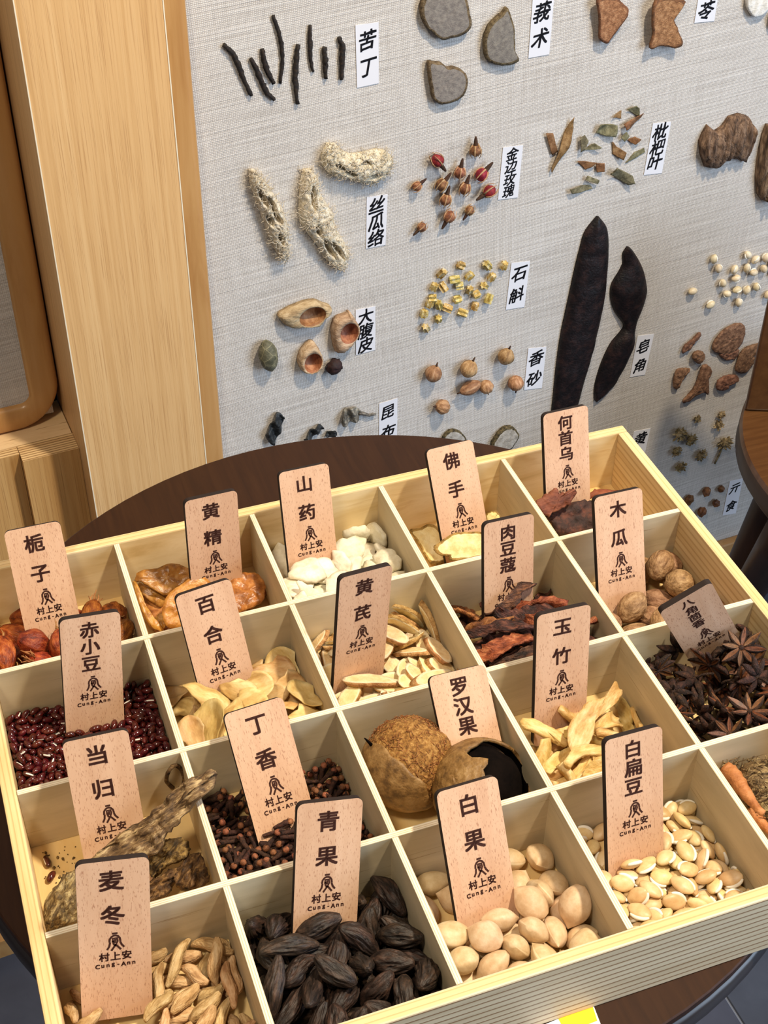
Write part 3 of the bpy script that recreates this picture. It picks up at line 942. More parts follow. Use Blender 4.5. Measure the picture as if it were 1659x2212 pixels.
M_NUT = organic('brown_seed', [(72, 42, 22), (110, 68, 36), (138, 92, 52)], 150, rough=0.5, bump=0.4, var=0.18)
M_KELP = organic('black_kelp', [(20, 22, 24), (38, 40, 42), (64, 66, 66)], 150, rough=0.5, bump=0.5)
M_KELPG = organic('grey_kelp', [(58, 54, 48), (110, 104, 94), (160, 154, 142)], 150, (1, .4, 1), 0.8, 0.6)
M_GREENSEED = organic('olive_seed', [(74, 74, 56), (98, 96, 74), (120, 116, 92)], 110, rough=0.6, bump=0.4, veins=((140, 136, 104), 90, 0.06))


def c2(sc, ox, oy):
    return lambda p: on_wall(p[0] / sc + ox, p[1] / sc + oy)


K2, K3, K4 = c2(3.607, 440, 0), c2(3.770, 860, 0), c2(3.325, 1160, 0)
K5, K6, K7 = c2(3.607, 440, 540), c2(3.770, 860, 500), c2(3.160, 1160, 480)


def cen(pts):
    return sum(pts, Vector((0, 0))) / len(pts)


def pinned(name, mb, c, mats, label, cat, group=None, rot=0.0, smooth=True, w=0.0):
    return obj(name, mb.mesh(name, mats, smooth), M=wmat(c.x, c.y, w, rot), label=label, cat=cat, group=group)


def slab_on_wall(name, px, K, thick, mats, label, cat, group=None, rough=0.0006, rim=None, zf=None, n=44, seed=0, bulge=0.25):
    uv = [K(p) for p in px]
    c = cen(uv)
    ol = outline([p - c for p in uv], n, rough, seed)
    mb = MB()
    zz = zf or (lambda x, y: 0.0006 * noise.noise(Vector((x * 200, y * 200, seed))))
    mb.shell(ol, thick, lambda x, y: thick / 2 + 0.0004 + zz(x, y), rings=9, rim=rim, bulge=bulge)
    return pinned(name, mb, c, mats, label, cat, group)


sticks = [[(150, 340), (215, 400), (270, 510), (310, 620), (365, 735)], [(360, 450), (410, 540), (450, 640), (490, 720), (545, 768)], [(450, 375), (465, 470), (495, 560), (540, 640)],
          [(535, 115), (575, 230), (600, 330), (610, 450), (590, 645)], [(728, 340), (715, 470), (705, 620), (722, 800)], [(825, 190), (822, 320), (825, 450), (848, 555)],
          [(930, 360), (940, 480), (945, 605)], [(1048, 285), (1075, 350), (1070, 500), (1065, 615)]]
for i, s in enumerate(sticks):
    uv = [K2(p) for p in s]
    c = cen(uv)
    q = []
    for j in range(len(uv) - 1):
        for k in range(5):
            q.append(uv[j].lerp(uv[j + 1], k / 5))
    q.append(uv[-1])
    rr = 0.0027 if i not in (3, 5) else 0.0021
    mb = MB().tube([(p.x - c.x + 0.0006 * noise.noise(Vector((j, i, 0))), p.y - c.y, rr * 0.9) for j, p in enumerate(q)], lambda t: rr * (0.75 + 0.3 * math.sin(math.pi * min(1, t * 1.15))), 9, jit=0.7, seed=i * 5)
    pinned('leaf_stick', mb, c, M_STICK, 'thin black twisted stick, number %s from the left in the row of eight' % ['one', 'two', 'three', 'four', 'five', 'six', 'seven', 'eight'][i], 'twig', 'black twisted sticks on the wall')

for nm, pts_, lab in (('a', [(175, 0), (165, 60), (180, 140), (215, 210), (260, 245), (330, 305), (400, 290), (480, 275), (545, 235), (575, 180), (560, 90), (545, 20), (520, -60), (420, -130), (300, -140), (210, -80)], 'large grey root slice cut by the top edge of the picture'),
                      ('b', [(865, 45), (885, 85), (920, 200), (925, 290), (930, 400), (958, 475), (880, 510), (790, 510), (715, 480), (685, 400), (685, 290), (720, 200), (780, 130), (830, 90)], 'grey root slice shaped like a fin, right of the other two'),
                      ('c', [(225, 490), (280, 490), (340, 500), (380, 535), (440, 530), (510, 560), (545, 620), (535, 700), (510, 755), (430, 810), (330, 830), (270, 790), (250, 700), (235, 600)], 'heart-shaped grey root slice below the largest one')):
    slab_on_wall('root_slice', pts_, K3, 0.008, [M_GREYSL, M_GREYRIM], lab, 'root slice', 'grey root slices on the wall', 0.0007, 1, seed=ord(nm))

random.seed(5)
LOOF = [([(345, 1310), (350, 1420), (390, 1540), (430, 1640), (470, 1760), (520, 1880), (560, 1960), (585, 1995)], [(390, 1310), (470, 1400), (540, 1500), (600, 1600), (640, 1720), (640, 1830), (648, 1930), (625, 2005)], [[(400, 1440), (470, 1570)], [(480, 1500), (540, 1640)], [(470, 1640), (505, 1710)], [(520, 1640), (580, 1700)], [(555, 1780), (590, 1860)]], 'narrow loofah piece leaning left of the other two'),
        ([(770, 1310), (745, 1400), (738, 1500), (735, 1620), (740, 1720), (800, 1810), (880, 1910), (930, 2000), (1010, 2075)], [(830, 1305), (880, 1370), (892, 1480), (940, 1560), (1000, 1650), (1010, 1750), (1080, 1860), (1125, 1960), (1090, 2080)], [[(820, 1420), (830, 1600)], [(850, 1720), (880, 1800)], [(915, 1830), (960, 1920)], [(970, 1850), (1070, 1980)], [(930, 1890), (1000, 1970)]], 'long bent loofah piece with torn slits in the middle'),
        ([(905, 1200), (915, 1280), (960, 1340), (1040, 1372), (1120, 1385), (1200, 1412), (1300, 1425), (1390, 1380), (1440, 1300)], [(955, 1105), (1020, 1108), (1065, 1160), (1130, 1188), (1200, 1182), (1260, 1170), (1330, 1150), (1400, 1160), (1450, 1200)], [[(1000, 1245), (1060, 1290)], [(1060, 1290), (1150, 1330)], [(1250, 1350), (1350, 1330)], [(1200, 1240), (1260, 1240)]], 'frayed loofah piece lying crosswise above its paper label')]
for i, (lp, rp, slits, lab) in enumerate(LOOF):
    A, B = [K2(p) for p in lp], [K2(p) for p in rp]
    c = cen(A + B)
    sl = [(K2(a) - c, K2(b) - c) for a, b in slits]
    pairs = []
    for j in range(len(A) - 1):
        for k in range(8):
            f = k / 8
            pairs.append((A[j].lerp(A[j + 1], f) - c, B[j].lerp(B[j + 1], f) - c))
    pairs.append((A[-1] - c, B[-1] - c))

    def segd(p, a, b):
        d = b - a
        t_ = max(0, min(1, (p - a).dot(d) / d.length_squared))
        return (p - a - d * t_).length, t_

    def surf(t, s, x, y, sl=sl, i=i):
        z = 0.0022 * noise.fractal(Vector((x * 260, y * 260, i * 7)), 0.9, 2.0, 3)
        for a, b in sl:
            d_, t_ = segd(Vector((x, y)), a, b)
            w_ = 0.0022 * math.sin(math.pi * (0.12 + 0.76 * t_))
            if d_ < w_ * 1.5:
                z -= 0.016 * (1 - (d_ / (w_ * 1.5)) ** 2)
        return z
    mb = MB().loft(pairs, lambda t: 0.016 * math.sin(math.pi * (0.08 + 0.84 * t)) ** 0.35, 30, surf=surf)
    mb.v = [(x, y, max(z, 0.0008)) for x, y, z in mb.v]
    t = pinned('loofah_piece', mb, c, M_LOOFAH, lab, 'loofah', 'loofah pieces on the wall')
    # matted fibres over the surface
    fm = MB()
    nv = len(pairs) * 31
    for k in range(520):
        vi_ = random.randrange(nv)
        x, y, z = mb.v[vi_]
        if z < 0.004 and random.random() < 0.55:
            continue
        a = random.uniform(0, 6.28)
        ln = random.uniform(0.003, 0.009)
        path, px_, py_, pz_ = [], x, y, z
        for q in range(5):
            path.append((px_, py_, pz_ + 0.0005 + 0.0008 * math.sin(q)))
            px_ += math.cos(a) * ln / 4; py_ += math.sin(a) * ln / 4; a += random.uniform(-0.7, 0.7)
            pz_ += random.uniform(-0.0004, 0.0005)
        fm.tube(path, 0.00028, 4)
    obj('fibre_mat', fm.mesh('fibre_mat', M_LOOFAH), t, kind='stuff')

# rosebuds
def rose_mesh(red):
    mb = MB().lathe(0.0125, lambda t, a: 0.0062 * math.sin(math.pi * min(1, 0.06 + t * 0.9)) ** 0.62 * (1 + 0.06 * math.cos(5 * a)), 12, 15, mi=0)
    for k in range(5):
        a = 2 * math.pi * k / 5 + 0.3
        mb.tube([(-0.006 + 0.0145 * s, 0.0064 * math.sin(math.pi * min(1, 0.10 + s * 0.78)) ** 0.6 * math.cos(a), 0.0064 * math.sin(math.pi * min(1, 0.10 + s * 0.78)) ** 0.6 * math.sin(a)) for s in (0, .2, .4, .6, .8, 1)], lambda t: 0.0011 * (1 - 0.75 * t), 5, mi=1)
    return mb.mesh('rosebud', [M_ROSER if red else M_ROSEB, M_SEPAL])
ROSE = {0: rose_mesh(False), 1: rose_mesh(True)}
STALK = MB().lathe(0.011, lambda t, a: 0.0006 + 0.0026 * t ** 0.7 * (1 - 0.25 * t), 8, 10).mesh('stalk', M_DARKBR)
ROSES = [(295, 1285, 45, 55, 1), (610, 1205, 0, -90, 0), (480, 1385, 15, -70, 0), (655, 1400, 50, -55, 1), (335, 1485, 45, -60, 0), (520, 1515, 25, -70, 0), (720, 1535, -60, 40, 1), (135, 1500, 50, -40, 0), (365, 1605, 20, -70, 0), (395, 1740, -35, 60, 0), (565, 1695, -30, 45, 0), (175, 1830, -45, 45, 0)]
RL = ['crimson rosebud at the upper left of the cluster', 'topmost rosebud of the cluster, stalk pointing up', 'brown rosebud near the middle, just above the central pair', 'crimson rosebud with stalk pointing up right', 'brown rosebud left of the cluster middle', 'reddish brown rosebud right of the cluster middle', 'crimson rosebud nearest the paper label', 'small tan rosebud at the far left', 'tan rosebud hanging below the middle of the cluster', 'pinkish brown rosebud low in the cluster', 'dark striped rosebud low on the right of the cluster', 'lowest rosebud of the cluster, orange brown']
for (x, y, dx, dy, red), lab in zip(ROSES, RL):
    p, q = K3((x, y)), K3((x + dx, y + dy))
    d = q - p
    ang = math.atan2(-d.y, -d.x)
    s = 1.16 if red else 1.06
    if (x, y) in ((135, 1500), (175, 1830), (565, 1695)): s = 0.86
    t = obj('rosebud', ROSE[red], M=wmat(p.x, p.y, 0.0065 * s, ang) @ Matrix.Rotation(random.uniform(0, 6), 4, 'X') @ Matrix.Scale(s, 4), label=lab, cat='rosebud', group='rosebuds on the wall')
    obj('stalk', STALK, t, Matrix.Translation((-0.0105, 0, 0)))

# dry leaf scraps
LEAF = [([(55, 950), (105, 948), (140, 1080), (100, 1110)], 0, 'pale brown straight leaf strip crossing the long leaf'), ([(250, 825), (252, 910), (215, 1050), (95, 1235), (92, 1200), (140, 1080), (190, 950)], 0, 'long pointed brown leaf piece leaning right'),
        ([(300, 980), (330, 960), (355, 1000), (330, 1060), (300, 1080)], 1, 'small upright olive leaf scrap next to the long leaf'), ([(335, 1078), (400, 1020), (455, 1050), (400, 1065)], 1, 'folded olive leaf scrap pointing left'),
        ([(410, 945), (440, 880), (565, 890), (550, 972), (470, 965)], 1, 'dark squarish leaf scrap above the middle'), ([(535, 835), (600, 790), (598, 850)], 0, 'tiny triangular brown leaf scrap at the top'),
        ([(640, 780), (700, 748), (725, 770), (730, 835), (690, 815)], 1, 'olive leaf scrap at the top right with a pale underside'), ([(610, 880), (690, 830), (750, 800), (740, 840), (660, 910), (620, 920)], 0, 'orange brown rolled leaf scrap at the top right'),
        ([(590, 980), (625, 935), (652, 970), (610, 1005)], 1, 'small grey green diamond leaf scrap'), ([(645, 1005), (690, 970), (735, 990), (690, 1030)], 0, 'small tan diamond leaf scrap near the label'),
        ([(535, 1010), (570, 1050), (630, 1085), (605, 1140), (540, 1105)], 0, 'crumpled tan leaf scrap in the middle'), ([(630, 1170), (700, 1090), (765, 1060), (770, 1090), (700, 1135)], 1, 'long olive leaf scrap rising toward the label'),
        ([(280, 1150), (340, 1155), (415, 1155), (380, 1190), (340, 1215)], 0, 'curled rust-coloured leaf scrap'), ([(415, 1165), (470, 1160), (472, 1220), (420, 1230)], 0, 'squarish rust-coloured leaf scrap'),
        ([(335, 1280), (350, 1250), (435, 1280), (425, 1312)], 1, 'small flat grey green rectangle of leaf'), ([(510, 1240), (545, 1180), (670, 1250), (680, 1300), (640, 1320)], 1, 'largest grey green leaf scrap, low in the group'),
        ([(220, 1350), (300, 1325), (380, 1325), (395, 1350), (320, 1375), (235, 1380)], 1, 'lowest olive leaf scrap with pale veins')]
for i, (pp, g, lab) in enumerate(LEAF):
    uv = [K4(p) for p in pp]; c = cen(uv)
    ol = []
    for j in range(len(uv)):
        for k in range(5):
            q = uv[j].lerp(uv[(j + 1) % len(uv)], k / 5) - c
            ol.append(q + Vector((noise.noise(Vector((q.x * 700, q.y * 700, i))), noise.noise(Vector((q.x * 700, q.y * 700, i + 5))))) * 0.0006)
    bx_, by_ = random.uniform(-1, 1), random.uniform(-1, 1)
    mb = MB().shell(ol, 0.0007, lambda x, y: 0.0030 + 0.0022 * math.sin((x * bx_ + y * by_) * 260 + i) + 14 * (x * by_ - y * bx_) ** 2, rings=5)
    pinned('leaf_scrap', mb, c, M_LEAFG if g else M_LEAFB, lab, 'leaf scrap', 'dry leaf scraps on the wall')

# bark and discs at the upper right
slab_on_wall('bark_piece', [(405, -30), (540, -30), (580, 0), (620, 40), (610, 100), (560, 180), (510, 250), (475, 292), (420, 260), (420, 150), (410, 60)], K4, 0.005, [M_BARKO, M_BARKR], 'orange brown bark piece tapering to a point, at the top edge', 'bark', 'orange bark pieces on the wall', 0.0008, 1, lambda x, y: 0.004 + 6 * x * x)
slab_on_wall('bark_piece', [(815, -30), (1015, -30), (1005, 40), (950, 100), (965, 150), (990, 230), (1005, 290), (970, 320), (930, 320), (860, 310), (780, 330), (775, 290), (800, 220), (790, 130)], K4, 0.005, [M_BARKO, M_BARKR], 'orange brown bark piece with a narrow waist, at the top edge', 'bark', 'orange bark pieces on the wall', 0.0008, 1, lambda x, y: 0.004 + 8 * x * x, seed=3)
slab_on_wall('white_disc', [(1490, 20), (1500, 60), (1540, 110), (1600, 95), (1650, 40), (1680, -30), (1640, -90), (1560, -100), (1500, -60)], K4, 0.007, [M_WHITE, M_WHITE], 'white root disc at the upper right corner', 'root slice', None, 0.0006, 1, seed=8)
slab_on_wall('white_disc', [(1655, 120), (1700, 60), (1780, 80), (1800, 160), (1740, 220), (1670, 190)], K4, 0.007, [M_WHITE, M_WHITE], 'second white root disc cut by the right edge', 'root slice', None, 0.0006, 1, seed=9)
for pairs_, lab in ((([(1155, 1010), (1180, 950), (1215, 890), (1270, 935), (1320, 900), (1370, 830), (1440, 808), (1500, 825), (1535, 890)], [(1165, 1100), (1195, 1190), (1270, 1200), (1330, 1155), (1380, 1125), (1420, 1130), (1480, 1155), (1505, 1060), (1530, 950)]), 'ridged brown bark piece with an arched top'),
                    (([(1640, 885), (1610, 960), (1590, 1050), (1572, 1150), (1563, 1250), (1570, 1380), (1600, 1425)], [(1700, 890), (1740, 960), (1750, 1050), (1760, 1150), (1750, 1250), (1740, 1360), (1690, 1420)]), 'ridged brown bark piece cut by the right edge')):
    A, B = [K4(p) for p in pairs_[0]], [K4(p) for p in pairs_[1]]
    c = cen(A + B); pr = []
    for j in range(len(A) - 1):
        for k in range(4):
            pr.append((A[j].lerp(A[j + 1], k / 4) - c, B[j].lerp(B[j + 1], k / 4) - c))
    pr.append((A[-1] - c, B[-1] - c))
    mb = MB().loft(pr, lambda t: 0.011, 22, surf=lambda t, s, x, y: 0.0075 * abs(math.sin(x * 330 + 1.5 * noise.noise(Vector((x * 60, y * 60, 0))))) + 0.002 * noise.noise(Vector((x * 400, y * 120, 2))))
    pinned('bark_piece', mb, c, M_RIDGE, lab, 'bark', 'ridged bark pieces on the wall')

# yellow stem chips
CH = [(345, 330), (500, 265), (715, 265), (850, 265), (570, 350), (450, 378), (280, 440), (355, 440), (490, 430), (570, 465), (690, 430), (625, 500), (725, 535), (270, 530), (470, 540), (320, 585), (245, 575), (390, 610), (615, 595), (200, 655), (515, 650), (315, 700), (215, 775), (750, 360)]
CHM = []
for k in range(5):
    rnd = random.Random(k)
    mb = MB().lathe(0.0105 * rnd.uniform(0.8, 1.15), lambda t, a: 0.0050 * (0.85 + 0.2 * math.cos(6 * a)) * (1 - 0.2 * abs(t - 0.5)), 5, 12)
    for i_2 in range(len(mb.v)):
        x, y, z = mb.v[i_2]
        mb.v[i_2] = (x + 0.0012 * noise.noise(Vector((x * 400, y * 400, k))), y + 0.001 * noise.noise(Vector((y * 400, z * 400, k + 3))), z)
    CHM.append(mb.mesh('stem_chip', M_YELLOW, False))
for i, p in enumerate(CH):
    q = K6(p)
    obj('stem_chip', CHM[i % 5], M=wmat(q.x, q.y, 0.004, random.uniform(0, 3.1)) @ Matrix.Rotation(random.uniform(-.6, .6), 4, 'Y') @ Matrix.Rotation(random.uniform(0, 6), 4, 'X'), label='small yellow chip of dried stem in the loose group of chips', cat='herb chip', group='yellow stem chips on the wall')

# round tan pods
def pod_mesh(el):
    return MB().lathe(0.022 * el, lambda t, a: 0.0100 * math.sin(math.pi * (0.05 + 0.92 * t)) ** (0.6) * (1 + 0.05 * math.cos(9 * a) + 0.03 * math.cos(17 * a + 1)) / (el ** 0.5), 14, 36).mesh('round_pod', M_SHARE)
PODM = {0: pod_mesh(0.95), 1: pod_mesh(1.3)}
TIP = MB().tube([(0, 0, 0), (0.003, 0.0004, 0), (0.006, 0.0012, 0)], lambda t: 0.0016 - 0.0008 * t, 7, jit=0.4).mesh('stalk', M_DARKBR)
for (x, y, dx, dy, el, s, lab) in ((262, 1125, 30, -80, 0, 1.0, 'tan ribbed pod at the far left, stalk up'), (550, 1085, 45, -90, 0, 1.05, 'tan ribbed pod in the middle of the upper row'), (850, 985, 30, -70, 0, 1.0, 'topmost tan ribbed pod, near the label'),
                                   (930, 1205, 5, 70, 0, 0.98, 'orange brown ribbed pod just left of the label'), (690, 1235, 20, 90, 0, 0.88, 'orange brown pod with its tip pointing down'), (560, 1240, -90, 45, 1, 0.98, 'narrow tan pod lying against its neighbour'), (335, 1395, -60, -5, 0, 0.92, 'lowest orange brown ribbed pod')):
    p, q = K6((x, y)), K6((x + dx, y + dy)); d = q - p
    t = obj('round_pod', PODM[el], M=wmat(p.x, p.y, 0.0095, math.atan2(d.y, d.x)) @ Matrix.Rotation(random.uniform(0, 6), 4, 'X') @ Matrix.Scale(s, 4), label=lab, cat='seed pod', group='tan ribbed pods on the wall')
    obj('stalk', TIP, t, Matrix.Translation((0.0095 if not el else 0.013, 0, 0)))

# open husks
def husk(ol_px, cav, lab, seed):
    uv = [K5(p) for p in ol_px]; c = cen(uv)
    cc, r1 = K5(cav[:2]) - c, K5((cav[0] + cav[2], cav[1])) - c
    r2 = K5((cav[0], cav[1] + cav[3])) - c
    ru, rv = (r1 - cc).length, (r2 - cc).length
    ol = outline([p - c for p in uv], 60, 0.0008, seed)
    n = len(ol)
    mb = MB(); vs, fs, ms = [], [], []
    ring = [(1.0, 0.0005), (1.02, 0.006), (0.82, 0.0125), (0.45, 0.0145)]
    cav_pts = []
    for j in range(n):
        a = math.atan2(ol[j].y - cc.y, ol[j].x - cc.x)
        cav_pts.append(cc + Vector((ru * math.cos(a), rv * math.sin(a))))
    for s, z in ring:
        for j in range(n):
            q = cav_pts[j].lerp(ol[j], s)
            vs.append((q.x, q.y, z + 0.0012 * noise.noise(Vector((q.x * 300, q.y * 300, seed))) * (z > 0.001)))
    for s, z in ((1.0, 0.0142), (0.92, 0.0095), (0.65, 0.0035), (0.3, 0.0018)):
        for j in range(n):
            q = cc.lerp(cav_pts[j], s)
            vs.append((q.x, q.y, z))
    k_ = len(ring) + 4
    for i in range(k_ - 1):
        for j in range(n):
            fs.append((i * n + j, i * n + (j + 1) % n, (i + 1) * n + (j + 1) % n, (i + 1) * n + j)); ms.append(0 if i < 4 else 1)
    fs.append(tuple(range((k_ - 1) * n, k_ * n))); ms.append(1)
    fs.append(tuple(range(n))[::-1]); ms.append(0)
    mb.add(vs, fs, ms)
    return pinned('open_husk', mb, c, [M_SHELLO, M_CAVITY], lab, 'husk', 'open husks on the wall')


husk([(570, 490), (640, 440), (760, 390), (850, 375), (920, 400), (975, 420), (970, 460), (920, 500), (870, 560), (760, 565), (650, 575), (590, 530)], (815, 475, 100, 72), 'long fibrous husk lying sideways with an orange hollow', 1)
husk([(985, 590), (1020, 510), (1100, 480), (1125, 465), (1170, 530), (1190, 600), (1150, 680), (1080, 760), (1020, 775), (995, 700)], (1100, 605, 68, 78), 'brown husk with a deep oval hollow beside the label', 2)
husk([(725, 870), (745, 770), (830, 690), (890, 770), (905, 840), (890, 890), (830, 920), (760, 920)], (820, 835, 66, 74), 'small open husk with a pointed top', 3)
p = K5((483, 795))
pinned('husk_seed', MB().blob((0.011, 0.0205, 0.010), 0.10, 1.5, 4, 3), p, M_GREENSEED, 'olive grey oval husk left of the open ones', 'husk', None, 0.12, w=0.009)
p = K5((1000, 885))
pinned('husk_seed', MB().blob((0.0095, 0.0095, 0.008), 0.28, 2.2, 9, 3), p, organic('dark_brown_shell', [(34, 20, 18), (58, 36, 30)], 200, rough=0.7), 'small dark brown shell fragment below the open husks', 'husk', None, w=0.007)

# kelp by the table edge
for i, (pp, m_, lab) in enumerate((([(470, 1430), (520, 1330), (560, 1255), (615, 1290), (575, 1400), (530, 1490)], M_KELP, 'black folded kelp strip standing upright'), ([(770, 1465), (830, 1380), (890, 1350), (925, 1375), (860, 1410), (820, 1465)], M_KELP, 'curved black kelp strip at the table edge'),
                                ([(940, 1430), (990, 1380), (1022, 1405), (970, 1445)], M_KELP, 'small black kelp scrap'), ([(1070, 1350), (1060, 1290), (1100, 1220), (1160, 1205), (1215, 1240), (1210, 1275), (1170, 1310), (1110, 1330)], M_KELPG, 'grey curled kelp knot with a tail'))):
    t = slab_on_wall('kelp_piece', pp, K5, 0.003, [m_], lab, 'kelp', 'kelp pieces on the wall', 0.0008, None, lambda x, y: 0.004 + 0.0032 * math.sin(x * 420 + y * 130) + 0.002 * noise.noise(Vector((x * 300, y * 300, 1))), seed=i)
    if i == 3:
        q = [K5(p_) - cen([K5(p_) for p_ in pp]) for p_ in ((1200, 1255), (1240, 1262), (1280, 1275), (1330, 1265))]
        obj('tail', MB().tube([(p_.x, p_.y, 0.004) for p_ in q], lambda t_: 0.0022 - 0.0006 * t_, 7, jit=0.6).mesh('tail', M_KELPG), t)
# pale slices with dark rims half hidden behind the table
M_RIMD = organic('dark_fuzzy_rim', [(46, 40, 30), (92, 80, 56), (130, 112, 80)], 300, rough=0.9, bump=0.8)
M_PALEG = organic('pale_grey_slice', [(150, 142, 132), (178, 170, 160), (196, 190, 182)], 150, rough=0.8)
slab_on_wall('rimmed_slice', [(350, 1680), (390, 1620), (440, 1600), (500, 1620), (545, 1690), (520, 1790), (440, 1830), (370, 1780)], K6, 0.006, [M_PALEG, M_RIMD], 'pale slice with a dark rim rising behind the table, left one', 'root slice', 'rimmed slices behind the table', 0.0008, 1)
slab_on_wall('rimmed_slice', [(745, 1730), (790, 1640), (850, 1580), (920, 1575), (962, 1630), (940, 1690), (880, 1760), (800, 1800)], K6, 0.009, [M_PALEG, M_RIMD], 'pale slice with a thick dark rim behind the table, right one', 'root slice', 'rimmed slices behind the table', 0.0012, 1, seed=4)

# long black pods
def lofted(pl, pr, hh, lab, k_=16):
    A, B = [on_wall(*p) for p in pl], [on_wall(*p) for p in pr]
    c = cen(A + B)

    def sm(P, t):
        x = t * (len(P) - 1); i = min(int(x), len(P) - 2); f = x - i
        a, b, c_, d = P[max(i - 1, 0)], P[i], P[i + 1], P[min(i + 2, len(P) - 1)]
        return 0.5 * ((2 * b) + (c_ - a) * f + (2 * a - 5 * b + 4 * c_ - d) * f * f + (3 * b - a - 3 * c_ + d) * f ** 3)
    pr_ = [(sm(A, j / 60) - c, sm(B, j / 60) - c) for j in range(61)]
    mb = MB().loft(pr_, hh, k_, surf=lambda t, s, x, y: 0.0022 * noise.noise(Vector((x * 90, y * 60, 3))) + 0.0007 * noise.noise(Vector((x * 400, y * 400, 3))))
    pinned('locust_pod', mb, c, M_POD, lab, 'seed pod', 'long black pods on the wall')


lofted([(1288, 466), (1262, 500), (1250, 540), (1240, 580), (1225, 650), (1210, 720), (1200, 790), (1194, 850), (1190, 900), (1200, 925)], [(1292, 466), (1309, 490), (1313, 530), (1310, 580), (1304, 640), (1292, 700), (1276, 768), (1258, 830), (1243, 885), (1220, 925)], lambda t: 0.013 * math.sin(math.pi * (0.06 + 0.9 * t)) ** 0.5, 'long straight black pod, the taller of the two')
lofted([(1353, 532), (1343.5, 548), (1344, 566), (1336, 585), (1320, 612), (1317, 637), (1325, 670), (1345, 700), (1338, 716), (1317, 742), (1298, 782), (1286, 820), (1282, 842), (1283.5, 864)], [(1357, 532), (1364, 538), (1378, 559), (1388, 582), (1393, 605), (1394, 632), (1386, 664), (1370.5, 702), (1367, 732), (1358, 762), (1342, 800), (1326, 830), (1306, 852), (1285, 864)], lambda t: 0.013 * (0.7 + 0.5 * math.cos((t - 0.33) * 9) ** 2) * math.sin(math.pi * (0.05 + 0.9 * t)) ** 0.5, 'black pod pinched at the waist, right of the straight one')

# ivory beans
BEANW = MB().lathe(0.0125, lambda t, a: 0.0048 * math.sin(math.pi * (0.04 + 0.92 * t)) ** 0.55 * (1.0 if math.sin(a) > -9 else 1), 10, 14).mesh('ivory_bean', M_WBEAN)
HIL = MB().tube([(0.0058 * math.cos(a), 0.0050 * math.sin(a), 0) for a in [0.3 + 1.9 * k / 8 for k in range(9)]], lambda t: 0.0011 * math.sin(math.pi * (0.15 + 0.7 * t)), 6).mesh('hilum', M_HILUM)
for (x, y) in [(1195, 240), (1225, 305), (1335, 312), (1425, 212), (1478, 245), (1550, 230), (1420, 302), (1465, 332), (1535, 307), (1345, 370), (1255, 405), (1285, 478), (1352, 450), (1420, 452), (1485, 430), (1050, 460), (1172, 552), (1363, 537), (1565, 482), (1600, 270), (1605, 330), (1640, 390), (1600, 240)]:
    p = K7((x, y))
    t = obj('ivory_bean', BEANW, M=wmat(p.x, p.y, 0.0046, random.uniform(0, 3.1)) @ Matrix.Rotation(random.uniform(-.5, .5), 4, 'X'), label='small ivory bean with a white scar in the scattered group at the right', cat='bean', group='ivory beans on the wall')
    obj('hilum', HIL, t, Matrix.Rotation(random.uniform(0, 6.2), 4, 'X'))

# russet roots
RTS = [([(980, 885), (1000, 830), (1050, 790), (1095, 745), (1108, 765), (1060, 820), (1030, 860)], 0.006, 'short russet root stub at the upper left of the group'), ([(1045, 910), (1060, 875), (1100, 865), (1130, 890), (1120, 930), (1080, 950)], 0.009, 'small knobbly russet root lump'),
       ([(1185, 850), (1220, 770), (1300, 700), (1380, 680), (1410, 710), (1395, 800), (1350, 865), (1270, 895), (1210, 880)], 0.006, 'large oval russet root slice, the biggest of its group'), ([(1235, 895), (1290, 880), (1370, 862), (1345, 918), (1280, 934)], 0.005, 'russet slice tucked under the largest one'),
       ([(1340, 990), (1385, 870), (1440, 835), (1515, 815), (1500, 870), (1470, 890), (1475, 940), (1420, 1010), (1380, 1020)], 0.007, 'wrinkled russet root slice next to the chair back'), ([(920, 1110), (940, 1000), (1020, 985), (1030, 1000), (980, 1060), (950, 1125)], 0.007, 'russet root chip with a pale edge at the left'),
       ([(980, 1215), (1040, 1150), (1085, 1060), (1110, 980), (1150, 960), (1180, 1005), (1160, 1060), (1155, 1160), (1120, 1150), (1060, 1180), (1020, 1212)], 0.008, 'forked russet root shaped like a bone'), ([(1215, 1080), (1260, 1040), (1340, 1030), (1362, 1065), (1300, 1100), (1270, 1130), (1215, 1130)], 0.009, 'curled russet root lump at the lower right of the group')]
for i, (pp, th_, lab) in enumerate(RTS):
    slab_on_wall('russet_root', pp, K7, th_, [M_ROOTR], lab, 'root', 'russet root pieces on the wall', 0.0010, None, lambda x, y, i=i: 0.0016 * noise.noise(Vector((x * 260, y * 260, i))), seed=i, bulge=0.7)

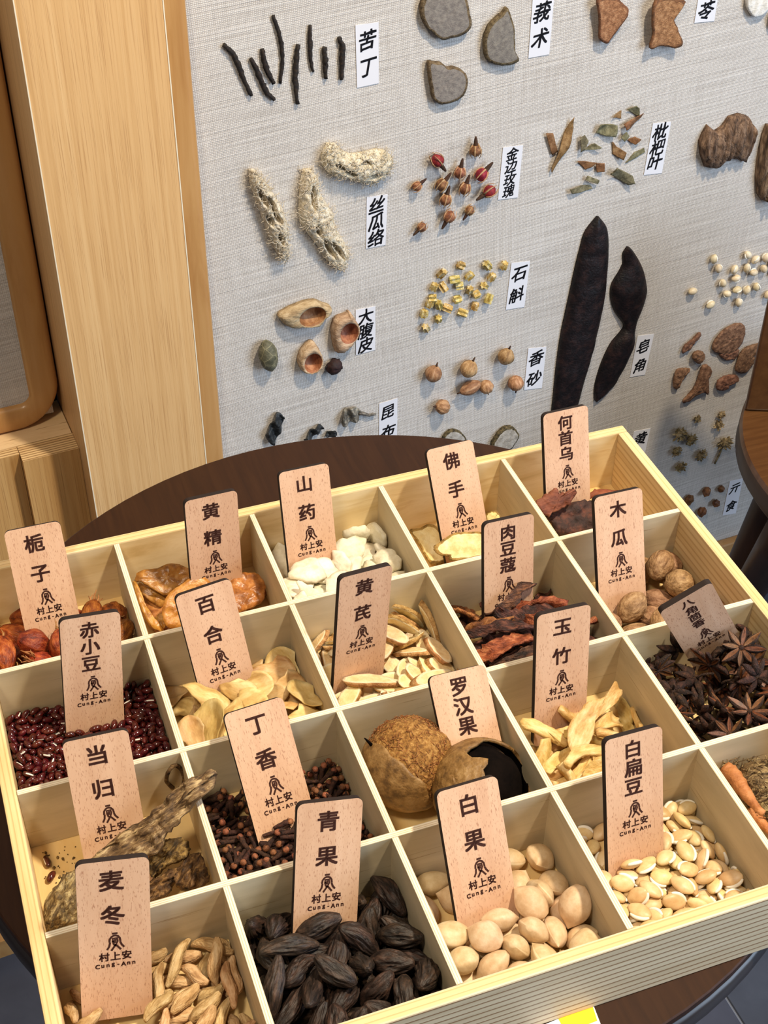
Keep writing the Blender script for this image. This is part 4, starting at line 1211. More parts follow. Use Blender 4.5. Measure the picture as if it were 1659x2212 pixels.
# dried flower heads
for i, (x, y, s, lab) in enumerate(((960, 1430, 58, 'pale straw flower head at the left of the group'), (1040, 1470, 52, 'round dried flower head in the middle'), (940, 1550, 44, 'dried flower head below the pale one'), (970, 1655, 48, 'lowest flattened dried flower head'), (1105, 1580, 50, 'grey dried flower head low in the middle'), (1265, 1490, 62, 'stalked dried flower head beside the chair'), (1085, 1335, 32, 'small loose flower scraps at the top of the group'), (1248, 1305, 36, 'small dried flower tuft at the top right'), (1230, 1370, 42, 'elongated dried flower tuft below the top right one'))):
    p = K7((x, y)); r = s / 3.16 * 1.95 / 3025
    t = empty('dried_flower', wmat(p.x, p.y, 0.0), label=lab, cat='dried flower', group='dried flower heads on the wall')
    obj('flower_core', MB().blob((r * 0.6, r * 0.6, r * 0.45), 0.3, 2, i, 2, M=Matrix.Translation((0, 0, r * 0.45))).mesh('flower_core', M_FLOWER), t)
    fm = MB(); rnd = random.Random(i)
    for k in range(70):
        d = Vector((rnd.gauss(0, 1), rnd.gauss(0, 1), abs(rnd.gauss(0, .7)))).normalized()
        b0 = d * r * rnd.uniform(0.3, 0.6); e = d * r * rnd.uniform(0.75, 1.15) + Vector((rnd.gauss(0, 1), rnd.gauss(0, 1), 0)) * r * 0.12
        sd = d.cross(Vector((rnd.gauss(0, 1), rnd.gauss(0, 1), rnd.gauss(0, 1)))).normalized() * r * rnd.uniform(0.10, 0.2)
        o3 = Vector((0, 0, r * 0.35))
        mid = b0.lerp(e, 0.6) + d.cross(sd).normalized() * r * 0.06
        fm.add([b0 + o3, mid + sd + o3, e + o3, mid - sd + o3], [(0, 1, 2, 3)])
    obj('petals', fm.mesh('petals', M_FLOWER, False), t, kind='stuff')
    if i == 5:
        q = [K7(w_) - p for w_ in ((1255, 1530), (1235, 1580), (1205, 1640))]
        obj('stem', MB().tube([(w_.x, w_.y, 0.003) for w_ in q], 0.0017, 7, jit=0.3).mesh('stem', M_FLOWER), t)

for i, (x, y, s, lab) in enumerate(((1025, 1880, 36, 'brown angular seed nearest the box corner'), (1143, 1828, 34, 'brown angular seed with a hollow, top of the five'), (1245, 1810, 28, 'smallest brown seed, at the top right of the five'), (1210, 1905, 31, 'brown seed with two lobes'), (1112, 1962, 34, 'dark brown seed lowest of the five'))):
    p = K7((x, y)); r = s / 3.16 * 1.98 / 3025
    pinned('brown_seed', MB().blob((r * 0.95, r * 1.15, r * 0.8), 0.4, 1.7, i + 3, 2), p, M_NUT, lab, 'seed', 'brown angular seeds low on the wall', random.uniform(-.6, .6), False, w=r * 0.8)
slab_on_wall('pale_flake', [(1478, 1925), (1500, 1915), (1540, 1960), (1580, 2010), (1545, 2000), (1500, 1970)], K7, 0.004, [M_WHITE], 'cream root flake low on the wall, half behind the chair', 'root slice', None)

# ================================================================== loose contents of the box
V3 = Vector
def nz(x, y, z=0.0):
    return noise.noise(V3((x, y, z)))


M_RED = organic('red_bean_skin', [(58, 14, 14), (78, 20, 18), (96, 30, 24)], 400, rough=0.16, bump=0.0, spec=0.7, var=0.22)
M_CLOVE = organic('clove_brown', [(38, 22, 16), (62, 36, 26), (84, 52, 38)], 500, rough=0.7, bump=0.6, var=0.2)
M_BUD = organic('clove_bud', [(96, 54, 34), (136, 82, 54), (160, 104, 72)], 400, rough=0.6, bump=0.4, var=0.25)
M_GARD = organic('gardenia_skin', [(96, 40, 14), (146, 72, 24), (184, 110, 48)], 260, (0.5, 1, 1), 0.45, 0.5, var=0.25, hue=0.02)
M_CALYX = organic('gardenia_calyx', [(150, 100, 52), (190, 142, 86)], 200, rough=0.8)
M_YAM = organic('yam_white', [(216, 204, 176), (236, 228, 206), (246, 240, 224)], 90, rough=0.75, bump=0.3, var=0.05)
M_LILY = organic('lily_scale', [(184, 144, 84), (214, 180, 118), (232, 206, 152)], 110, (0.4, 1, 1), rough=0.5, bump=0.2, var=0.16, sss=0.12)
M_ASTF = organic('root_slice_face', [(226, 196, 140), (236, 210, 158), (242, 222, 178)], 160, rough=0.7, bump=0.4, var=0.06)
M_ASTR = organic('root_slice_ring', [(232, 212, 172), (244, 230, 198)], 200, rough=0.75, bump=0.4, var=0.06)
M_ASTB = organic('root_slice_bark', [(150, 104, 56), (190, 146, 92), (214, 176, 122)], 220, rough=0.8, bump=0.6, var=0.12)
M_NUTMEG = organic('nutmeg_skin', [(120, 86, 56), (158, 120, 84), (186, 150, 112)], 240, (0.5, 1, 1), 0.6, 0.8, bscale=500, var=0.14)
M_SHRED = organic('dark_dried_fruit', [(34, 20, 17), (74, 42, 32), (132, 84, 62)], 260, (0.4, 1, 1), 0.6, 0.9, var=0.3)
M_SHREDO = organic('orange_dried_fruit', [(88, 42, 22), (142, 78, 42), (182, 120, 76)], 260, (0.4, 1, 1), 0.55, 0.8, var=0.25)
M_YUZHU = organic('yellow_root_strip', [(196, 156, 88), (224, 188, 120), (238, 212, 156)], 200, (0.4, 1, 1), 0.5, 0.4, var=0.10, sss=0.1)
M_ANISE = organic('anise_brown', [(34, 21, 16), (58, 35, 25), (88, 56, 40)], 350, rough=0.7, bump=0.9, var=0.3)
M_ANISEI = organic('anise_lining', [(84, 48, 27), (128, 78, 46)], 300, rough=0.45, bump=0.2, var=0.2)
M_MAID = organic('tan_spindle_root', [(166, 126, 82), (200, 162, 114), (222, 190, 146)], 300, (0.3, 1, 1), 0.6, 0.6, var=0.12)
M_OLIVE = organic('black_wrinkled_skin', [(28, 20, 16), (46, 34, 27), (74, 54, 42)], 300, (0.3, 1, 1), 0.55, 1.0, bscale=300, var=0.25)
M_GINK = organic('ginkgo_shell', [(202, 170, 128), (216, 188, 148), (228, 204, 168)], 120, rough=0.5, bump=0.12, var=0.07)
M_GINKR = organic('ginkgo_ridge', [(226, 200, 160), (238, 218, 184)], 60, rough=0.5, bump=0.0, var=0.05)
M_FLAT = organic('cream_flat_bean', [(212, 176, 122), (224, 194, 142), (234, 210, 164)], 90, rough=0.42, bump=0.08, spec=0.5, var=0.09)


def carve(mb, amp, f, seed):
    mb.v = [tuple(V3(p) + V3((nz(p[0] * f, p[1] * f, seed), nz(p[1] * f, p[2] * f, seed + 7), nz(p[2] * f, p[0] * f, seed + 3))) * amp) for p in mb.v]
    return mb


def g_red():
    out = []
    for k in range(3):
        L_, r_ = (0.0084, 0.0080, 0.0076)[k], (0.0021, 0.0022, 0.0020)[k]
        mb = MB().lathe(L_, lambda t, a: r_ * math.sin(math.pi * (0.03 + 0.94 * t)) ** 0.42, 10, 14, cen=lambda t: (0.0005 * math.sin(math.pi * t), 0),
                        mf=lambda t, a: 1 if (0.29 < t < 0.71 and abs(a - math.pi * 0.93) < 0.2) else 0)
        out.append([('red_bean', mb.mesh('red_bean', [M_RED, M_HILUM]))])
    return out


def g_clove():
    out = []
    for k in range(3):
        rnd = random.Random(k)
        L_ = (0.011, 0.0125, 0.0095)[k]
        mb = MB().tube([(-L_ / 2 + L_ * s, 0.0006 * math.sin(s * 3 + k), 0.0003 * k * s) for s in (0, .2, .4, .6, .8, 1)], lambda t: 0.0011 + 0.0007 * t, 8, jit=0.35, seed=k)
        e = L_ / 2
        for q in range(4):
            a = q * math.pi / 2 + 0.4
            c_, s_ = math.cos(a), math.sin(a)
            mb.add([(e - 0.001, c_ * .0010 - s_ * .0012, s_ * .0010 + c_ * .0012), (e - 0.001, c_ * .0010 + s_ * .0012, s_ * .0010 - c_ * .0012), (e + 0.0016, c_ * 0.0036, s_ * 0.0036), (e + .0002, c_ * .0022, s_ * .0022), (e - .0004, c_ * .0006, s_ * .0006)], [(0, 1, 3), (0, 3, 2), (1, 2, 3), (0, 4, 1), (0, 2, 4), (1, 4, 2)])
        bud = MB().blob((0.0021, 0.0021, 0.0021), 0.08, 2, k, 2, M=Matrix.Translation((e + 0.0013, 0, 0)))
        out.append([('clove', mb.mesh('clove', M_CLOVE)), ('bud', bud.mesh('bud', M_BUD))])
    out.append([('clove', MB().tube([(-.006, 0, 0), (-.002, .0004, 0), (.002, 0, .0003), (.006, -.0003, 0)], lambda t: 0.0010 + 0.0006 * t, 8, jit=0.4, seed=9).mesh('clove', M_CLOVE))])
    return out


def g_gard():
    out = []
    for k in range(4):
        L_, r_ = (0.025, 0.028, 0.023, 0.026)[k], (0.0085, 0.0080, 0.0090, 0.0072)[k]
        mb = MB().lathe(L_, lambda t, a: r_ * math.sin(math.pi * (0.05 + 0.86 * t)) ** 0.62 * (1 + 0.15 * max(0, math.cos(6 * a)) ** 6 + 0.05 * nz(t * 4, a * 1.2, k)), 14, 48)
        carve(mb, 0.0009, 180, k)
        cal = MB()
        for q in range(6):
            a = q * 1.047 + k
            cal.tube([(L_ * 0.43, 0.0022 * math.cos(a), 0.0022 * math.sin(a)), (L_ * 0.5 + 0.003, 0.0034 * math.cos(a), 0.0034 * math.sin(a)), (L_ * 0.5 + 0.0075, (0.002 + 0.004 * (q % 2)) * math.cos(a + .3), (0.002 + 0.004 * (q % 2)) * math.sin(a + .3))], lambda t: 0.0010 * (1 - 0.8 * t), 4)
        out.append([('gardenia_fruit', mb.mesh('gardenia_fruit', M_GARD)), ('calyx', cal.mesh('calyx', M_CALYX))])
    return out


def irregular(rx, ry, k, n=26, amp=0.22):
    return [(rx * math.cos(a) * (1 + amp * nz(math.cos(a) * 1.7, math.sin(a) * 1.7, k * 5.3)), ry * math.sin(a) * (1 + amp * nz(math.cos(a) * 1.7, math.sin(a) * 1.7, k * 3.1 + 9))) for a in [2 * math.pi * j / n for j in range(n)]]


def g_yam():
    out = []
    for k in range(6):
        rx, ry, th_ = ((.016, .010, .008), (.014, .012, .006), (.018, .007, .007), (.013, .009, .010), (.019, .012, .005), (.011, .007, .007))[k]
        mb = MB().shell(irregular(rx, ry, k, 26, 0.5), lambda s, x, y: th_ * (1 - 0.35 * s * s), lambda x, y: 14 * x * x * (1 if k % 2 else -1) + 0.0012 * nz(x * 160, y * 160, k), rings=5, bulge=0.45)
        out.append([('yam_chunk', mb.mesh('yam_chunk', M_YAM))])
    return out


def g_lily():
    out = []
    for k in range(5):
        L_, w_ = ((.033, .024), (.028, .019), (.034, .017), (.025, .020), (.031, .026))[k]
        ol = []
        for j in range(30):
            a = 2 * math.pi * j / 30
            x = math.cos(a)
            wd = (0.30 + 0.70 * ((1 - x) / 2) ** 0.7) if x > 0 else 1.0
            ol.append((L_ / 2 * x * (1.0 if x < 0 else 1.15), w_ / 2 * math.sin(a) * wd * (1 + 0.10 * nz(math.cos(a) * 2, math.sin(a) * 2, k))))
        cu = (44, 56, 60, 64, 36)[k]
        mb = MB().shell(ol, lambda s, x, y: 0.0020 - 0.0012 * s, lambda x, y: cu * y * y + 14 * x * x + 0.0026 * nz(x * 110, y * 110, k) + (0.0015 * math.sin(y * 500 + k) * max(0, x / L_) if k % 2 else 0), rings=6)
        out.append([('lily_scale', mb.mesh('lily_scale', M_LILY))])
    return out


def g_ast():
    out = []
    for k in range(5):
        rx, ry, th_ = ((.017, .0065, .0032), (.013, .007, .003), (.019, .0055, .004), (.010, .0068, .0035), (.015, .006, .0045))[k]
        ol = irregular(rx, ry, k, 30, 0.14)
        mb = MB()
        pts = [V3((p[0], p[1])) for p in ol]
        mb.shell(ol, th_, lambda x, y: 0.0006 * nz(x * 200, y * 200, k) + 5 * x * x * (k % 3 - 1), rings=5, rim=2, bulge=0.12)
        # the ring just inside the bark is paler
        for i_3, f in enumerate(mb.f):
            cxy = sum((V3(mb.v[q]) for q in f), V3()) / len(f)
            rr_ = math.hypot(cxy.x / rx, cxy.y / ry)
            if mb.m[i_3] == 2 and len(f) == 4:
                zz = [mb.v[q][2] for q in f]
                if max(zz) - min(zz) < th_ * 0.55:
                    mb.m[i_3] = 1
        for i_3 in range(len(mb.v)):
            x, y, z = mb.v[i_3]
            mb.v[i_3] = (x + z * 0.9, y, z)
        out.append([('root_slice', mb.mesh('root_slice', [M_ASTF, M_ASTR, M_ASTB]))])
    return out


def g_nut():
    out = []
    for k in range(4):
        L_, r_ = (0.0255, 0.024, 0.027, 0.023)[k], (0.0098, 0.0100, 0.0095, 0.0104)[k]
        mb = MB().lathe(L_, lambda t, a: r_ * math.sin(math.pi * (0.02 + 0.96 * t)) ** 0.55 * (1 + 0.05 * nz(t * 3, math.cos(a) * 3.5, math.sin(a) * 3.5 + k) - 0.07 * (1 - min(1, abs(nz(t * 3.5, math.cos(a) * 4, math.sin(a) * 4 + k * 7)) * 7))), 26, 64)
        out.append([('nutmeg', mb.mesh('nutmeg', M_NUTMEG))])
    return out


def g_shred():
    out = []
    for k in range(8):
        rnd = random.Random(k + 40)
        n = 18
        L_ = rnd.uniform(0.032, 0.052)
        cu = rnd.uniform(0.3, 0.9)
        pa = [(-L_ / 2 + L_ * i / (n - 1), 0.007 * math.sin(i * 0.33 * cu + k), 0.006 * math.sin(i * 0.45 * cu + 2 * k)) for i in range(n)]
        tw = rnd.uniform(1.0, 4.5)
        w_ = rnd.uniform(0.007, 0.014)
        mb = MB().ribbon(pa, lambda t: w_ * (0.5 + 0.5 * math.sin(math.pi * t)) * (1 + 0.5 * nz(t * 9, k)), lambda t: (0, math.sin(tw * t + k), math.cos(tw * t + k)), 0.0013)
        carve(mb, 0.0022, 170, k); carve(mb, 0.0013, 480, k)
        out.append([('dried_slice', mb.mesh('dried_slice', M_SHREDO if k in (1, 4, 6) else M_SHRED))])
    return out


def g_yuz():
    out = []
    for k in range(5):
        n = 12
        L_ = (0.046, 0.034, 0.040, 0.026, 0.030)[k]
        pa = [(-L_ / 2 + L_ * i / (n - 1), 0.004 * math.sin(i * 0.4 + k), 0.0035 * math.sin(i * 0.5 + 2 * k)) for i in range(n)]
        mb = MB().ribbon(pa, lambda t: (0.012, 0.010, 0.008, 0.012, 0.007)[k] * (0.6 + 0.4 * math.sin(math.pi * t)) * (1 + 0.3 * nz(t * 6, k)), lambda t: (0, math.sin(1.2 * t * (k % 3 - 1)), 1), (0.002, 0.0022, 0.0035, 0.002, 0.004)[k])
        carve(mb, 0.0012, 160, k)
        out.append([('root_strip', mb.mesh('root_strip', M_YUZHU))])
    return out


def g_anise():
    car = MB()
    n = 9
    vs, fs, ms = [], [], []
    prof = []
    for i in range(n):
        t = i / (n - 1)
        w = 0.0030 * math.sin(math.pi * min(1, 0.10 + t * 0.88)) ** 0.8
        h = 0.0036 * math.sin(math.pi * min(1, 0.18 + t * 0.80)) ** 0.7
        x = 0.0016 + 0.0142 * t
        zt = 0.0012 * t * t + 0.0006
        # outer keel, sides, open lips, inner groove
        vs += [(x, 0, zt - h), (x, w, zt - h * 0.25), (x, w * 0.55, zt + 0.0009), (x, 0.0, zt - h * 0.45), (x, -w * 0.55, zt + 0.0009), (x, -w, zt - h * 0.25)]
    for i in range(n - 1):
        for j in range(6):
            fs.append((i * 6 + j, i * 6 + (j + 1) % 6, (i + 1) * 6 + (j + 1) % 6, (i + 1) * 6 + j)); ms.append(1 if j in (2, 3) else 0)
    fs += [tuple(range(6))[::-1], tuple(range((n - 1) * 6, n * 6))]; ms += [0, 0]
    car.add(vs, fs, ms)
    carve(car, 0.0005, 350, 2)
    cm = car.mesh('carpel', [M_ANISE, M_ANISEI])
    core = MB().lathe(0.0035, lambda t, a: 0.0022 * math.sin(math.pi * (0.1 + 0.8 * t)) ** 0.5, 6, 10, M=Matrix.Rotation(math.pi / 2, 4, 'Y'))
    stalk = MB().tube([(0, 0, -.002), (.001, 0, -.006), (.003, 0.001, -.010), (.006, .001, -.012)], lambda t: 0.0009, 6)
    core2 = MB(); core2.v, core2.f, core2.m = list(core.v), list(core.f), list(core.m); core2.add(stalk.v, stalk.f)
    c1, c2_ = core.mesh('core', M_ANISE), core2.mesh('core', M_ANISE)
    out = []
    for k in range(4):
        rnd = random.Random(k)
        parts = [('star_anise', (c1, c2_)[k % 2])]
        m = (8, 8, 7, 8)[k]
        for q in range(m):
            s = rnd.uniform(0.75, 1.08)
            parts.append(('carpel', cm, Matrix.Rotation(2 * math.pi * q / m + rnd.uniform(-.1, .1), 4, 'Z') @ Matrix.Rotation(rnd.uniform(-.35, .1), 4, 'Y') @ Matrix.Rotation(rnd.uniform(-.3, .3), 4, 'X') @ Matrix.Scale(s, 4)))
        out.append(parts)
    return out


def g_maid():
    out = []
    for k in range(5):
        L_, r_ = (0.026, 0.022, 0.030, 0.024, 0.019)[k], (0.0038, 0.0042, 0.0034, 0.0036, 0.0040)[k]
        mb = MB().lathe(L_, lambda t, a: r_ * (0.18 + 0.82 * math.sin(math.pi * (0.02 + 0.96 * t)) ** 0.6) * (1 - 0.16 * (1 - min(1, abs(nz(t * 1.5, math.cos(a) * 4, math.sin(a) * 4 + k * 3)) * 5)) + 0.12 * nz(t * 5, math.cos(a) * 1.5, math.sin(a) * 1.5 + k)), 16, 40, cen=lambda t: (0.0026 * math.sin(math.pi * t) * (k % 3 - 1), 0.0012 * math.sin(2 * math.pi * t)))
        out.append([('spindle_root', mb.mesh('spindle_root', M_MAID))])
    return out


def g_olive():
    out = []
    for k in range(5):
        L_, r_ = (0.031, 0.027, 0.034, 0.029, 0.024)[k], (0.0064, 0.0068, 0.0058, 0.0070, 0.0062)[k]
        mb = MB().lathe(L_, lambda t, a: r_ * (0.14 + 0.86 * math.sin(math.pi * (0.02 + 0.96 * t)) ** 0.75) * (1 + 0.22 * nz(t * 3.0, math.cos(a) * 2.6, math.sin(a) * 2.6 + k) - 0.42 * (1 - min(1, abs(nz(t * 1.8, math.cos(a) * 3.2, math.sin(a) * 3.2 + k * 3)) * 5)) ** 2 * math.sin(math.pi * t)), 22, 60, cen=lambda t: (0.0022 * math.sin(math.pi * t) * (k % 3 - 1), 0.001 * math.sin(2 * math.pi * t + k)))
        out.append([('black_fruit', mb.mesh('black_fruit', M_OLIVE))])
    return out


def g_gink():
    out = []
    for k in range(4):
        L_, ry, rz = (0.024, 0.026, 0.0215, 0.0235)[k], (0.0088, 0.0090, 0.0092, 0.0082)[k], (0.0072, 0.0070, 0.0076, 0.0068)[k]

        def rf(t, a):
            e = math.sin(math.pi * (0.03 + 0.965 * t)) ** (0.60 if t < 0.5 else 0.60 + 0.5 * (t - 0.5) * 2)
            base = 1 / math.sqrt((math.cos(a) / ry) ** 2 + (math.sin(a) / rz) ** 2)
            return base * e * (1 + 0.10 * abs(math.cos(a)) ** 30)
        mb = MB().lathe(L_, rf, 18, 48, mf=lambda t, a: 1 if (abs(math.sin(a - 0.065)) < 0.11 and math.cos(a) > 0) else 0)
        out.append([('ginkgo_nut', mb.mesh('ginkgo_nut', [M_GINK, M_GINKR]))])
    return out


def g_flat():
    out = []
    for k in range(3):
        L_, ry, rz = (0.0150, 0.0138, 0.0128)[k], (0.0052, 0.0050, 0.0046)[k], (0.0030, 0.0032, 0.0029)[k]
        mb = MB().lathe(L_, lambda t, a: math.sin(math.pi * (0.02 + 0.96 * t)) ** 0.55 / math.sqrt((math.cos(a) / ry) ** 2 + (math.sin(a) / rz) ** 2), 14, 24)
        path = [(L_ / 2 * math.cos(a), ry * 1.02 * math.sin(a), 0) for a in [0.25 + 1.75 * q / 10 for q in range(11)]]
        h = MB().tube(path, lambda t: 0.0012 * math.sin(math.pi * (0.12 + 0.76 * t)) ** 0.6, 8)
        out.append([('flat_bean', mb.mesh('flat_bean', M_FLAT)), ('hilum', h.mesh('hilum', M_HILUM))])
    return out


GEN = {'red': g_red, 'clove': g_clove, 'gard': g_gard, 'yam': g_yam, 'lily': g_lily, 'ast': g_ast, 'nut': g_nut, 'shred': g_shred, 'yuz': g_yuz,
       'anise': g_anise, 'maid': g_maid, 'olive': g_olive, 'gink': g_gink, 'flat': g_flat}
CELL = {'red': (0, 1), 'clove': (1, 2), 'gard': (0, 0), 'yam': (2, 0), 'lily': (1, 1), 'ast': (2, 1), 'nut': (4, 1), 'shred': (3, 1), 'yuz': (3, 2),
        'anise': (4, 2), 'maid': (0, 3), 'olive': (1, 3), 'gink': (2, 3), 'flat': (3, 3)}


def cell(c, r):
    """inside bounds of a compartment: x0, x1, y0, y1"""
    x0 = XL if c == 0 else .1 * c + .002
    x1 = XR if c == 4 else .1 * (c + 1) - .002
    y1 = YB if r == 0 else -D * r - .002
    y0 = YF if r == 3 else -D * (r + 1) + .002
    return x0, x1, y0, y1

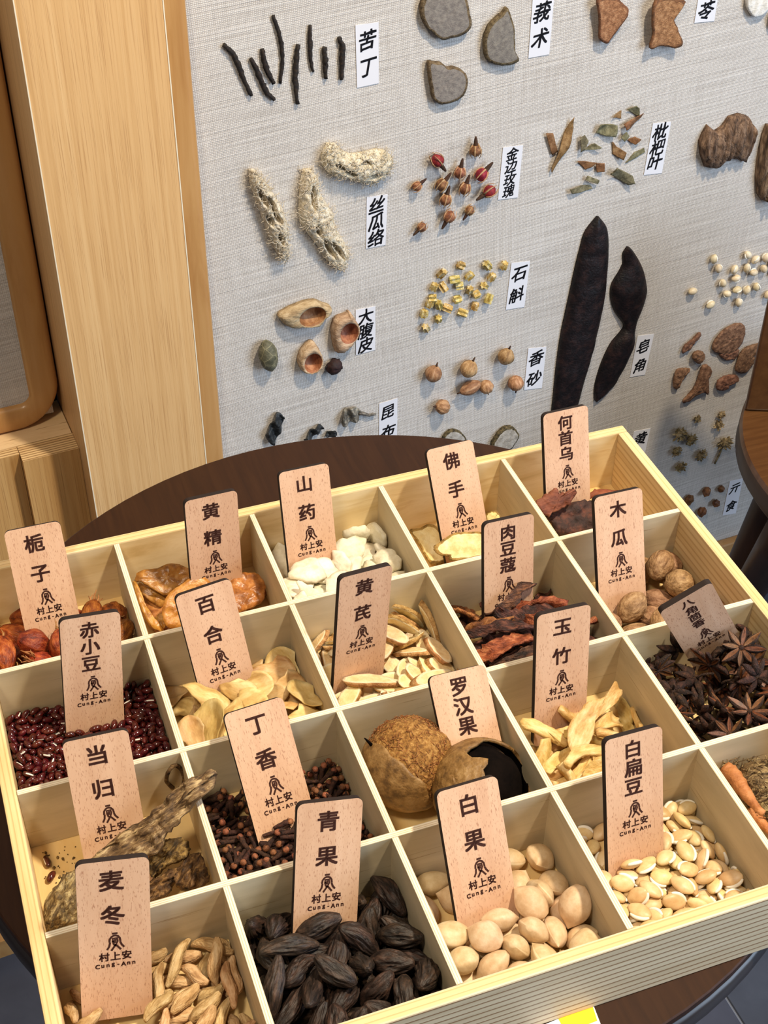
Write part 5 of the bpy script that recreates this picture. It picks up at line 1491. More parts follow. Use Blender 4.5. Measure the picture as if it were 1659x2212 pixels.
# resting places of the loose pieces, eight numbers each: shape, position in the compartment (0.1 mm), rotation (w x y z, hundredths)
SIM = {
    'gink': [
     0,177,240,73,1,-95,-31,-3, 2,382,-397,79,40,12,-5,91, 1,-101,-246,74,12,92,-36,5, 2,-390,-407,85,37,5,-34,86, 3,-184,-104,134,12,-9,12,98, 1,-307,410,80,4,8,94,-34,
     0,19,-412,82,1,-20,-89,41, 0,381,-29,73,50,-1,-1,-86, 3,28,338,75,73,23,-23,-60, 0,-399,235,82,29,63,-67,-27, 0,25,-113,80,92,33,6,-21, 1,207,411,81,33,93,3,-17,
     3,-52,-36,216,84,-53,9,0, 2,382,-229,88,48,-13,-41,-77, 2,-196,-137,278,2,-40,-91,-1, 1,-349,-235,73,4,5,13,99, 0,102,-261,81,5,-20,20,-96, 1,-206,-396,77,20,-19,-18,94,
     2,-386,-55,78,26,53,80,-8, 3,169,-6,78,78,14,38,47, 0,-205,259,91,26,-2,-53,80, 0,98,-162,215,82,-13,48,26, 3,-37,-222,207,15,82,27,-49, 0,-212,-290,198,30,5,86,-41,
     1,-348,-39,226,98,-18,8,-6, 3,239,-164,122,38,47,-74,-30, 0,-81,-400,216,62,-23,-24,-71, 1,223,-375,95,33,-71,-35,51, 0,150,6,238,47,13,-14,86, 1,329,-367,215,53,3,-10,-84,
     1,387,-96,210,36,-34,87,8, 0,85,-352,211,53,29,28,74, 2,-348,-208,221,90,-39,5,18, 0,390,361,86,36,-32,7,-87, 3,392,182,73,67,-8,22,70, 0,260,93,146,16,-61,-15,-76,],
    'nut': [
     2,121,54,96,75,53,-28,-29, 3,373,383,103,51,-79,24,-24, 0,145,389,99,35,89,16,23, 2,-132,-388,96,9,-98,17,0, 0,373,-47,97,35,-26,61,-66, 2,-386,-319,95,36,-65,-57,35,
     1,-6,-98,100,85,-27,11,-43, 2,346,-394,98,45,88,-6,-15, 2,-198,-197,94,19,97,-11,8, 0,196,-189,99,33,-45,-72,41, 1,360,172,100,2,14,68,72, 1,-376,-86,160,41,24,83,29,
     0,372,-230,207,50,77,-34,-24, 0,-156,-44,225,62,73,3,29, 3,268,46,245,96,-9,16,20, 1,105,-386,107,78,-43,-45,10, 0,242,278,233,7,-36,92,12, 2,-50,252,94,5,4,95,-32,
     3,-18,-268,222,7,70,-60,-37, 3,-280,-382,251,76,-46,40,-22,],
    'clove': [
     1,-413,-466,140,98,-16,4,9, 0,-224,-410,184,5,-8,80,-59, 2,129,-471,186,93,30,-11,16, 1,-281,-308,160,6,-8,-99,2, 2,-107,-470,31,5,-2,19,98, 0,-24,-356,179,78,53,-1,33,
     3,120,-478,64,82,-57,-5,0, 0,59,-428,185,13,8,31,94, 2,-192,-260,178,36,15,-24,89, 1,-77,-433,151,75,58,13,-29, 2,-299,-250,161,15,-23,-85,44, 1,-12,-116,220,54,84,-7,-7,
     3,170,-6,200,81,53,7,-25, 2,-43,-18,223,93,-35,-10,-5, 3,-207,-130,166,85,40,1,-33, 0,-59,-472,91,23,-22,-80,-51, 3,-10,-436,154,30,-34,-50,74, 2,-247,-445,109,33,-41,-81,27,
     0,-389,-331,162,2,63,56,55, 0,-357,62,100,11,4,-89,44, 3,-417,266,91,13,-14,33,93, 2,-292,-472,91,70,-13,-70,6, 0,435,-454,122,33,-28,-88,-21, 1,-440,-317,138,52,68,35,38,
     3,65,-337,194,23,60,-72,-25, 1,411,-321,155,70,48,-37,-37, 2,-114,-196,185,28,91,-9,28, 0,-104,306,20,5,-2,-83,-56, 2,312,-205,177,58,-80,-13,10, 1,-45,372,24,1,-8,37,-93,
     0,292,-419,150,76,-47,0,-45, 2,339,148,96,36,33,38,79, 0,150,-179,202,25,-7,-95,16, 1,109,352,23,28,95,-7,9, 2,183,428,44,2,96,27,11, 0,359,351,79,50,83,3,24,
     0,362,-343,148,12,-16,-40,-89, 1,-318,216,62,21,-1,34,-92, 2,39,262,17,80,20,5,56, 1,-5,-74,208,10,-10,-93,-33, 3,-176,-432,136,12,-59,-78,-16, 1,-274,304,83,59,-53,-53,32,
     3,299,-133,134,8,-12,2,99, 2,77,469,17,17,-4,-20,-96, 0,-406,-211,124,28,94,13,-16, 3,417,-472,94,15,27,-30,90, 0,-401,136,92,7,98,18,-9, 1,-328,-117,163,15,-35,81,-45,
     3,201,-474,59,39,75,-21,49, 3,256,377,54,17,1,19,97, 1,-441,427,69,71,47,-34,-40, 2,338,108,68,35,20,44,80, 1,117,-247,202,25,26,-70,62, 2,247,-89,167,61,-55,-35,45,
     0,-115,-80,178,11,32,-93,-12, 0,186,298,23,72,68,-16,-4, 3,-103,-36,194,100,-6,0,0, 0,133,-92,206,68,-7,2,73, 2,-406,-455,48,25,-9,17,95, 3,338,-400,138,86,-2,-6,-50,
     2,195,-149,193,21,50,20,82, 1,-5,263,16,38,65,52,41, 0,22,402,20,7,-12,-97,18, 3,111,252,16,32,-73,56,-24, 0,-383,-409,149,26,-34,18,-89, 0,-373,437,64,5,95,-21,23,
     1,231,-433,118,31,4,-76,-56, 1,-380,-87,107,19,60,47,62, 3,-467,-267,62,3,-73,-18,-66, 0,391,-371,114,98,18,8,-8, 2,427,120,94,37,-66,-51,41, 2,247,-323,146,78,-2,-27,-57,
     0,361,237,96,79,39,-1,47, 1,-193,125,77,95,-4,-12,29, 1,4,-219,156,53,71,-44,-14, 3,-355,-107,131,54,35,-14,-75, 1,153,-274,162,32,-86,3,-39, 1,-295,120,91,29,-2,-94,-17,
     3,-73,-264,173,47,-24,-16,84, 0,156,-218,184,85,-45,-9,-26, 3,-143,-271,146,42,-70,-57,12, 2,386,203,83,80,39,-38,24, 3,-275,213,37,21,8,77,-60, 1,-325,386,49,44,-7,-22,-87,
     1,411,-91,116,49,43,19,73, 1,-288,-123,174,31,-40,44,-74, 2,-197,40,111,40,-19,-57,69, 3,-380,392,35,89,38,5,27, 3,145,244,15,55,62,-43,-34, 0,-209,330,19,91,20,2,36,
     1,371,-233,115,10,70,-70,-1, 3,-178,263,13,6,3,10,99, 3,-368,-423,114,92,35,10,16, 0,-221,-30,127,24,-64,-73,-8, 2,-459,-62,74,70,24,3,67, 3,36,-473,29,0,9,6,-99,
     0,94,-335,161,32,-90,9,-28, 0,305,-446,114,80,-48,-4,36, 1,53,-361,158,35,-90,21,-13, 3,201,250,16,8,96,-27,2, 0,-16,-434,67,9,98,-16,2, 2,-217,401,51,30,92,15,20,
     3,-325,93,88,6,-6,-89,46, 1,273,35,111,68,47,38,42, 0,120,418,21,9,-91,-41,-5, 2,-113,-284,162,44,-66,-33,-52, 3,-107,-108,138,3,-16,42,89, 1,241,-238,172,79,33,-39,-32,
     1,-424,-168,156,59,18,-60,-51, 0,-266,-15,120,53,28,23,76, 0,219,196,22,77,-54,16,-30, 1,-272,303,40,16,-95,-21,-18, 2,-241,-198,140,14,67,57,46, 0,60,168,45,53,52,55,37,
     1,-82,-303,143,35,86,35,-6, 0,235,-380,110,2,-30,-16,-94, 0,-459,212,58,75,-2,-18,-64, 3,82,-200,188,73,-16,-17,65, 1,-93,216,22,75,-49,-26,34, 0,-18,167,20,14,-87,45,-13,
     1,-392,297,81,25,-2,59,77, 1,-183,179,57,19,-10,-57,-79, 3,-199,-281,144,29,-57,-41,65, 2,302,395,47,15,74,18,63, 1,391,95,72,19,54,80,17, 3,284,-104,139,13,2,64,76,
     1,337,387,62,46,-70,-46,-30, 1,314,-316,132,56,-64,-52,1, 0,-297,350,54,44,-31,26,-80, 0,226,139,58,20,77,-21,57, 0,-228,426,19,29,11,17,94, 3,-219,-422,93,59,-58,38,-42,
     3,-432,241,62,75,34,-42,-38, 0,-143,133,48,96,0,4,28, 1,429,-294,124,72,38,-6,58, 3,-275,-229,142,72,-63,8,-28, 2,416,-232,99,12,59,42,68, 0,-54,-214,159,58,-61,-9,-53,
     0,-457,-161,86,20,75,-61,-16, 0,-394,57,56,17,-7,-31,-93, 2,301,-72,122,45,87,-7,17, 1,-7,-106,139,56,80,-22,7, 2,-323,-372,129,28,-56,-26,-74, 3,144,169,16,4,-8,-82,57,
     2,25,-42,179,5,-94,-14,-30, 2,-414,-381,126,7,37,-75,55, 3,-4,-163,146,36,81,-46,8, 0,-460,62,19,74,10,-17,-65, 3,-67,-180,166,76,59,3,29, 3,410,205,60,58,50,28,58,
     1,-268,-352,99,52,73,-24,38, 0,144,-308,131,89,46,4,-3, 3,-397,-27,76,40,-38,-79,27, 2,439,-115,83,58,44,21,65, 1,-107,-414,77,36,7,-25,-90, 1,320,193,40,5,-23,-57,-78,
     3,-136,-75,150,19,-13,-95,-21, 1,254,398,18,77,11,-16,-61, 1,95,141,16,56,82,-13,0, 2,-89,-384,141,33,47,-35,74, 0,-37,-336,149,70,48,7,52, 3,-409,-451,89,34,-1,-68,-65,
     1,354,-408,16,30,33,-76,-47, 2,437,356,40,61,48,-63,-7, 3,188,75,70,91,41,0,9, 0,369,-122,129,24,93,-22,15, 0,278,-300,118,60,-48,-61,19, 0,59,-420,106,28,-1,-13,95,
     0,216,-433,24,48,-50,-60,40, 1,-210,-410,130,7,-58,60,-54, 1,-123,110,25,28,-16,28,-90, 1,113,-435,144,19,3,-19,-96, 0,312,233,71,15,30,-15,93, 3,-310,-11,104,17,-93,-21,24,
     3,275,-363,119,7,-33,-91,24, 2,-119,-352,132,8,-5,-88,-46, 0,-333,-401,69,23,-67,67,-22, 3,-415,-342,112,5,18,-63,-76, 0,-28,-98,184,4,23,-95,22, 1,371,-43,81,24,-47,-79,-32,
     1,370,419,51,88,3,-36,30, 1,-349,466,46,96,11,-26,-1, 1,-209,-442,62,73,-57,-33,19, 1,-285,-108,123,25,64,-69,-23, 0,457,404,23,63,-2,-18,75, 3,-67,-421,92,31,-84,-43,-10,
     1,-388,-304,106,15,-10,97,18, 2,459,71,64,63,-25,-51,-54, 3,177,406,13,95,17,2,27, 1,-303,-251,115,97,1,23,10, 3,65,-460,16,33,-93,13,-7, 3,-213,60,78,93,14,5,35,
     2,-176,-249,146,58,-27,-60,47, 1,-377,-430,21,19,-89,-42,5, 3,151,-185,155,9,26,66,70, 2,-418,-68,90,14,59,-46,65, 0,458,-250,90,14,-66,-72,13, 2,283,254,42,51,64,24,52,
     2,375,253,62,20,-60,-77,4, 0,-416,-173,107,43,-84,13,32, 3,415,339,17,68,-70,15,-17, 2,-359,261,72,51,-52,15,-67, 1,97,-262,158,33,-72,15,-59, 1,352,458,50,13,-7,86,-50,
     0,367,25,20,20,40,74,50, 2,260,-409,17,70,8,-19,-69, 0,104,-420,61,0,24,96,-17, 3,95,-185,150,17,-20,-94,-23, 2,-366,282,17,29,-2,-20,-93, 2,-416,185,19,3,-42,88,-21,
     0,18,-259,126,57,0,18,80, 3,457,-160,120,53,32,-78,-12, 1,-318,-134,103,65,2,-11,75, 3,-465,250,16,24,-68,-66,18, 3,119,-443,16,8,-12,-95,29, 3,417,-432,97,65,-73,6,21,
     2,412,404,38,85,37,-37,4, 1,-44,131,22,69,-48,28,-46, 2,429,-378,64,11,11,22,96, 0,-222,184,27,73,55,15,38, 2,-399,417,19,8,-7,-98,19, 3,-34,-52,168,15,32,-39,-85,
     2,399,-432,66,14,-31,55,-76, 0,-233,-431,22,1,4,-56,83, 3,-72,-122,133,23,92,-19,25, 1,436,41,50,70,-26,-22,-63, 3,-129,-328,55,69,-7,21,-69, 1,413,-408,21,5,-45,87,-19,
     3,133,-144,180,12,32,63,70, 0,-310,-327,45,93,-2,-35,13, 3,107,-223,150,13,-5,-66,-74, 2,34,-70,150,66,-73,-17,-8, 2,-35,-441,18,85,33,4,41, 0,400,309,20,9,-20,-96,18,
     1,384,116,20,99,10,-6,9, 2,-245,-146,97,52,-1,37,-77, 1,72,-348,118,17,98,-8,-2, 2,461,257,48,32,-58,8,-75, 1,223,2,112,79,33,49,15, 3,330,475,13,3,-2,-10,-99,
     0,-115,-379,94,59,-5,-62,-52, 1,247,-296,88,54,57,35,52, 0,306,-425,65,0,27,-89,37, 3,-323,76,63,2,-52,85,-11, 0,51,-232,120,44,49,57,50, 3,271,-245,64,31,7,58,-75,
     3,306,268,13,98,9,-1,19, 3,96,-323,99,77,63,9,-9, 0,323,-62,87,46,-27,-46,71, 0,355,-147,52,31,86,-38,14, 2,-434,-302,40,35,-75,-55,-15, 0,-400,-343,74,17,23,-42,-86,
     3,-363,-360,84,69,34,-48,41, 3,-383,159,16,80,-47,-20,31, 2,155,-72,132,79,53,3,-30, 2,-183,5,63,18,-18,-6,-97, 0,96,-401,101,77,-55,16,-27, 3,-263,193,16,5,92,40,6,
     1,-97,-326,95,2,13,-79,-59, 0,171,-227,60,35,-76,45,-30, 0,-193,-287,88,9,-28,-44,-85, 1,204,-54,132,74,56,36,-11, 0,-273,-85,90,26,-12,76,59, 3,-391,451,15,46,88,-10,-2,
     3,465,-12,17,43,-55,-56,45, 3,311,-299,102,52,-66,-54,6, 3,-64,-230,123,50,3,-53,-69, 3,139,-106,173,92,-32,-23,7, 2,390,58,49,54,-23,-9,-80, 1,93,-398,21,19,-98,10,-6,
     1,-64,-155,128,0,23,15,96, 0,320,-174,141,13,2,-38,-92, 1,-389,-400,96,21,-5,53,-82, 3,144,-282,16,68,74,-3,2, 3,-363,363,16,89,-44,-5,12, 2,167,-246,129,87,45,-17,-4,
     1,-365,-54,81,51,47,28,66, 1,305,-119,93,17,-78,58,-16, 0,421,14,27,40,-69,41,-44, 2,-179,-122,105,42,30,-28,81, 0,-424,-39,19,53,6,-21,-82, 3,91,-91,137,9,-11,59,79,
     0,-373,120,34,15,23,-92,29, 0,-312,-273,82,60,26,-56,-51, 0,-88,-437,43,19,8,82,53, 3,151,17,49,31,-80,46,-23, 1,130,-134,143,85,50,-6,17, 3,-255,-381,65,22,-17,-29,-92,
     2,-162,-19,28,48,84,-20,16, 2,319,-371,89,77,-38,-14,50, 1,244,-183,79,7,-28,-89,36, 2,-230,-410,59,12,22,-96,16, 2,112,87,18,12,-7,-67,-73, 3,-420,-21,48,97,-4,0,24,
     2,-357,-177,25,35,-77,43,-31, 2,-270,-127,47,67,72,-4,-19, 2,-41,-276,17,97,18,-10,-14, 3,316,227,20,8,-95,-30,-6, 2,91,-42,28,17,74,52,39, 3,-13,-328,110,10,21,-87,-44,
     1,385,-259,76,80,-35,28,-40, 0,-306,-183,43,43,26,49,71, 1,274,-148,48,45,-56,-49,50, 0,239,-143,21,45,46,-62,-45, 0,461,-402,27,37,55,-62,-42, 0,21,-129,100,81,58,5,6,
     0,278,-395,52,10,-95,-24,19, 0,-330,240,19,97,20,-4,12, 2,-138,-194,118,27,79,-51,-18, 2,211,-16,54,58,13,14,79, 2,-232,-84,21,34,-17,-53,76, 1,391,-179,23,81,-55,10,-20,
     1,-124,-286,96,26,-94,-9,21, 2,-267,-308,18,27,41,56,67, 3,-201,-228,63,26,69,61,29, 0,-400,-137,37,15,-35,88,-28, 2,304,131,22,33,-33,53,-71, 2,-215,-117,74,20,-59,-72,31,
     1,-121,-73,22,9,-3,-56,82, 1,99,-239,66,42,82,-37,8, 2,-378,41,19,19,-97,12,-9, 0,-302,23,66,74,55,29,25, 3,296,18,41,17,34,92,-10, 1,-334,333,16,13,7,-83,-55,
     2,-70,-176,34,62,-78,-2,-4, 3,-208,50,13,33,5,7,94, 2,401,165,19,21,-96,-20,-2, 1,-103,72,44,40,8,-83,-38, 2,171,62,26,91,-25,-17,29, 1,-288,-9,50,41,88,25,0,
     2,215,-319,43,40,34,-85,4, 0,259,-362,56,90,9,28,31, 0,-74,-365,35,36,-91,-11,-20, 1,-137,-164,59,70,-70,-13,-4, 3,-272,384,13,94,9,-6,-33, 3,56,-179,85,11,-98,-10,-9,
     3,92,-320,52,97,-6,-7,-24, 0,282,-280,63,32,-91,-26,-8, 2,-112,34,18,72,68,-16,2, 3,-331,135,47,4,86,48,-18, 3,310,-85,54,61,-31,32,-65, 3,-28,-105,107,2,-99,-9,-8,
     1,389,-294,16,53,82,12,17, 1,-164,-261,21,2,10,-98,19, 0,-92,-215,48,19,0,-96,20, 1,-365,-310,47,66,32,-14,67, 1,126,-376,64,6,-97,18,-17, 0,-177,-219,112,23,-48,-79,29,
     2,-403,-87,50,42,-45,-6,-78, 3,156,-252,16,4,-99,-8,-5, 3,-368,-89,16,88,-43,-9,20, 3,413,-355,30,56,70,41,19, 0,391,-97,19,98,19,-6,-1, 3,-23,-247,16,80,-59,2,-8,
     1,-71,-205,74,70,67,-3,-23, 3,351,-252,16,32,-27,53,-74, 1,139,-208,98,1,-100,0,-3, 3,-184,-361,52,59,73,14,-32, 0,395,-138,25,96,23,-15,-10, 0,-218,-385,19,2,6,19,98,
     3,-372,-259,37,86,20,11,-46, 1,-89,-327,41,34,-91,-19,-16, 0,108,-351,20,20,-96,-18,-1, 1,383,-216,50,11,25,96,7, 2,-399,-241,19,8,-7,-97,20, 3,-115,-250,57,19,6,-98,9,
     3,253,-232,15,50,78,29,22, 2,-409,-345,21,57,-43,36,-60, 3,-99,-22,15,44,83,-31,-13, 3,65,45,16,90,-44,0,3, 3,376,-260,28,30,-28,32,-85, 3,203,-144,29,45,-40,30,-74,
     0,75,-325,20,1,18,-96,20, 0,-179,163,20,3,-40,90,-19, 1,-340,98,21,19,-97,-15,-1, 2,156,-194,21,16,-16,54,-81, 3,95,-288,44,22,-2,53,82, 3,212,26,13,39,4,-16,-91,
     2,350,-82,48,71,-61,-1,-35, 2,372,229,19,21,-94,-25,-1, 3,108,-190,75,98,-13,-7,12, 2,215,-85,42,83,27,-48,-8, 2,266,-292,19,21,-88,-43,3, 3,299,-121,13,66,9,-14,-73,
     3,87,-251,30,53,80,-28,0, 0,31,-11,19,10,-4,-20,-97, 0,50,-326,77,7,-44,-89,13, 3,147,-127,67,70,-17,60,-35, 2,-124,-206,17,8,-6,-20,-98, 0,228,-34,22,83,-55,-7,3,
     1,152,-158,129,25,97,2,5, 0,-223,-334,47,57,78,27,0, 0,332,5,19,89,14,-13,-41, 0,26,-148,57,81,55,2,-21, 3,119,-140,54,2,-72,-45,-52, 0,-274,-168,22,83,-38,8,-41,
     3,170,27,16,19,-25,80,-51, 1,46,-241,50,57,65,-50,-3, 3,-118,-281,34,97,12,14,-17, 2,-314,-19,19,20,9,-76,-61,],
    'gard': [
     2,241,-285,97,35,-70,58,-24, 3,-214,-403,75,85,52,-9,0, 2,-300,-225,92,10,-19,0,-98, 2,384,214,93,45,67,-57,-15, 0,44,-298,116,46,-2,-82,-34, 0,-389,-399,184,70,-17,-66,-19,
     0,280,-16,90,99,-4,-9,-13, 0,-355,42,92,81,-14,-14,-55, 1,-144,-222,180,25,-36,-48,-76, 1,-288,226,81,23,-25,-81,48, 3,409,-350,78,46,-56,-54,42, 1,377,-144,237,32,27,-58,-70,
     1,346,-389,251,12,10,-98,9, 1,101,-119,106,16,-1,99,-4, 1,-408,-87,246,70,-9,-23,67, 1,-188,382,81,50,-83,17,-18, 2,-12,-169,286,41,-61,-66,17, 0,94,233,87,33,-22,42,-81,
     1,156,-211,265,71,40,16,55, 2,-198,-48,249,18,94,1,-30, 3,228,124,205,53,62,38,43,],
    'yam': [
     1,137,117,40,1,-99,-17,0, 0,-298,-134,50,98,3,4,18, 1,173,-158,34,38,3,1,92, 0,-304,-351,42,6,99,15,7, 5,201,399,40,8,-99,15,2, 3,58,-388,64,27,10,-21,-94,
     4,286,14,102,7,11,-12,98, 5,-41,-121,40,1,-50,-87,7, 3,303,-388,52,99,-7,5,11, 4,187,258,85,2,-99,0,10, 0,-173,-28,142,70,-68,16,-12, 0,36,-317,144,93,-12,-23,-27,
     4,309,-278,103,10,86,49,-4, 2,-144,-350,136,21,61,76,-13, 2,-53,390,38,0,-12,-99,9, 0,-414,175,102,32,-69,-55,36, 5,377,-398,197,38,3,-12,-92, 3,89,6,180,11,88,20,42,
     1,-343,-213,121,4,-98,-21,-1, 3,265,362,189,63,-19,43,62, 3,-303,377,78,67,22,23,-67, 5,224,-152,141,92,-27,-24,17, 4,-304,-274,176,1,41,91,5, 5,35,15,257,66,44,-19,-58,
     5,-192,207,36,95,-6,0,31, 1,-130,-25,258,73,-2,4,-69, 4,179,-153,198,7,-61,70,-37, 5,-54,-207,152,13,60,-77,17, 5,425,158,128,36,-47,-73,34, 1,-125,-223,229,98,-10,6,-14,
     1,-366,-137,275,35,-7,-4,-93, 3,388,-11,185,55,-23,-19,78, 1,-245,-36,330,3,95,-32,1, 1,-44,-252,296,84,0,2,-55, 0,350,-253,210,27,80,53,-3, 0,419,372,123,50,23,71,44,
     3,162,211,198,7,0,16,-98, 5,6,-102,164,62,52,-58,8, 2,-259,-331,290,4,-43,-87,-25, 0,-387,-421,258,54,45,27,-65,],
    'lily': [
     4,-220,-340,14,88,-11,-6,46, 3,-353,77,66,8,59,-80,7, 3,-346,-100,65,8,22,-97,3, 3,298,-207,65,2,-98,-17,-7, 1,134,247,55,1,-31,95,1, 3,-29,-382,60,1,97,23,-10,
     0,155,-217,110,25,-58,77,-6, 3,305,-69,13,97,-18,3,-19, 2,130,58,78,31,19,37,-86, 2,62,-286,100,33,-68,54,-37, 1,27,6,116,18,24,-22,93, 0,-90,-304,155,7,60,-79,-3,
     1,236,144,16,64,-7,2,-77, 2,287,-387,19,98,-3,10,16, 2,-65,-87,22,96,3,-15,-23, 4,399,364,51,77,32,-4,-55, 4,-250,31,160,21,12,27,-93, 0,-167,-51,61,96,-1,-7,28,
     3,-407,-303,88,8,51,85,10, 2,-338,-165,82,39,1,-12,91, 4,40,-356,211,4,-33,-94,-6, 2,42,72,243,59,-81,-4,2, 2,408,9,33,79,-10,-14,-59, 4,-314,232,87,11,78,-60,13,
     2,305,-284,75,91,22,15,30, 4,98,-171,149,84,-28,8,46, 4,304,308,69,20,-6,-15,97, 2,152,32,179,4,-1,39,-92, 3,350,85,69,1,0,-4,-100, 3,162,-350,196,35,17,-10,92,
     4,345,-292,185,19,-4,-97,-17, 2,53,-96,236,26,95,17,7, 3,-427,-468,126,35,-62,-31,-63, 0,-420,-249,141,57,27,10,77, 1,131,406,14,97,-6,-4,23, 3,-394,366,22,49,-9,-9,-86,
     0,-44,383,33,95,-11,-18,23, 4,362,-380,122,82,29,35,-36, 1,-270,-414,173,17,-2,-65,74, 0,-238,-108,165,53,11,-13,83, 2,214,-151,279,12,39,-86,30, 3,113,50,273,2,-13,-23,96,
     0,-204,20,350,18,-33,-92,-2, 1,355,-54,122,94,21,-17,-21, 4,8,-120,269,6,17,14,-97, 3,356,103,147,11,-18,4,-98, 3,354,-270,228,16,-15,-20,-96, 1,-227,-359,178,96,-26,0,7,
     1,-18,1,319,13,34,86,36, 0,-227,-173,274,43,35,-6,-83, 1,-370,-210,256,70,23,-3,-68, 1,116,258,79,99,4,-15,-2, 4,-8,-405,247,17,22,-23,-93, 4,-128,-214,319,3,-85,-48,-21,
     3,-132,-376,269,41,8,8,-90, 2,405,-94,220,81,-9,-5,-58,],
    'ast': [
     3,-225,-162,19,1,-99,-15,-1, 2,271,180,24,0,-4,-1,100, 4,-251,321,24,2,0,-1,100, 0,218,-161,28,85,4,3,52, 2,236,-314,66,16,-88,44,-2, 2,-406,-113,36,4,63,-77,-4,
     1,-269,172,17,98,-1,0,19, 0,136,86,40,14,-87,48,2, 1,150,-393,60,15,-94,-28,-15, 3,209,365,20,2,73,-68,2, 3,-300,-412,19,1,-98,18,-1, 4,-312,134,57,6,-1,2,-100,
     2,-234,-40,63,10,9,-99,-4, 4,328,397,48,5,97,-20,-9, 0,-92,416,17,2,-11,-99,-1, 4,138,-375,109,94,20,-3,-28, 3,342,295,65,12,-3,-39,91, 3,-35,210,19,1,-55,-84,0,
     3,-45,-189,19,1,-71,-70,0, 2,322,-376,111,90,5,35,27, 3,-163,-365,36,56,8,13,82, 1,13,-21,63,25,-95,-20,2, 0,-93,182,95,93,-32,0,-20, 0,64,-218,49,78,8,14,61,
     4,-414,320,74,69,-18,-3,70, 0,363,186,89,10,-73,-66,-15, 2,-220,-172,77,10,-98,-15,0, 4,35,-99,94,4,99,-8,-7, 2,-126,-398,84,18,18,-97,-6, 1,184,48,88,11,-91,-38,12,
     0,298,-60,61,5,87,-45,-20, 1,89,408,58,14,0,4,99, 3,-329,-301,46,13,-5,-16,-98, 0,-295,300,99,59,-16,8,-79, 2,421,-69,56,67,27,17,67, 0,223,180,107,41,-15,26,86,
     3,-372,119,131,10,-15,96,23, 4,-290,-108,126,8,90,42,1, 3,370,-205,91,97,19,-12,4, 2,179,258,97,92,-30,-16,-20, 3,-156,96,104,64,58,38,-32, 4,131,-276,146,55,78,-30,-1,
     4,409,62,173,12,-66,-72,19, 2,-224,-260,107,22,-97,0,6, 1,-160,223,109,88,-29,14,34, 1,110,-224,152,5,-21,-81,54, 1,112,394,92,96,-7,0,-26, 0,-68,-328,106,12,71,-67,-19,
     4,-19,-334,180,78,-27,20,-53, 3,-108,284,105,94,-34,4,-2, 3,134,-119,136,22,-20,6,-95, 2,111,269,157,7,84,53,-2, 1,210,-111,138,10,84,-50,-21, 2,-120,343,111,4,5,37,93,
     4,153,288,200,81,-10,-3,-58, 3,-24,-416,130,8,25,-1,96, 0,218,366,217,36,21,59,69, 3,-242,-310,135,34,8,29,-89, 3,388,-52,132,90,0,16,-40, 4,-160,236,183,23,-13,7,96,
     4,-151,398,147,12,9,-86,49, 3,272,414,143,84,-40,27,-27, 3,-433,-143,129,34,-57,63,-40, 1,304,-30,118,27,62,-71,-19, 3,-126,468,112,70,72,-2,3, 1,304,422,160,39,5,-88,28,
     0,457,-319,131,28,63,35,64, 2,-129,-49,173,11,99,-11,-7, 4,276,-180,172,99,15,8,1, 2,354,439,184,40,19,-82,36, 0,4,319,177,9,64,-66,-38, 1,-378,-400,92,31,32,18,-88,
     1,-360,412,150,28,90,17,28, 2,456,316,176,36,64,-32,-59,],
    'shred': [
     7,-60,-204,42,89,34,-23,17, 4,320,-126,48,45,6,-39,80, 1,-174,-291,3,3,-16,-61,-78, 0,95,-398,68,28,-22,19,-92, 2,-368,-256,81,64,32,35,61, 3,-389,78,33,22,-29,-76,53,
     2,-21,38,8,12,-9,-88,-45, 5,441,62,80,61,51,-24,-55, 1,-105,-92,99,59,64,-45,-21, 7,449,-292,121,53,38,-22,72, 1,137,-244,143,23,-17,37,-89, 3,-230,-373,103,19,-34,90,-21,
     1,-289,-95,153,73,55,-3,40, 3,-339,-290,169,86,-11,10,49, 0,174,53,169,19,-95,12,22, 0,-302,253,128,29,-52,-24,77, 7,186,-102,110,48,80,-33,-13, 3,348,-345,152,11,-44,-87,16,
     0,320,-326,314,23,48,82,-20, 4,-321,-251,226,4,-43,42,-80, 7,-163,-453,277,83,54,-14,-2, 5,98,-182,209,11,94,-32,0, 2,209,-20,198,16,94,-27,-9, 7,-87,-253,226,68,51,-8,53,
     2,-52,-278,261,54,37,-22,-73, 2,78,-266,231,33,54,-66,-42, 2,91,-403,285,6,-95,25,16, 6,78,-28,355,26,-8,80,54, 0,-231,-285,345,29,91,-27,-13, 2,-164,-434,396,4,17,98,9,
     2,-4,-290,312,25,91,-32,4, 3,-177,-200,441,38,6,29,88, 5,-265,-97,299,54,79,26,11, 7,-41,113,413,8,2,66,74, 7,-238,43,300,31,25,47,79, 4,-428,281,142,82,14,53,17,
     5,0,-65,451,89,-13,11,-42, 1,-341,290,165,58,46,63,24, 1,-271,-310,413,21,15,74,62, 1,253,-160,427,5,-6,44,-90, 0,76,336,58,22,12,1,97, 6,136,-292,401,75,51,-2,-42,
     2,-254,-177,443,5,28,95,13, 3,361,328,46,5,-79,-55,26, 4,-298,-63,382,18,-94,-18,-23, 7,-128,322,24,31,46,55,63,],
    'yuz': [
     0,39,59,25,92,-38,2,-8, 0,96,-218,50,5,20,-90,-38, 1,116,-336,55,22,-7,79,-57, 1,-101,-14,47,99,5,10,2, 1,-349,-23,118,81,23,-13,52, 0,-131,-467,108,3,-4,40,91,
     0,82,-128,103,23,-9,-41,88, 2,-236,-137,48,69,-72,7,-2, 2,74,-4,162,10,-94,32,4, 4,-155,-260,45,86,-44,-25,-1, 3,-19,152,99,100,-1,-2,-2, 0,-67,-317,120,3,-7,91,41,
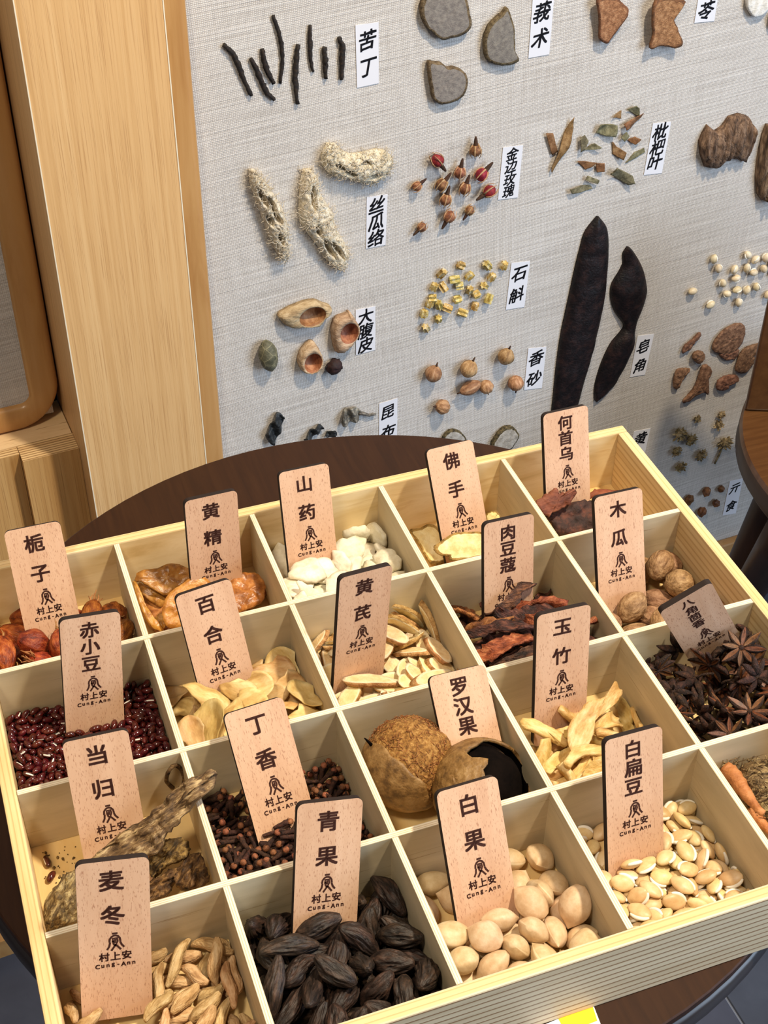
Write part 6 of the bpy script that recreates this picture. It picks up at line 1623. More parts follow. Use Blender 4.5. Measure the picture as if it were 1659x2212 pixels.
     4,210,188,54,95,14,18,22, 2,-171,-172,119,94,22,-8,24, 4,37,194,210,97,-9,16,-18, 1,-180,-56,156,93,18,-6,31, 3,280,-153,157,18,-30,15,-92, 1,414,194,48,64,-27,-12,71,
     0,194,-389,101,99,-9,14,0, 3,225,125,148,97,-10,7,22, 0,260,-398,180,19,93,-9,-30, 3,-359,60,38,33,-7,-1,-94, 0,379,-142,24,75,-30,20,-56, 3,14,-257,205,7,-6,57,-82,
     4,-235,-291,171,60,-43,-62,26, 0,424,-54,121,66,23,7,72, 2,-26,-167,242,7,1,-32,-95, 2,-430,-250,113,17,-65,73,6, 4,-354,-350,102,28,35,-32,-83, 4,216,-32,171,67,-74,5,12,],
    'anise': [
     1,249,42,74,20,-18,-27,-93, 3,328,-378,88,5,12,-35,93, 0,-352,279,343,67,65,33,-13, 0,-338,93,39,32,1,15,93, 0,127,222,44,79,14,16,58, 1,10,-333,56,8,-65,75,-1,
     0,411,354,326,52,18,-83,4, 3,34,-76,75,67,-14,-26,-68, 3,-203,-350,72,87,-8,-30,-38, 2,-338,-361,71,64,-25,-6,73, 3,159,165,178,22,31,25,89, 3,270,-186,72,40,-31,-9,-86,
     1,-33,49,115,42,20,-69,-56, 3,-352,67,355,1,52,-85,-1, 2,201,324,327,13,16,-74,64, 3,354,273,105,10,-18,-40,89, 0,-317,254,86,10,-8,-98,16, 1,29,-417,232,14,30,56,76,
     0,329,160,187,70,25,2,67, 3,-350,130,187,72,21,-34,57, 2,-144,154,89,89,38,24,10, 0,344,-252,220,7,79,59,-15, 3,-371,-368,221,3,-26,-22,-94, 0,-190,-70,246,7,57,14,81,
     0,79,-300,160,84,-39,12,-36, 3,-105,187,256,1,-93,16,32, 3,285,141,338,95,17,-24,8, 0,362,3,197,7,-78,58,23, 0,-272,-95,67,94,33,10,3, 0,30,231,314,32,-49,-56,59,
     3,379,-348,333,96,0,-19,-20, 1,-51,-90,249,70,-19,21,-66, 3,-117,343,94,91,-35,-17,16, 2,-277,-245,158,55,1,43,72, 3,-272,356,198,55,-73,25,31, 0,-195,-201,204,79,-16,51,32,
     1,115,10,333,33,10,58,-74, 1,-359,-23,240,60,-4,13,78, 3,182,-63,432,43,-78,26,36, 0,350,-124,248,53,-3,3,85, 0,76,-208,259,98,3,21,-4, 2,-111,425,322,18,-24,71,64,
     1,200,-400,372,81,-13,-44,-36, 2,33,-257,353,76,5,0,-65, 0,303,-163,354,57,8,-28,-77, 1,-172,-364,325,13,23,3,-96, 0,218,188,448,97,17,-15,8, 0,-327,442,133,73,66,19,4,],
    'maid': [
     4,158,-370,40,17,20,38,89, 4,11,262,41,98,-5,-13,-13, 1,-290,68,43,1,-38,88,29, 2,304,-170,45,14,-13,15,-97, 2,-147,-339,22,22,60,-71,-31, 3,381,184,63,36,45,62,54,
     1,-365,-276,42,11,11,-7,98, 1,334,361,43,73,-40,-30,45, 1,124,84,43,4,13,41,90, 0,393,-366,64,34,60,-51,-51, 3,158,-244,20,80,-43,18,-38, 4,28,-69,42,37,-44,74,-37,
     1,-435,-388,43,58,6,-13,80, 1,-61,52,44,57,-82,7,7, 3,323,-353,17,38,-54,-61,44, 2,-67,-181,15,64,64,-30,-30, 2,171,-458,15,69,72,-6,-6, 1,211,434,56,7,-16,-42,89,
     2,-416,154,15,61,58,37,39, 0,120,306,19,60,-79,7,-4, 3,-106,-435,59,14,15,-96,19, 3,365,-85,52,32,-70,46,-45, 0,455,199,106,55,35,-49,-58, 2,162,193,23,1,-6,94,34,
     0,-240,-9,64,18,45,-67,-56, 2,142,-59,19,79,51,18,30, 2,-34,-10,104,48,-3,23,-85, 3,-384,157,124,69,-66,-30,-9, 1,157,144,108,2,31,-95,-1, 3,-372,-69,50,16,9,49,-85,
     2,324,-45,85,80,39,12,45, 4,444,398,44,26,-61,-65,37, 4,-251,-398,47,34,-57,58,-47, 2,38,269,98,58,58,40,41, 3,9,124,152,68,-64,-16,32, 2,266,-348,86,60,3,-5,80,
     3,2,-381,48,50,-22,-17,82, 3,53,-52,102,78,-57,-9,24, 0,239,-93,38,43,-10,1,-90, 4,-235,-170,43,76,62,-17,-10, 1,62,-179,94,64,-61,-36,30, 2,119,-471,106,88,47,4,-7,
     2,412,129,136,63,40,38,54, 2,202,-171,122,66,74,8,-11, 2,-341,343,15,33,33,63,63, 0,428,-163,61,38,-61,68,-13, 2,172,373,111,68,59,21,37, 3,-88,-163,91,9,-14,70,-70,
     3,158,-365,103,64,-67,-36,10, 4,246,282,88,74,-52,24,-35, 0,323,-359,99,73,-47,37,-33, 4,319,72,41,17,-98,6,12, 0,-64,-330,72,41,-71,46,-36, 2,-434,274,103,70,11,51,48,
     2,72,-331,98,72,-1,39,57, 1,251,52,118,23,-15,96,5, 2,358,-207,106,50,81,5,32, 0,376,407,100,62,-72,18,-25, 2,440,-341,90,35,61,52,48, 0,-123,-357,104,28,-46,-57,62,
     0,-56,-234,129,7,5,83,-55, 4,298,149,72,92,-21,-32,-11, 4,152,-254,135,98,-5,-21,-4, 4,52,407,40,23,96,-1,-14, 0,378,292,143,58,-16,55,-57, 1,218,-52,133,89,20,-26,32,
     3,397,-382,126,41,-37,-69,47, 4,40,454,107,11,-8,66,-74,],
    'olive': [
     3,388,365,71,0,-86,-47,-17, 0,-210,-332,46,55,-55,-44,45, 3,287,-328,76,85,8,14,50, 0,324,-99,72,11,8,98,17, 0,23,-124,90,45,70,-40,-38, 1,87,99,64,26,94,-16,-12,
     1,12,-420,65,10,16,85,50, 2,-307,-113,50,11,99,-4,-1, 2,-320,130,91,26,-8,-83,48, 4,139,-76,126,1,66,-48,58, 0,-144,-151,113,41,-69,-36,48, 2,-411,340,98,55,-51,-13,65,
     4,-138,-393,157,9,-90,-42,-7, 3,365,186,96,78,47,8,40, 1,166,-264,74,39,45,-55,-59, 1,40,170,195,94,-13,-31,-3, 3,-17,-261,76,85,-40,4,-35, 1,-330,1,64,3,11,95,-31,
     4,-22,-409,234,64,-49,-59,-8, 2,-337,-150,155,21,30,-59,-71, 1,382,-421,237,35,-27,52,73, 2,311,31,63,10,-11,-44,-89, 0,-49,-176,193,7,-42,89,-17, 0,266,248,103,47,-72,-51,-6,
     4,-415,-14,175,71,-9,-4,70, 0,-164,153,181,81,-55,-4,-22, 0,-131,29,100,5,-95,-10,29, 0,382,73,171,33,-79,50,11, 4,-256,325,71,4,-79,-61,-7, 2,-204,-127,282,37,-39,28,-80,
     3,119,-395,200,5,88,-31,-36, 3,-25,10,240,15,52,-67,-51, 3,236,160,193,66,7,64,-39, 4,409,-273,160,61,-3,19,77, 4,-376,-404,65,34,-16,54,-75, 1,59,397,76,86,38,-20,-29,
     4,268,-212,173,51,68,-48,-20, 3,-333,154,203,31,-56,-71,29, 2,-244,-358,211,85,-23,-32,36, 4,223,408,98,34,47,77,-25, 0,345,-80,203,51,80,-29,-12, 4,-235,8,264,71,-67,-18,12,
     1,-52,221,290,10,-4,90,43, 1,-62,-99,326,39,19,3,90, 1,138,-224,228,54,-73,-27,-32, 4,-146,-372,276,74,31,20,56, 2,-250,118,321,9,-6,-93,-36, 4,97,-82,281,29,-66,-27,64,
     3,-240,334,218,39,-25,-7,-88, 0,405,342,195,50,-32,-44,67, 0,-383,-363,174,4,-82,-46,34, 1,136,66,298,40,-8,-83,38, 3,244,-354,266,74,-36,-29,48, 1,256,-115,273,23,25,92,18,
     1,356,17,283,18,25,93,18, 3,391,-287,312,56,-64,-7,52, 0,-347,404,167,36,-41,-32,-78, 2,-401,-53,280,23,80,36,42,],
    'flat': [
     1,320,-239,43,29,66,-65,-24, 1,-408,-459,58,20,33,-73,56, 1,-4,-38,134,26,-2,-17,95, 1,408,237,33,43,1,0,90, 1,412,-210,42,16,13,33,92, 2,-194,-331,30,3,-51,86,2,
     2,-229,-449,30,3,5,100,-1, 0,-88,-337,43,6,27,-89,-37, 2,421,327,42,37,88,-21,-20, 0,403,125,31,1,-99,11,0, 0,-323,-364,32,7,84,53,6, 2,-439,182,91,45,34,-27,-78,
     0,-50,20,51,18,96,-22,6, 0,222,85,129,70,1,3,-71, 2,-247,-108,30,94,-1,-3,-33, 2,376,-317,43,35,75,47,30, 0,143,60,99,75,3,15,64, 2,160,-327,45,2,-4,59,81,
     0,-391,224,35,18,6,-17,-97, 0,-265,-6,36,96,-11,11,24, 0,83,-211,43,1,11,-92,-37, 2,30,-430,33,78,-16,8,-60, 2,67,18,30,3,0,100,0, 0,39,-319,44,93,-26,-22,14,
     1,-52,410,34,86,-6,-7,49, 1,-380,-133,33,0,100,5,-3, 1,-127,-136,35,4,-54,-83,12, 0,286,-345,38,20,77,-61,1, 2,-63,-433,30,2,52,-86,3, 1,-356,-255,33,100,0,-4,3,
     1,310,50,37,90,-1,-16,40, 0,-351,105,30,0,-86,50,0, 0,240,-68,38,33,9,-23,-91, 1,-153,442,37,10,96,23,14, 0,147,193,32,96,-10,-1,26, 2,-154,80,180,47,88,-11,3,
     0,207,442,31,10,-1,8,-99, 0,-403,332,32,10,99,14,-1, 2,-77,-253,31,1,-22,97,8, 0,34,41,95,16,14,-97,-10, 2,134,318,31,2,-66,74,-9, 1,-341,147,87,8,40,-91,3,
     2,114,-116,30,83,-2,-3,-55, 1,420,425,35,1,39,91,12, 1,-236,23,88,15,37,-91,8, 0,-5,-143,37,10,-3,-97,20, 2,120,-452,48,14,-26,-37,-88, 0,165,90,33,1,99,11,-11,
     2,265,203,30,74,2,2,-67, 1,292,310,46,12,93,-22,-29, 0,393,-40,37,20,-83,50,-13, 0,367,-444,34,2,14,98,-16, 1,220,-426,34,1,-42,-90,9, 1,187,-251,55,70,45,10,-55,
     0,-217,-225,34,10,-26,96,-2, 1,-144,-14,39,87,-26,8,-41, 2,450,-305,62,18,66,19,70, 0,-401,-32,30,0,-3,-100,0, 1,-258,-14,162,89,34,-8,-29, 2,373,71,94,84,-3,38,-39,
     0,-308,-455,97,77,54,11,-32, 2,-111,289,30,97,-1,-3,-24, 1,169,-25,45,2,44,-82,36, 1,-386,-68,104,39,54,-52,-53, 1,70,69,154,15,95,26,-1, 1,-280,454,46,88,45,1,-13,
     2,85,-37,88,27,94,22,4, 0,321,411,50,84,23,-20,45, 0,-11,-203,115,85,47,9,-21, 1,-442,81,57,52,43,73,14, 2,155,-133,93,49,-34,36,-72, 2,-266,-186,72,26,93,-19,18,
     2,438,176,89,66,-29,31,-62, 2,-261,-392,86,4,-30,87,39, 2,-107,-254,91,25,0,95,-19, 2,450,-141,66,69,0,-73,0, 1,109,-384,65,6,-2,72,70, 2,-198,-66,85,72,66,-4,-19,
     0,-146,-163,97,9,11,99,8, 2,437,-400,55,17,-51,-71,46, 1,-208,-113,147,24,-88,0,-41, 1,-138,-424,72,2,-93,36,-9, 2,282,-163,82,47,7,-32,-82, 2,345,189,70,79,7,-13,-60,
     2,-355,30,74,100,5,0,5, 2,121,-258,99,63,-70,30,-17, 0,-114,15,98,62,-13,-3,78, 0,115,396,72,90,2,0,44, 0,-224,250,34,9,-37,92,5, 1,51,-126,88,27,92,29,-5,
     0,-412,-345,45,38,-24,-7,89, 2,245,-327,96,26,91,-33,2, 0,351,-408,89,3,82,-57,1, 2,228,-189,31,4,-23,-97,5, 2,66,450,32,15,-98,13,1, 0,247,107,71,0,-72,70,-5,
     2,-408,278,85,9,-15,97,19, 1,-256,-289,76,4,-93,36,-2, 2,-432,-406,106,52,-67,-30,-44, 0,-139,-356,118,3,92,-32,23, 1,-111,180,33,92,1,3,-38, 2,4,-56,37,5,1,-96,28,
     0,8,-280,93,87,-46,-9,-11, 0,211,315,47,60,34,30,66, 2,-448,-28,109,31,-71,16,-61, 1,153,210,95,20,81,54,9, 2,-449,-215,50,60,30,60,43, 0,-41,-383,84,74,14,12,65,
     0,207,-431,97,0,-96,-29,0, 2,16,-444,100,14,31,-90,-28, 0,333,316,96,64,-41,23,-61, 1,67,260,72,69,1,7,72, 2,-346,-167,139,12,71,-69,6, 0,291,7,106,33,84,18,39,
     2,412,391,90,100,7,0,4, 2,-412,-327,110,5,37,-88,28, 2,343,-46,82,3,85,-50,17, 2,331,-111,35,55,-17,-15,80, 1,-438,-140,108,61,56,-53,-19, 0,174,-41,132,19,8,-98,-3,
     2,297,-439,136,2,-92,-40,-4, 2,-330,-330,111,36,-56,54,-52, 2,-325,61,129,0,69,-72,-3, 0,-407,435,41,18,26,-91,-25, 2,33,-346,134,57,-79,-21,5, 0,74,-138,154,88,-3,5,-48,
     2,-311,-109,78,84,-19,-10,-49, 1,-229,-322,141,15,98,-12,3, 0,-243,-207,144,8,85,-51,8, 2,-339,396,65,69,70,15,-6, 0,12,202,30,77,0,0,-64, 0,-315,-68,130,4,75,54,-38,
     0,-60,62,151,18,8,-24,-95, 0,267,213,95,17,-17,14,96, 0,120,-432,136,7,-97,-21,-11, 2,-195,-442,116,42,-58,69,8, 2,-71,-97,83,98,-5,-7,-19, 0,390,-167,112,9,-92,24,-31,
     0,447,30,73,20,75,-16,-61, 1,24,347,38,21,-75,-63,1, 0,-237,158,43,32,-94,-12,-5, 0,229,425,91,3,92,-39,-1, 2,343,-286,103,99,1,4,9, 1,-428,-262,143,80,-11,-13,-58,
     0,-114,-97,146,84,-12,7,-53, 2,-176,-252,112,86,18,-39,-28, 1,-367,-210,88,50,0,-18,-84, 2,-188,46,134,27,88,-39,1, 1,253,-110,114,23,18,94,-16, 1,-258,355,41,5,53,-81,25,],
    'red': [
     1,-324,-461,132,13,23,-55,-79, 0,-162,-469,141,7,-6,79,61, 1,220,-460,141,64,70,16,25, 1,-231,-458,149,37,-86,-29,17, 2,-454,-468,89,23,-16,65,70, 1,62,-227,147,2,3,62,79,
     1,-269,48,146,13,-22,-88,39, 0,-192,-306,149,22,35,-60,-69, 0,-260,-77,162,60,71,26,27, 0,73,-299,149,15,21,-66,-71, 0,-36,-471,118,17,-11,-96,-18, 0,368,-372,138,2,5,20,98,
     0,384,-231,148,72,67,-7,15, 0,-75,-430,138,2,-22,83,51, 0,-110,-286,148,2,2,62,79, 0,-457,-430,117,76,45,-36,29, 1,-4,96,175,10,-99,-2,-6, 0,-457,24,138,54,-73,37,-22,
     0,157,75,167,0,20,44,88, 1,291,-450,144,33,72,54,28, 1,-286,-472,99,1,-2,-99,-16, 2,198,-192,147,57,82,2,7, 1,266,-149,156,40,83,-37,-11, 1,99,-433,140,21,66,70,20,
     1,274,-471,20,92,38,-4,-2, 0,-470,-370,142,32,66,15,-67, 1,257,-239,147,3,20,-93,-31, 1,-146,-379,127,46,86,15,-19, 1,-58,-148,157,75,56,32,13, 0,303,-328,147,37,0,43,82,
     1,-15,-258,142,39,24,-64,-61, 1,-354,-250,140,66,23,39,-60, 0,-352,-408,136,23,11,60,76, 0,-224,240,139,76,64,0,-8, 2,-332,298,132,17,9,-37,-91, 2,-468,171,150,6,58,63,51,
     0,-146,-177,146,6,-28,0,-96, 0,19,428,116,80,39,6,45, 1,-320,170,132,41,90,2,14, 2,-356,-138,141,8,5,-46,-88, 0,-437,65,145,3,57,59,57, 0,-439,-215,145,7,87,48,-7,
     1,124,-373,147,0,-18,-33,93, 0,138,-111,148,4,72,56,41, 0,174,406,86,9,4,38,92, 2,67,-473,119,37,-16,-85,-33, 0,144,-7,164,33,54,-49,-60, 1,-236,-155,146,68,34,-28,-59,
     0,235,453,120,25,36,61,66, 0,191,-60,160,9,2,-75,-66, 2,-382,408,120,11,-4,-59,-80, 0,449,-79,164,56,80,-10,-20, 0,-284,379,128,25,8,-61,-74, 2,124,-457,106,36,31,-25,-84,
     0,61,143,170,2,3,-44,-89, 1,459,-145,156,8,68,70,20, 1,223,-98,152,57,80,17,1, 0,105,308,61,34,82,-40,-23, 1,187,-473,103,99,-9,5,0, 0,-103,-96,153,4,-51,81,28,
     1,450,249,129,82,55,-6,-15, 0,-454,430,136,21,-32,80,46, 1,-253,-349,134,63,60,32,38, 1,-129,19,147,10,99,8,-3, 1,-11,-382,131,21,56,-34,-73, 2,-435,-335,142,8,-8,10,99,
     1,-115,399,111,46,62,-36,-53, 1,87,-76,166,38,55,-63,-39, 1,318,-452,104,43,68,33,50, 1,364,-454,107,13,85,48,-14, 1,385,349,122,17,97,-15,1, 1,118,114,178,74,60,-14,29,
     0,226,130,156,61,65,34,30, 2,-287,459,130,19,19,-73,-63, 2,-101,135,180,52,85,9,-8, 1,-415,-424,116,10,-87,-38,-32, 2,-24,353,96,33,26,65,64, 0,-137,-221,127,29,94,9,16,
     0,-162,380,112,17,34,67,63, 2,-70,-471,28,85,-52,-8,-4, 0,448,295,133,91,-39,10,2, 1,424,-463,112,44,-31,42,73, 0,285,-275,139,17,-9,72,67, 0,29,377,85,85,52,-3,-10,
     2,258,-42,160,35,80,31,38, 0,-396,-230,148,48,66,55,17, 1,416,-437,146,86,34,38,7, 1,188,441,104,6,-16,-58,-80, 0,84,-7,161,58,69,36,22, 1,304,83,163,27,69,62,27,
     0,139,-181,139,38,25,-63,-63, 0,-244,-473,66,94,-33,-10,-3, 2,386,-286,138,66,72,-19,11, 0,328,-197,144,66,63,13,38, 1,180,129,173,52,62,38,44, 1,-388,-451,66,38,43,54,61,
     1,52,-356,137,59,71,-35,-17, 0,253,377,98,42,85,15,26, 2,-305,-270,119,20,-30,14,92, 1,-151,-92,155,83,5,-47,29, 1,426,-179,141,36,47,38,71, 1,452,-306,145,90,28,-16,31,
     1,450,402,126,11,-7,5,99, 0,310,18,160,17,8,-75,-63, 1,-354,-55,142,45,6,-61,-65, 2,396,396,134,35,76,-37,-41, 0,-224,189,133,80,55,23,9, 0,-377,180,141,48,33,59,56,
     2,214,-290,135,37,18,-69,-59, 0,125,-283,123,3,-61,78,15, 2,36,-403,131,23,-38,15,88, 2,79,-138,140,83,9,21,52, 0,400,27,142,32,84,37,23, 0,458,-400,129,34,-37,-64,-58,
     2,28,-66,160,18,27,94,14, 0,-52,-91,153,75,34,-14,55, 1,-339,230,132,62,56,40,37, 2,-308,-175,134,31,68,-60,-28, 1,-461,-86,113,44,22,-23,-84, 1,397,-37,145,54,70,36,30,
     0,-404,-68,136,26,-3,-77,58, 0,22,-144,141,40,-7,-77,-49, 2,121,471,90,14,-9,-34,-93, 2,-19,-32,165,40,64,-59,-29, 2,-250,-258,131,41,-24,-87,-14, 0,458,452,140,49,8,-36,-79,
     1,14,25,162,74,62,22,-14, 2,-463,257,140,15,84,-22,-48, 1,467,81,143,49,43,46,60, 1,462,-451,98,36,42,52,65, 2,-470,-188,132,1,-74,-16,-66, 0,-219,373,106,55,78,25,-17,
     0,10,-445,128,63,60,-48,-4, 1,-323,-465,57,61,79,0,-10, 1,362,-103,145,43,81,-38,-7, 0,-126,322,105,17,14,-90,38, 1,-143,-308,121,7,9,24,96, 2,-398,454,138,18,-52,70,-45,
     1,-64,-377,131,34,-17,-48,-79, 0,-394,74,132,35,44,76,31, 0,317,-139,144,17,-26,68,67, 2,344,139,147,27,-13,77,56, 0,-457,352,121,16,40,39,82, 2,-350,452,127,91,21,-22,29,
     0,109,411,76,60,33,-43,-59, 2,-291,-52,146,8,-27,84,47, 2,-6,-193,134,60,64,37,30, 2,-115,-461,60,18,-22,4,-96, 1,395,-329,133,8,-93,25,-25, 2,337,-470,60,74,59,-29,17,
     2,-63,-2,149,45,29,34,77, 1,-35,420,94,48,62,-31,-54, 0,-424,127,136,16,-2,91,-39, 2,-154,-137,141,60,77,-2,-19, 0,-67,349,86,25,83,-37,-32, 2,-95,-342,125,46,49,-29,-68,
     1,251,48,166,41,68,61,5, 0,473,-356,157,70,-7,29,65, 2,-205,-64,136,2,90,-42,-12, 1,-82,450,99,53,28,-45,-66, 0,-132,278,98,9,24,-76,-60, 0,389,-459,55,15,27,71,63,
     1,-336,6,128,11,-84,8,53, 1,-174,147,132,66,74,5,-14, 0,-209,-374,126,51,-4,70,49, 1,348,-48,153,83,10,35,43, 2,-101,-460,109,32,-43,2,85, 1,45,317,63,75,47,-5,-46,
     2,195,337,84,50,24,-62,-56, 2,-397,308,112,19,-27,55,77, 1,95,64,155,48,76,44,8, 2,337,472,133,30,-58,26,72, 0,63,436,94,32,43,68,50, 1,59,81,164,43,28,-81,-29,
     0,344,184,136,16,2,68,71, 0,-62,278,81,18,56,62,52, 1,215,-382,135,58,-1,63,51, 0,-19,309,65,4,26,-62,-74, 2,259,-387,123,61,31,32,65, 2,-72,-235,136,52,17,67,50,
     0,319,416,97,2,74,56,37, 0,-124,116,146,12,15,-94,-29, 1,31,-463,88,8,21,61,76, 1,-192,-249,131,27,13,74,60, 0,-308,91,119,26,73,-53,-34, 1,-149,442,109,16,37,-73,-55,
     1,-253,105,118,9,-1,-89,-46, 2,-407,363,114,51,14,37,76, 0,-469,-21,100,62,32,-45,-56, 2,-368,-438,103,61,43,-48,-46, 2,-96,66,153,26,62,74,2, 1,-395,-272,117,38,7,71,58,
     0,-193,-186,126,76,36,46,28, 1,-284,218,125,96,2,-19,-21, 2,-53,-179,127,57,3,55,61, 2,473,-214,145,42,57,-70,-6, 1,-36,63,147,43,85,-30,-1, 1,230,-14,150,85,9,37,-37,
     0,-41,132,173,58,67,35,-30, 2,-456,-254,116,32,-12,34,88, 2,455,7,138,26,90,27,21, 0,-44,-328,119,30,58,42,-63, 0,218,-462,61,11,97,6,22, 0,-358,-294,103,35,-42,29,-78,
     1,-385,-468,29,79,-61,-10,-2, 2,310,360,100,13,12,67,-72, 2,-196,94,121,40,36,-66,-54, 2,285,149,143,34,32,31,83, 0,453,-459,59,5,-94,29,20, 2,31,-9,151,19,-23,-9,-95,
     1,354,-394,98,27,95,-4,-13, 1,-443,-150,130,16,-15,10,97, 2,406,76,137,10,-7,99,-11, 1,372,219,119,23,34,52,75, 0,-408,-114,126,4,19,-38,-90, 1,357,-462,18,17,14,-61,-76,
     0,-295,-313,111,11,85,-30,43, 1,-238,280,124,8,12,-88,-45, 2,-203,20,104,48,54,-38,-58, 1,374,472,126,12,-76,-8,-64, 0,-271,-200,130,38,69,55,29, 2,431,125,131,13,75,-23,-61,
     0,-390,-18,131,64,57,51,-3, 0,-165,49,130,30,42,-12,85, 0,45,-91,131,5,9,-16,-98, 0,-269,429,109,6,-33,44,83, 2,-275,-127,132,62,50,50,35, 1,-230,468,107,24,-26,33,87,
     0,251,271,93,23,52,-80,-16, 1,304,317,99,68,58,-26,37, 1,-415,260,116,50,2,58,65, 0,-285,-402,132,51,17,-77,35, 0,-14,-91,154,43,-53,30,-67, 1,156,-334,125,7,33,-75,-57,
     0,280,-457,67,50,-11,-46,-72, 1,296,-11,136,0,14,80,-58, 0,255,340,73,0,95,21,-25, 0,158,357,73,77,39,51,-5, 2,125,352,61,30,-81,42,-28, 1,-6,254,67,22,85,-44,20,
     0,426,200,118,53,60,-27,-53, 0,71,-464,23,6,22,97,0, 2,-170,-461,33,26,-42,-1,87, 0,24,-455,48,16,90,-36,-19, 2,355,308,102,78,45,-40,-18, 0,135,-460,30,30,-15,-77,54,
     0,205,-247,120,85,-6,44,-27, 2,-317,-367,124,17,15,-82,-52, 2,281,-108,132,2,36,-72,-59, 1,189,-141,130,87,19,-26,-38, 0,-424,188,105,76,-32,-56,11, 2,-20,-459,74,49,-50,71,1,
     0,213,-418,125,5,40,-54,74, 2,-430,-301,121,1,-66,-39,-64, 0,294,256,105,63,15,-8,76, 0,-350,-191,139,5,-78,3,-63, 1,-184,224,109,85,-49,-19,-6, 2,339,-313,136,36,42,71,44,
     0,450,-263,138,97,0,24,7, 0,-156,-453,104,12,-82,-49,-28, 0,159,-217,114,55,34,58,49, 2,-62,114,155,1,62,-60,50, 1,-420,-375,112,62,64,43,15, 1,213,298,60,68,73,3,-4,
     0,-439,-454,61,87,12,15,-46, 0,164,-387,115,77,14,-48,-41, 2,196,8,142,69,-60,19,36, 0,-111,243,95,64,72,28,-4, 2,-128,60,129,44,75,2,-49, 1,164,269,58,48,74,-28,-38,
     1,-355,115,119,68,19,68,20, 0,-203,-451,100,17,85,-50,-2, 2,-263,-432,122,39,81,15,-41, 1,14,-309,126,34,24,-78,-47, 0,424,-454,16,33,25,55,72, 1,303,-379,122,64,52,39,41,
     2,-136,-40,146,32,33,77,44, 2,-287,26,109,37,37,-85,-1, 1,211,-298,102,35,-28,-15,88, 1,408,-86,130,7,-11,35,93, 1,-260,154,98,28,-73,13,61, 1,-319,-223,104,53,72,-42,15,
     0,277,466,94,80,57,-8,14, 2,-10,-454,23,5,-85,53,3, 0,218,61,144,42,49,-68,-34, 2,-88,-30,139,10,-82,49,-28, 1,-211,140,107,47,1,-64,61, 1,276,-325,104,31,13,6,94,
     2,359,110,128,68,-2,-38,-63, 1,152,-460,61,41,5,-68,-60, 2,274,216,115,49,82,-22,19, 0,-228,-455,28,26,-30,-53,75, 0,101,-161,119,41,71,55,17, 1,379,-175,128,63,17,-60,-47,
     0,165,-284,110,10,-45,47,76, 2,-64,-462,78,6,63,-40,67, 1,-278,-451,20,52,24,30,77, 2,-183,466,83,4,5,-84,-54, 0,-320,408,106,53,67,-31,-42, 1,-338,41,121,45,13,-81,36,
     1,-466,-456,33,17,-78,-35,49, 1,445,-44,142,44,-83,-30,-17, 2,-338,-97,120,27,15,-48,-82, 2,-123,-454,26,80,-31,-22,47, 1,-465,298,123,19,68,-35,-62, 1,-174,338,87,54,16,-83,-4,
     0,331,-259,125,41,-18,-88,18, 2,-300,344,98,80,57,-16,-12, 1,471,353,102,26,64,-72,0, 0,-413,28,108,14,-96,-7,-21, 1,-369,374,90,20,9,50,84, 2,-241,-394,98,24,73,24,-60,
     2,27,-243,108,42,59,45,52, 1,-179,-410,107,17,-3,-94,28, 0,-87,-137,131,46,-74,-1,49, 2,455,-359,109,12,-28,-52,-80, 0,240,411,79,79,32,52,-2, 1,363,401,101,56,20,-20,-78,
     0,-458,390,98,47,75,8,45, 1,-199,-330,109,55,-71,-11,-42, 2,399,146,125,47,7,-85,-22, 0,470,211,95,39,56,-67,-28, 2,-249,10,106,80,-31,-40,31, 0,-462,214,121,19,-83,4,-52,
     0,-5,466,86,18,1,20,96, 0,85,-459,61,16,25,82,48, 2,-48,-430,102,89,10,-44,10, 0,459,157,117,26,83,7,-49, 1,-297,283,100,47,65,57,20, 2,-173,-38,123,52,-22,34,75,
     2,347,52,129,27,6,88,40, 0,257,-443,106,2,13,-49,-86, 2,334,270,92,59,67,-38,-23, 2,101,-343,111,30,-78,55,-2, 0,-191,297,87,6,12,-46,-88, 0,-325,-441,18,67,30,28,62,
     1,120,-75,133,6,39,-83,-40, 1,-70,-283,119,21,-67,-65,28, 2,281,-53,121,37,11,60,70, 1,-245,318,90,27,41,-42,-77, 2,-227,-85,102,20,-36,-34,85, 1,-469,156,96,38,56,68,27,
     2,-362,-367,106,59,-19,-21,76, 0,393,247,102,83,42,4,-38, 0,56,255,68,38,80,44,-14, 2,124,-403,101,78,61,-13,-13, 1,350,18,123,12,-67,33,-66, 0,81,-423,101,14,98,-15,-6,
     2,22,276,50,56,55,-36,-50, 1,23,63,138,97,-15,2,-18, 1,-255,-302,102,9,58,42,69, 0,249,-164,110,64,8,-70,-31, 0,290,426,77,78,-10,55,28, 1,267,101,132,71,66,-14,-20,
     0,221,-111,110,80,-13,-29,-51, 1,36,431,67,2,66,-38,65, 1,-235,-193,104,2,-53,-85,-1, 2,-473,44,80,34,62,24,-66, 1,176,-84,123,75,65,-8,5, 2,412,371,88,5,-31,5,95,
     1,-19,-152,120,56,-16,58,-57, 1,75,-271,116,1,-82,56,8, 2,-265,-71,126,5,34,87,-35, 1,421,445,113,89,20,-1,40, 0,152,38,136,97,7,22,-4, 0,-378,228,100,43,71,27,48,
     0,41,-179,114,71,-2,-53,-46, 0,288,-183,113,66,51,53,15, 0,-448,463,106,5,5,-93,-37, 0,330,109,115,29,59,-71,24, 1,129,-4,130,3,-12,98,-14, 1,404,-244,121,18,-18,79,-55,
     1,-456,-390,89,26,-29,-50,77, 2,183,-335,89,37,9,48,79, 0,190,-408,80,72,27,23,60, 2,422,-138,119,42,-32,80,28, 0,-13,-272,98,71,29,52,38, 1,419,318,87,5,-9,58,81,
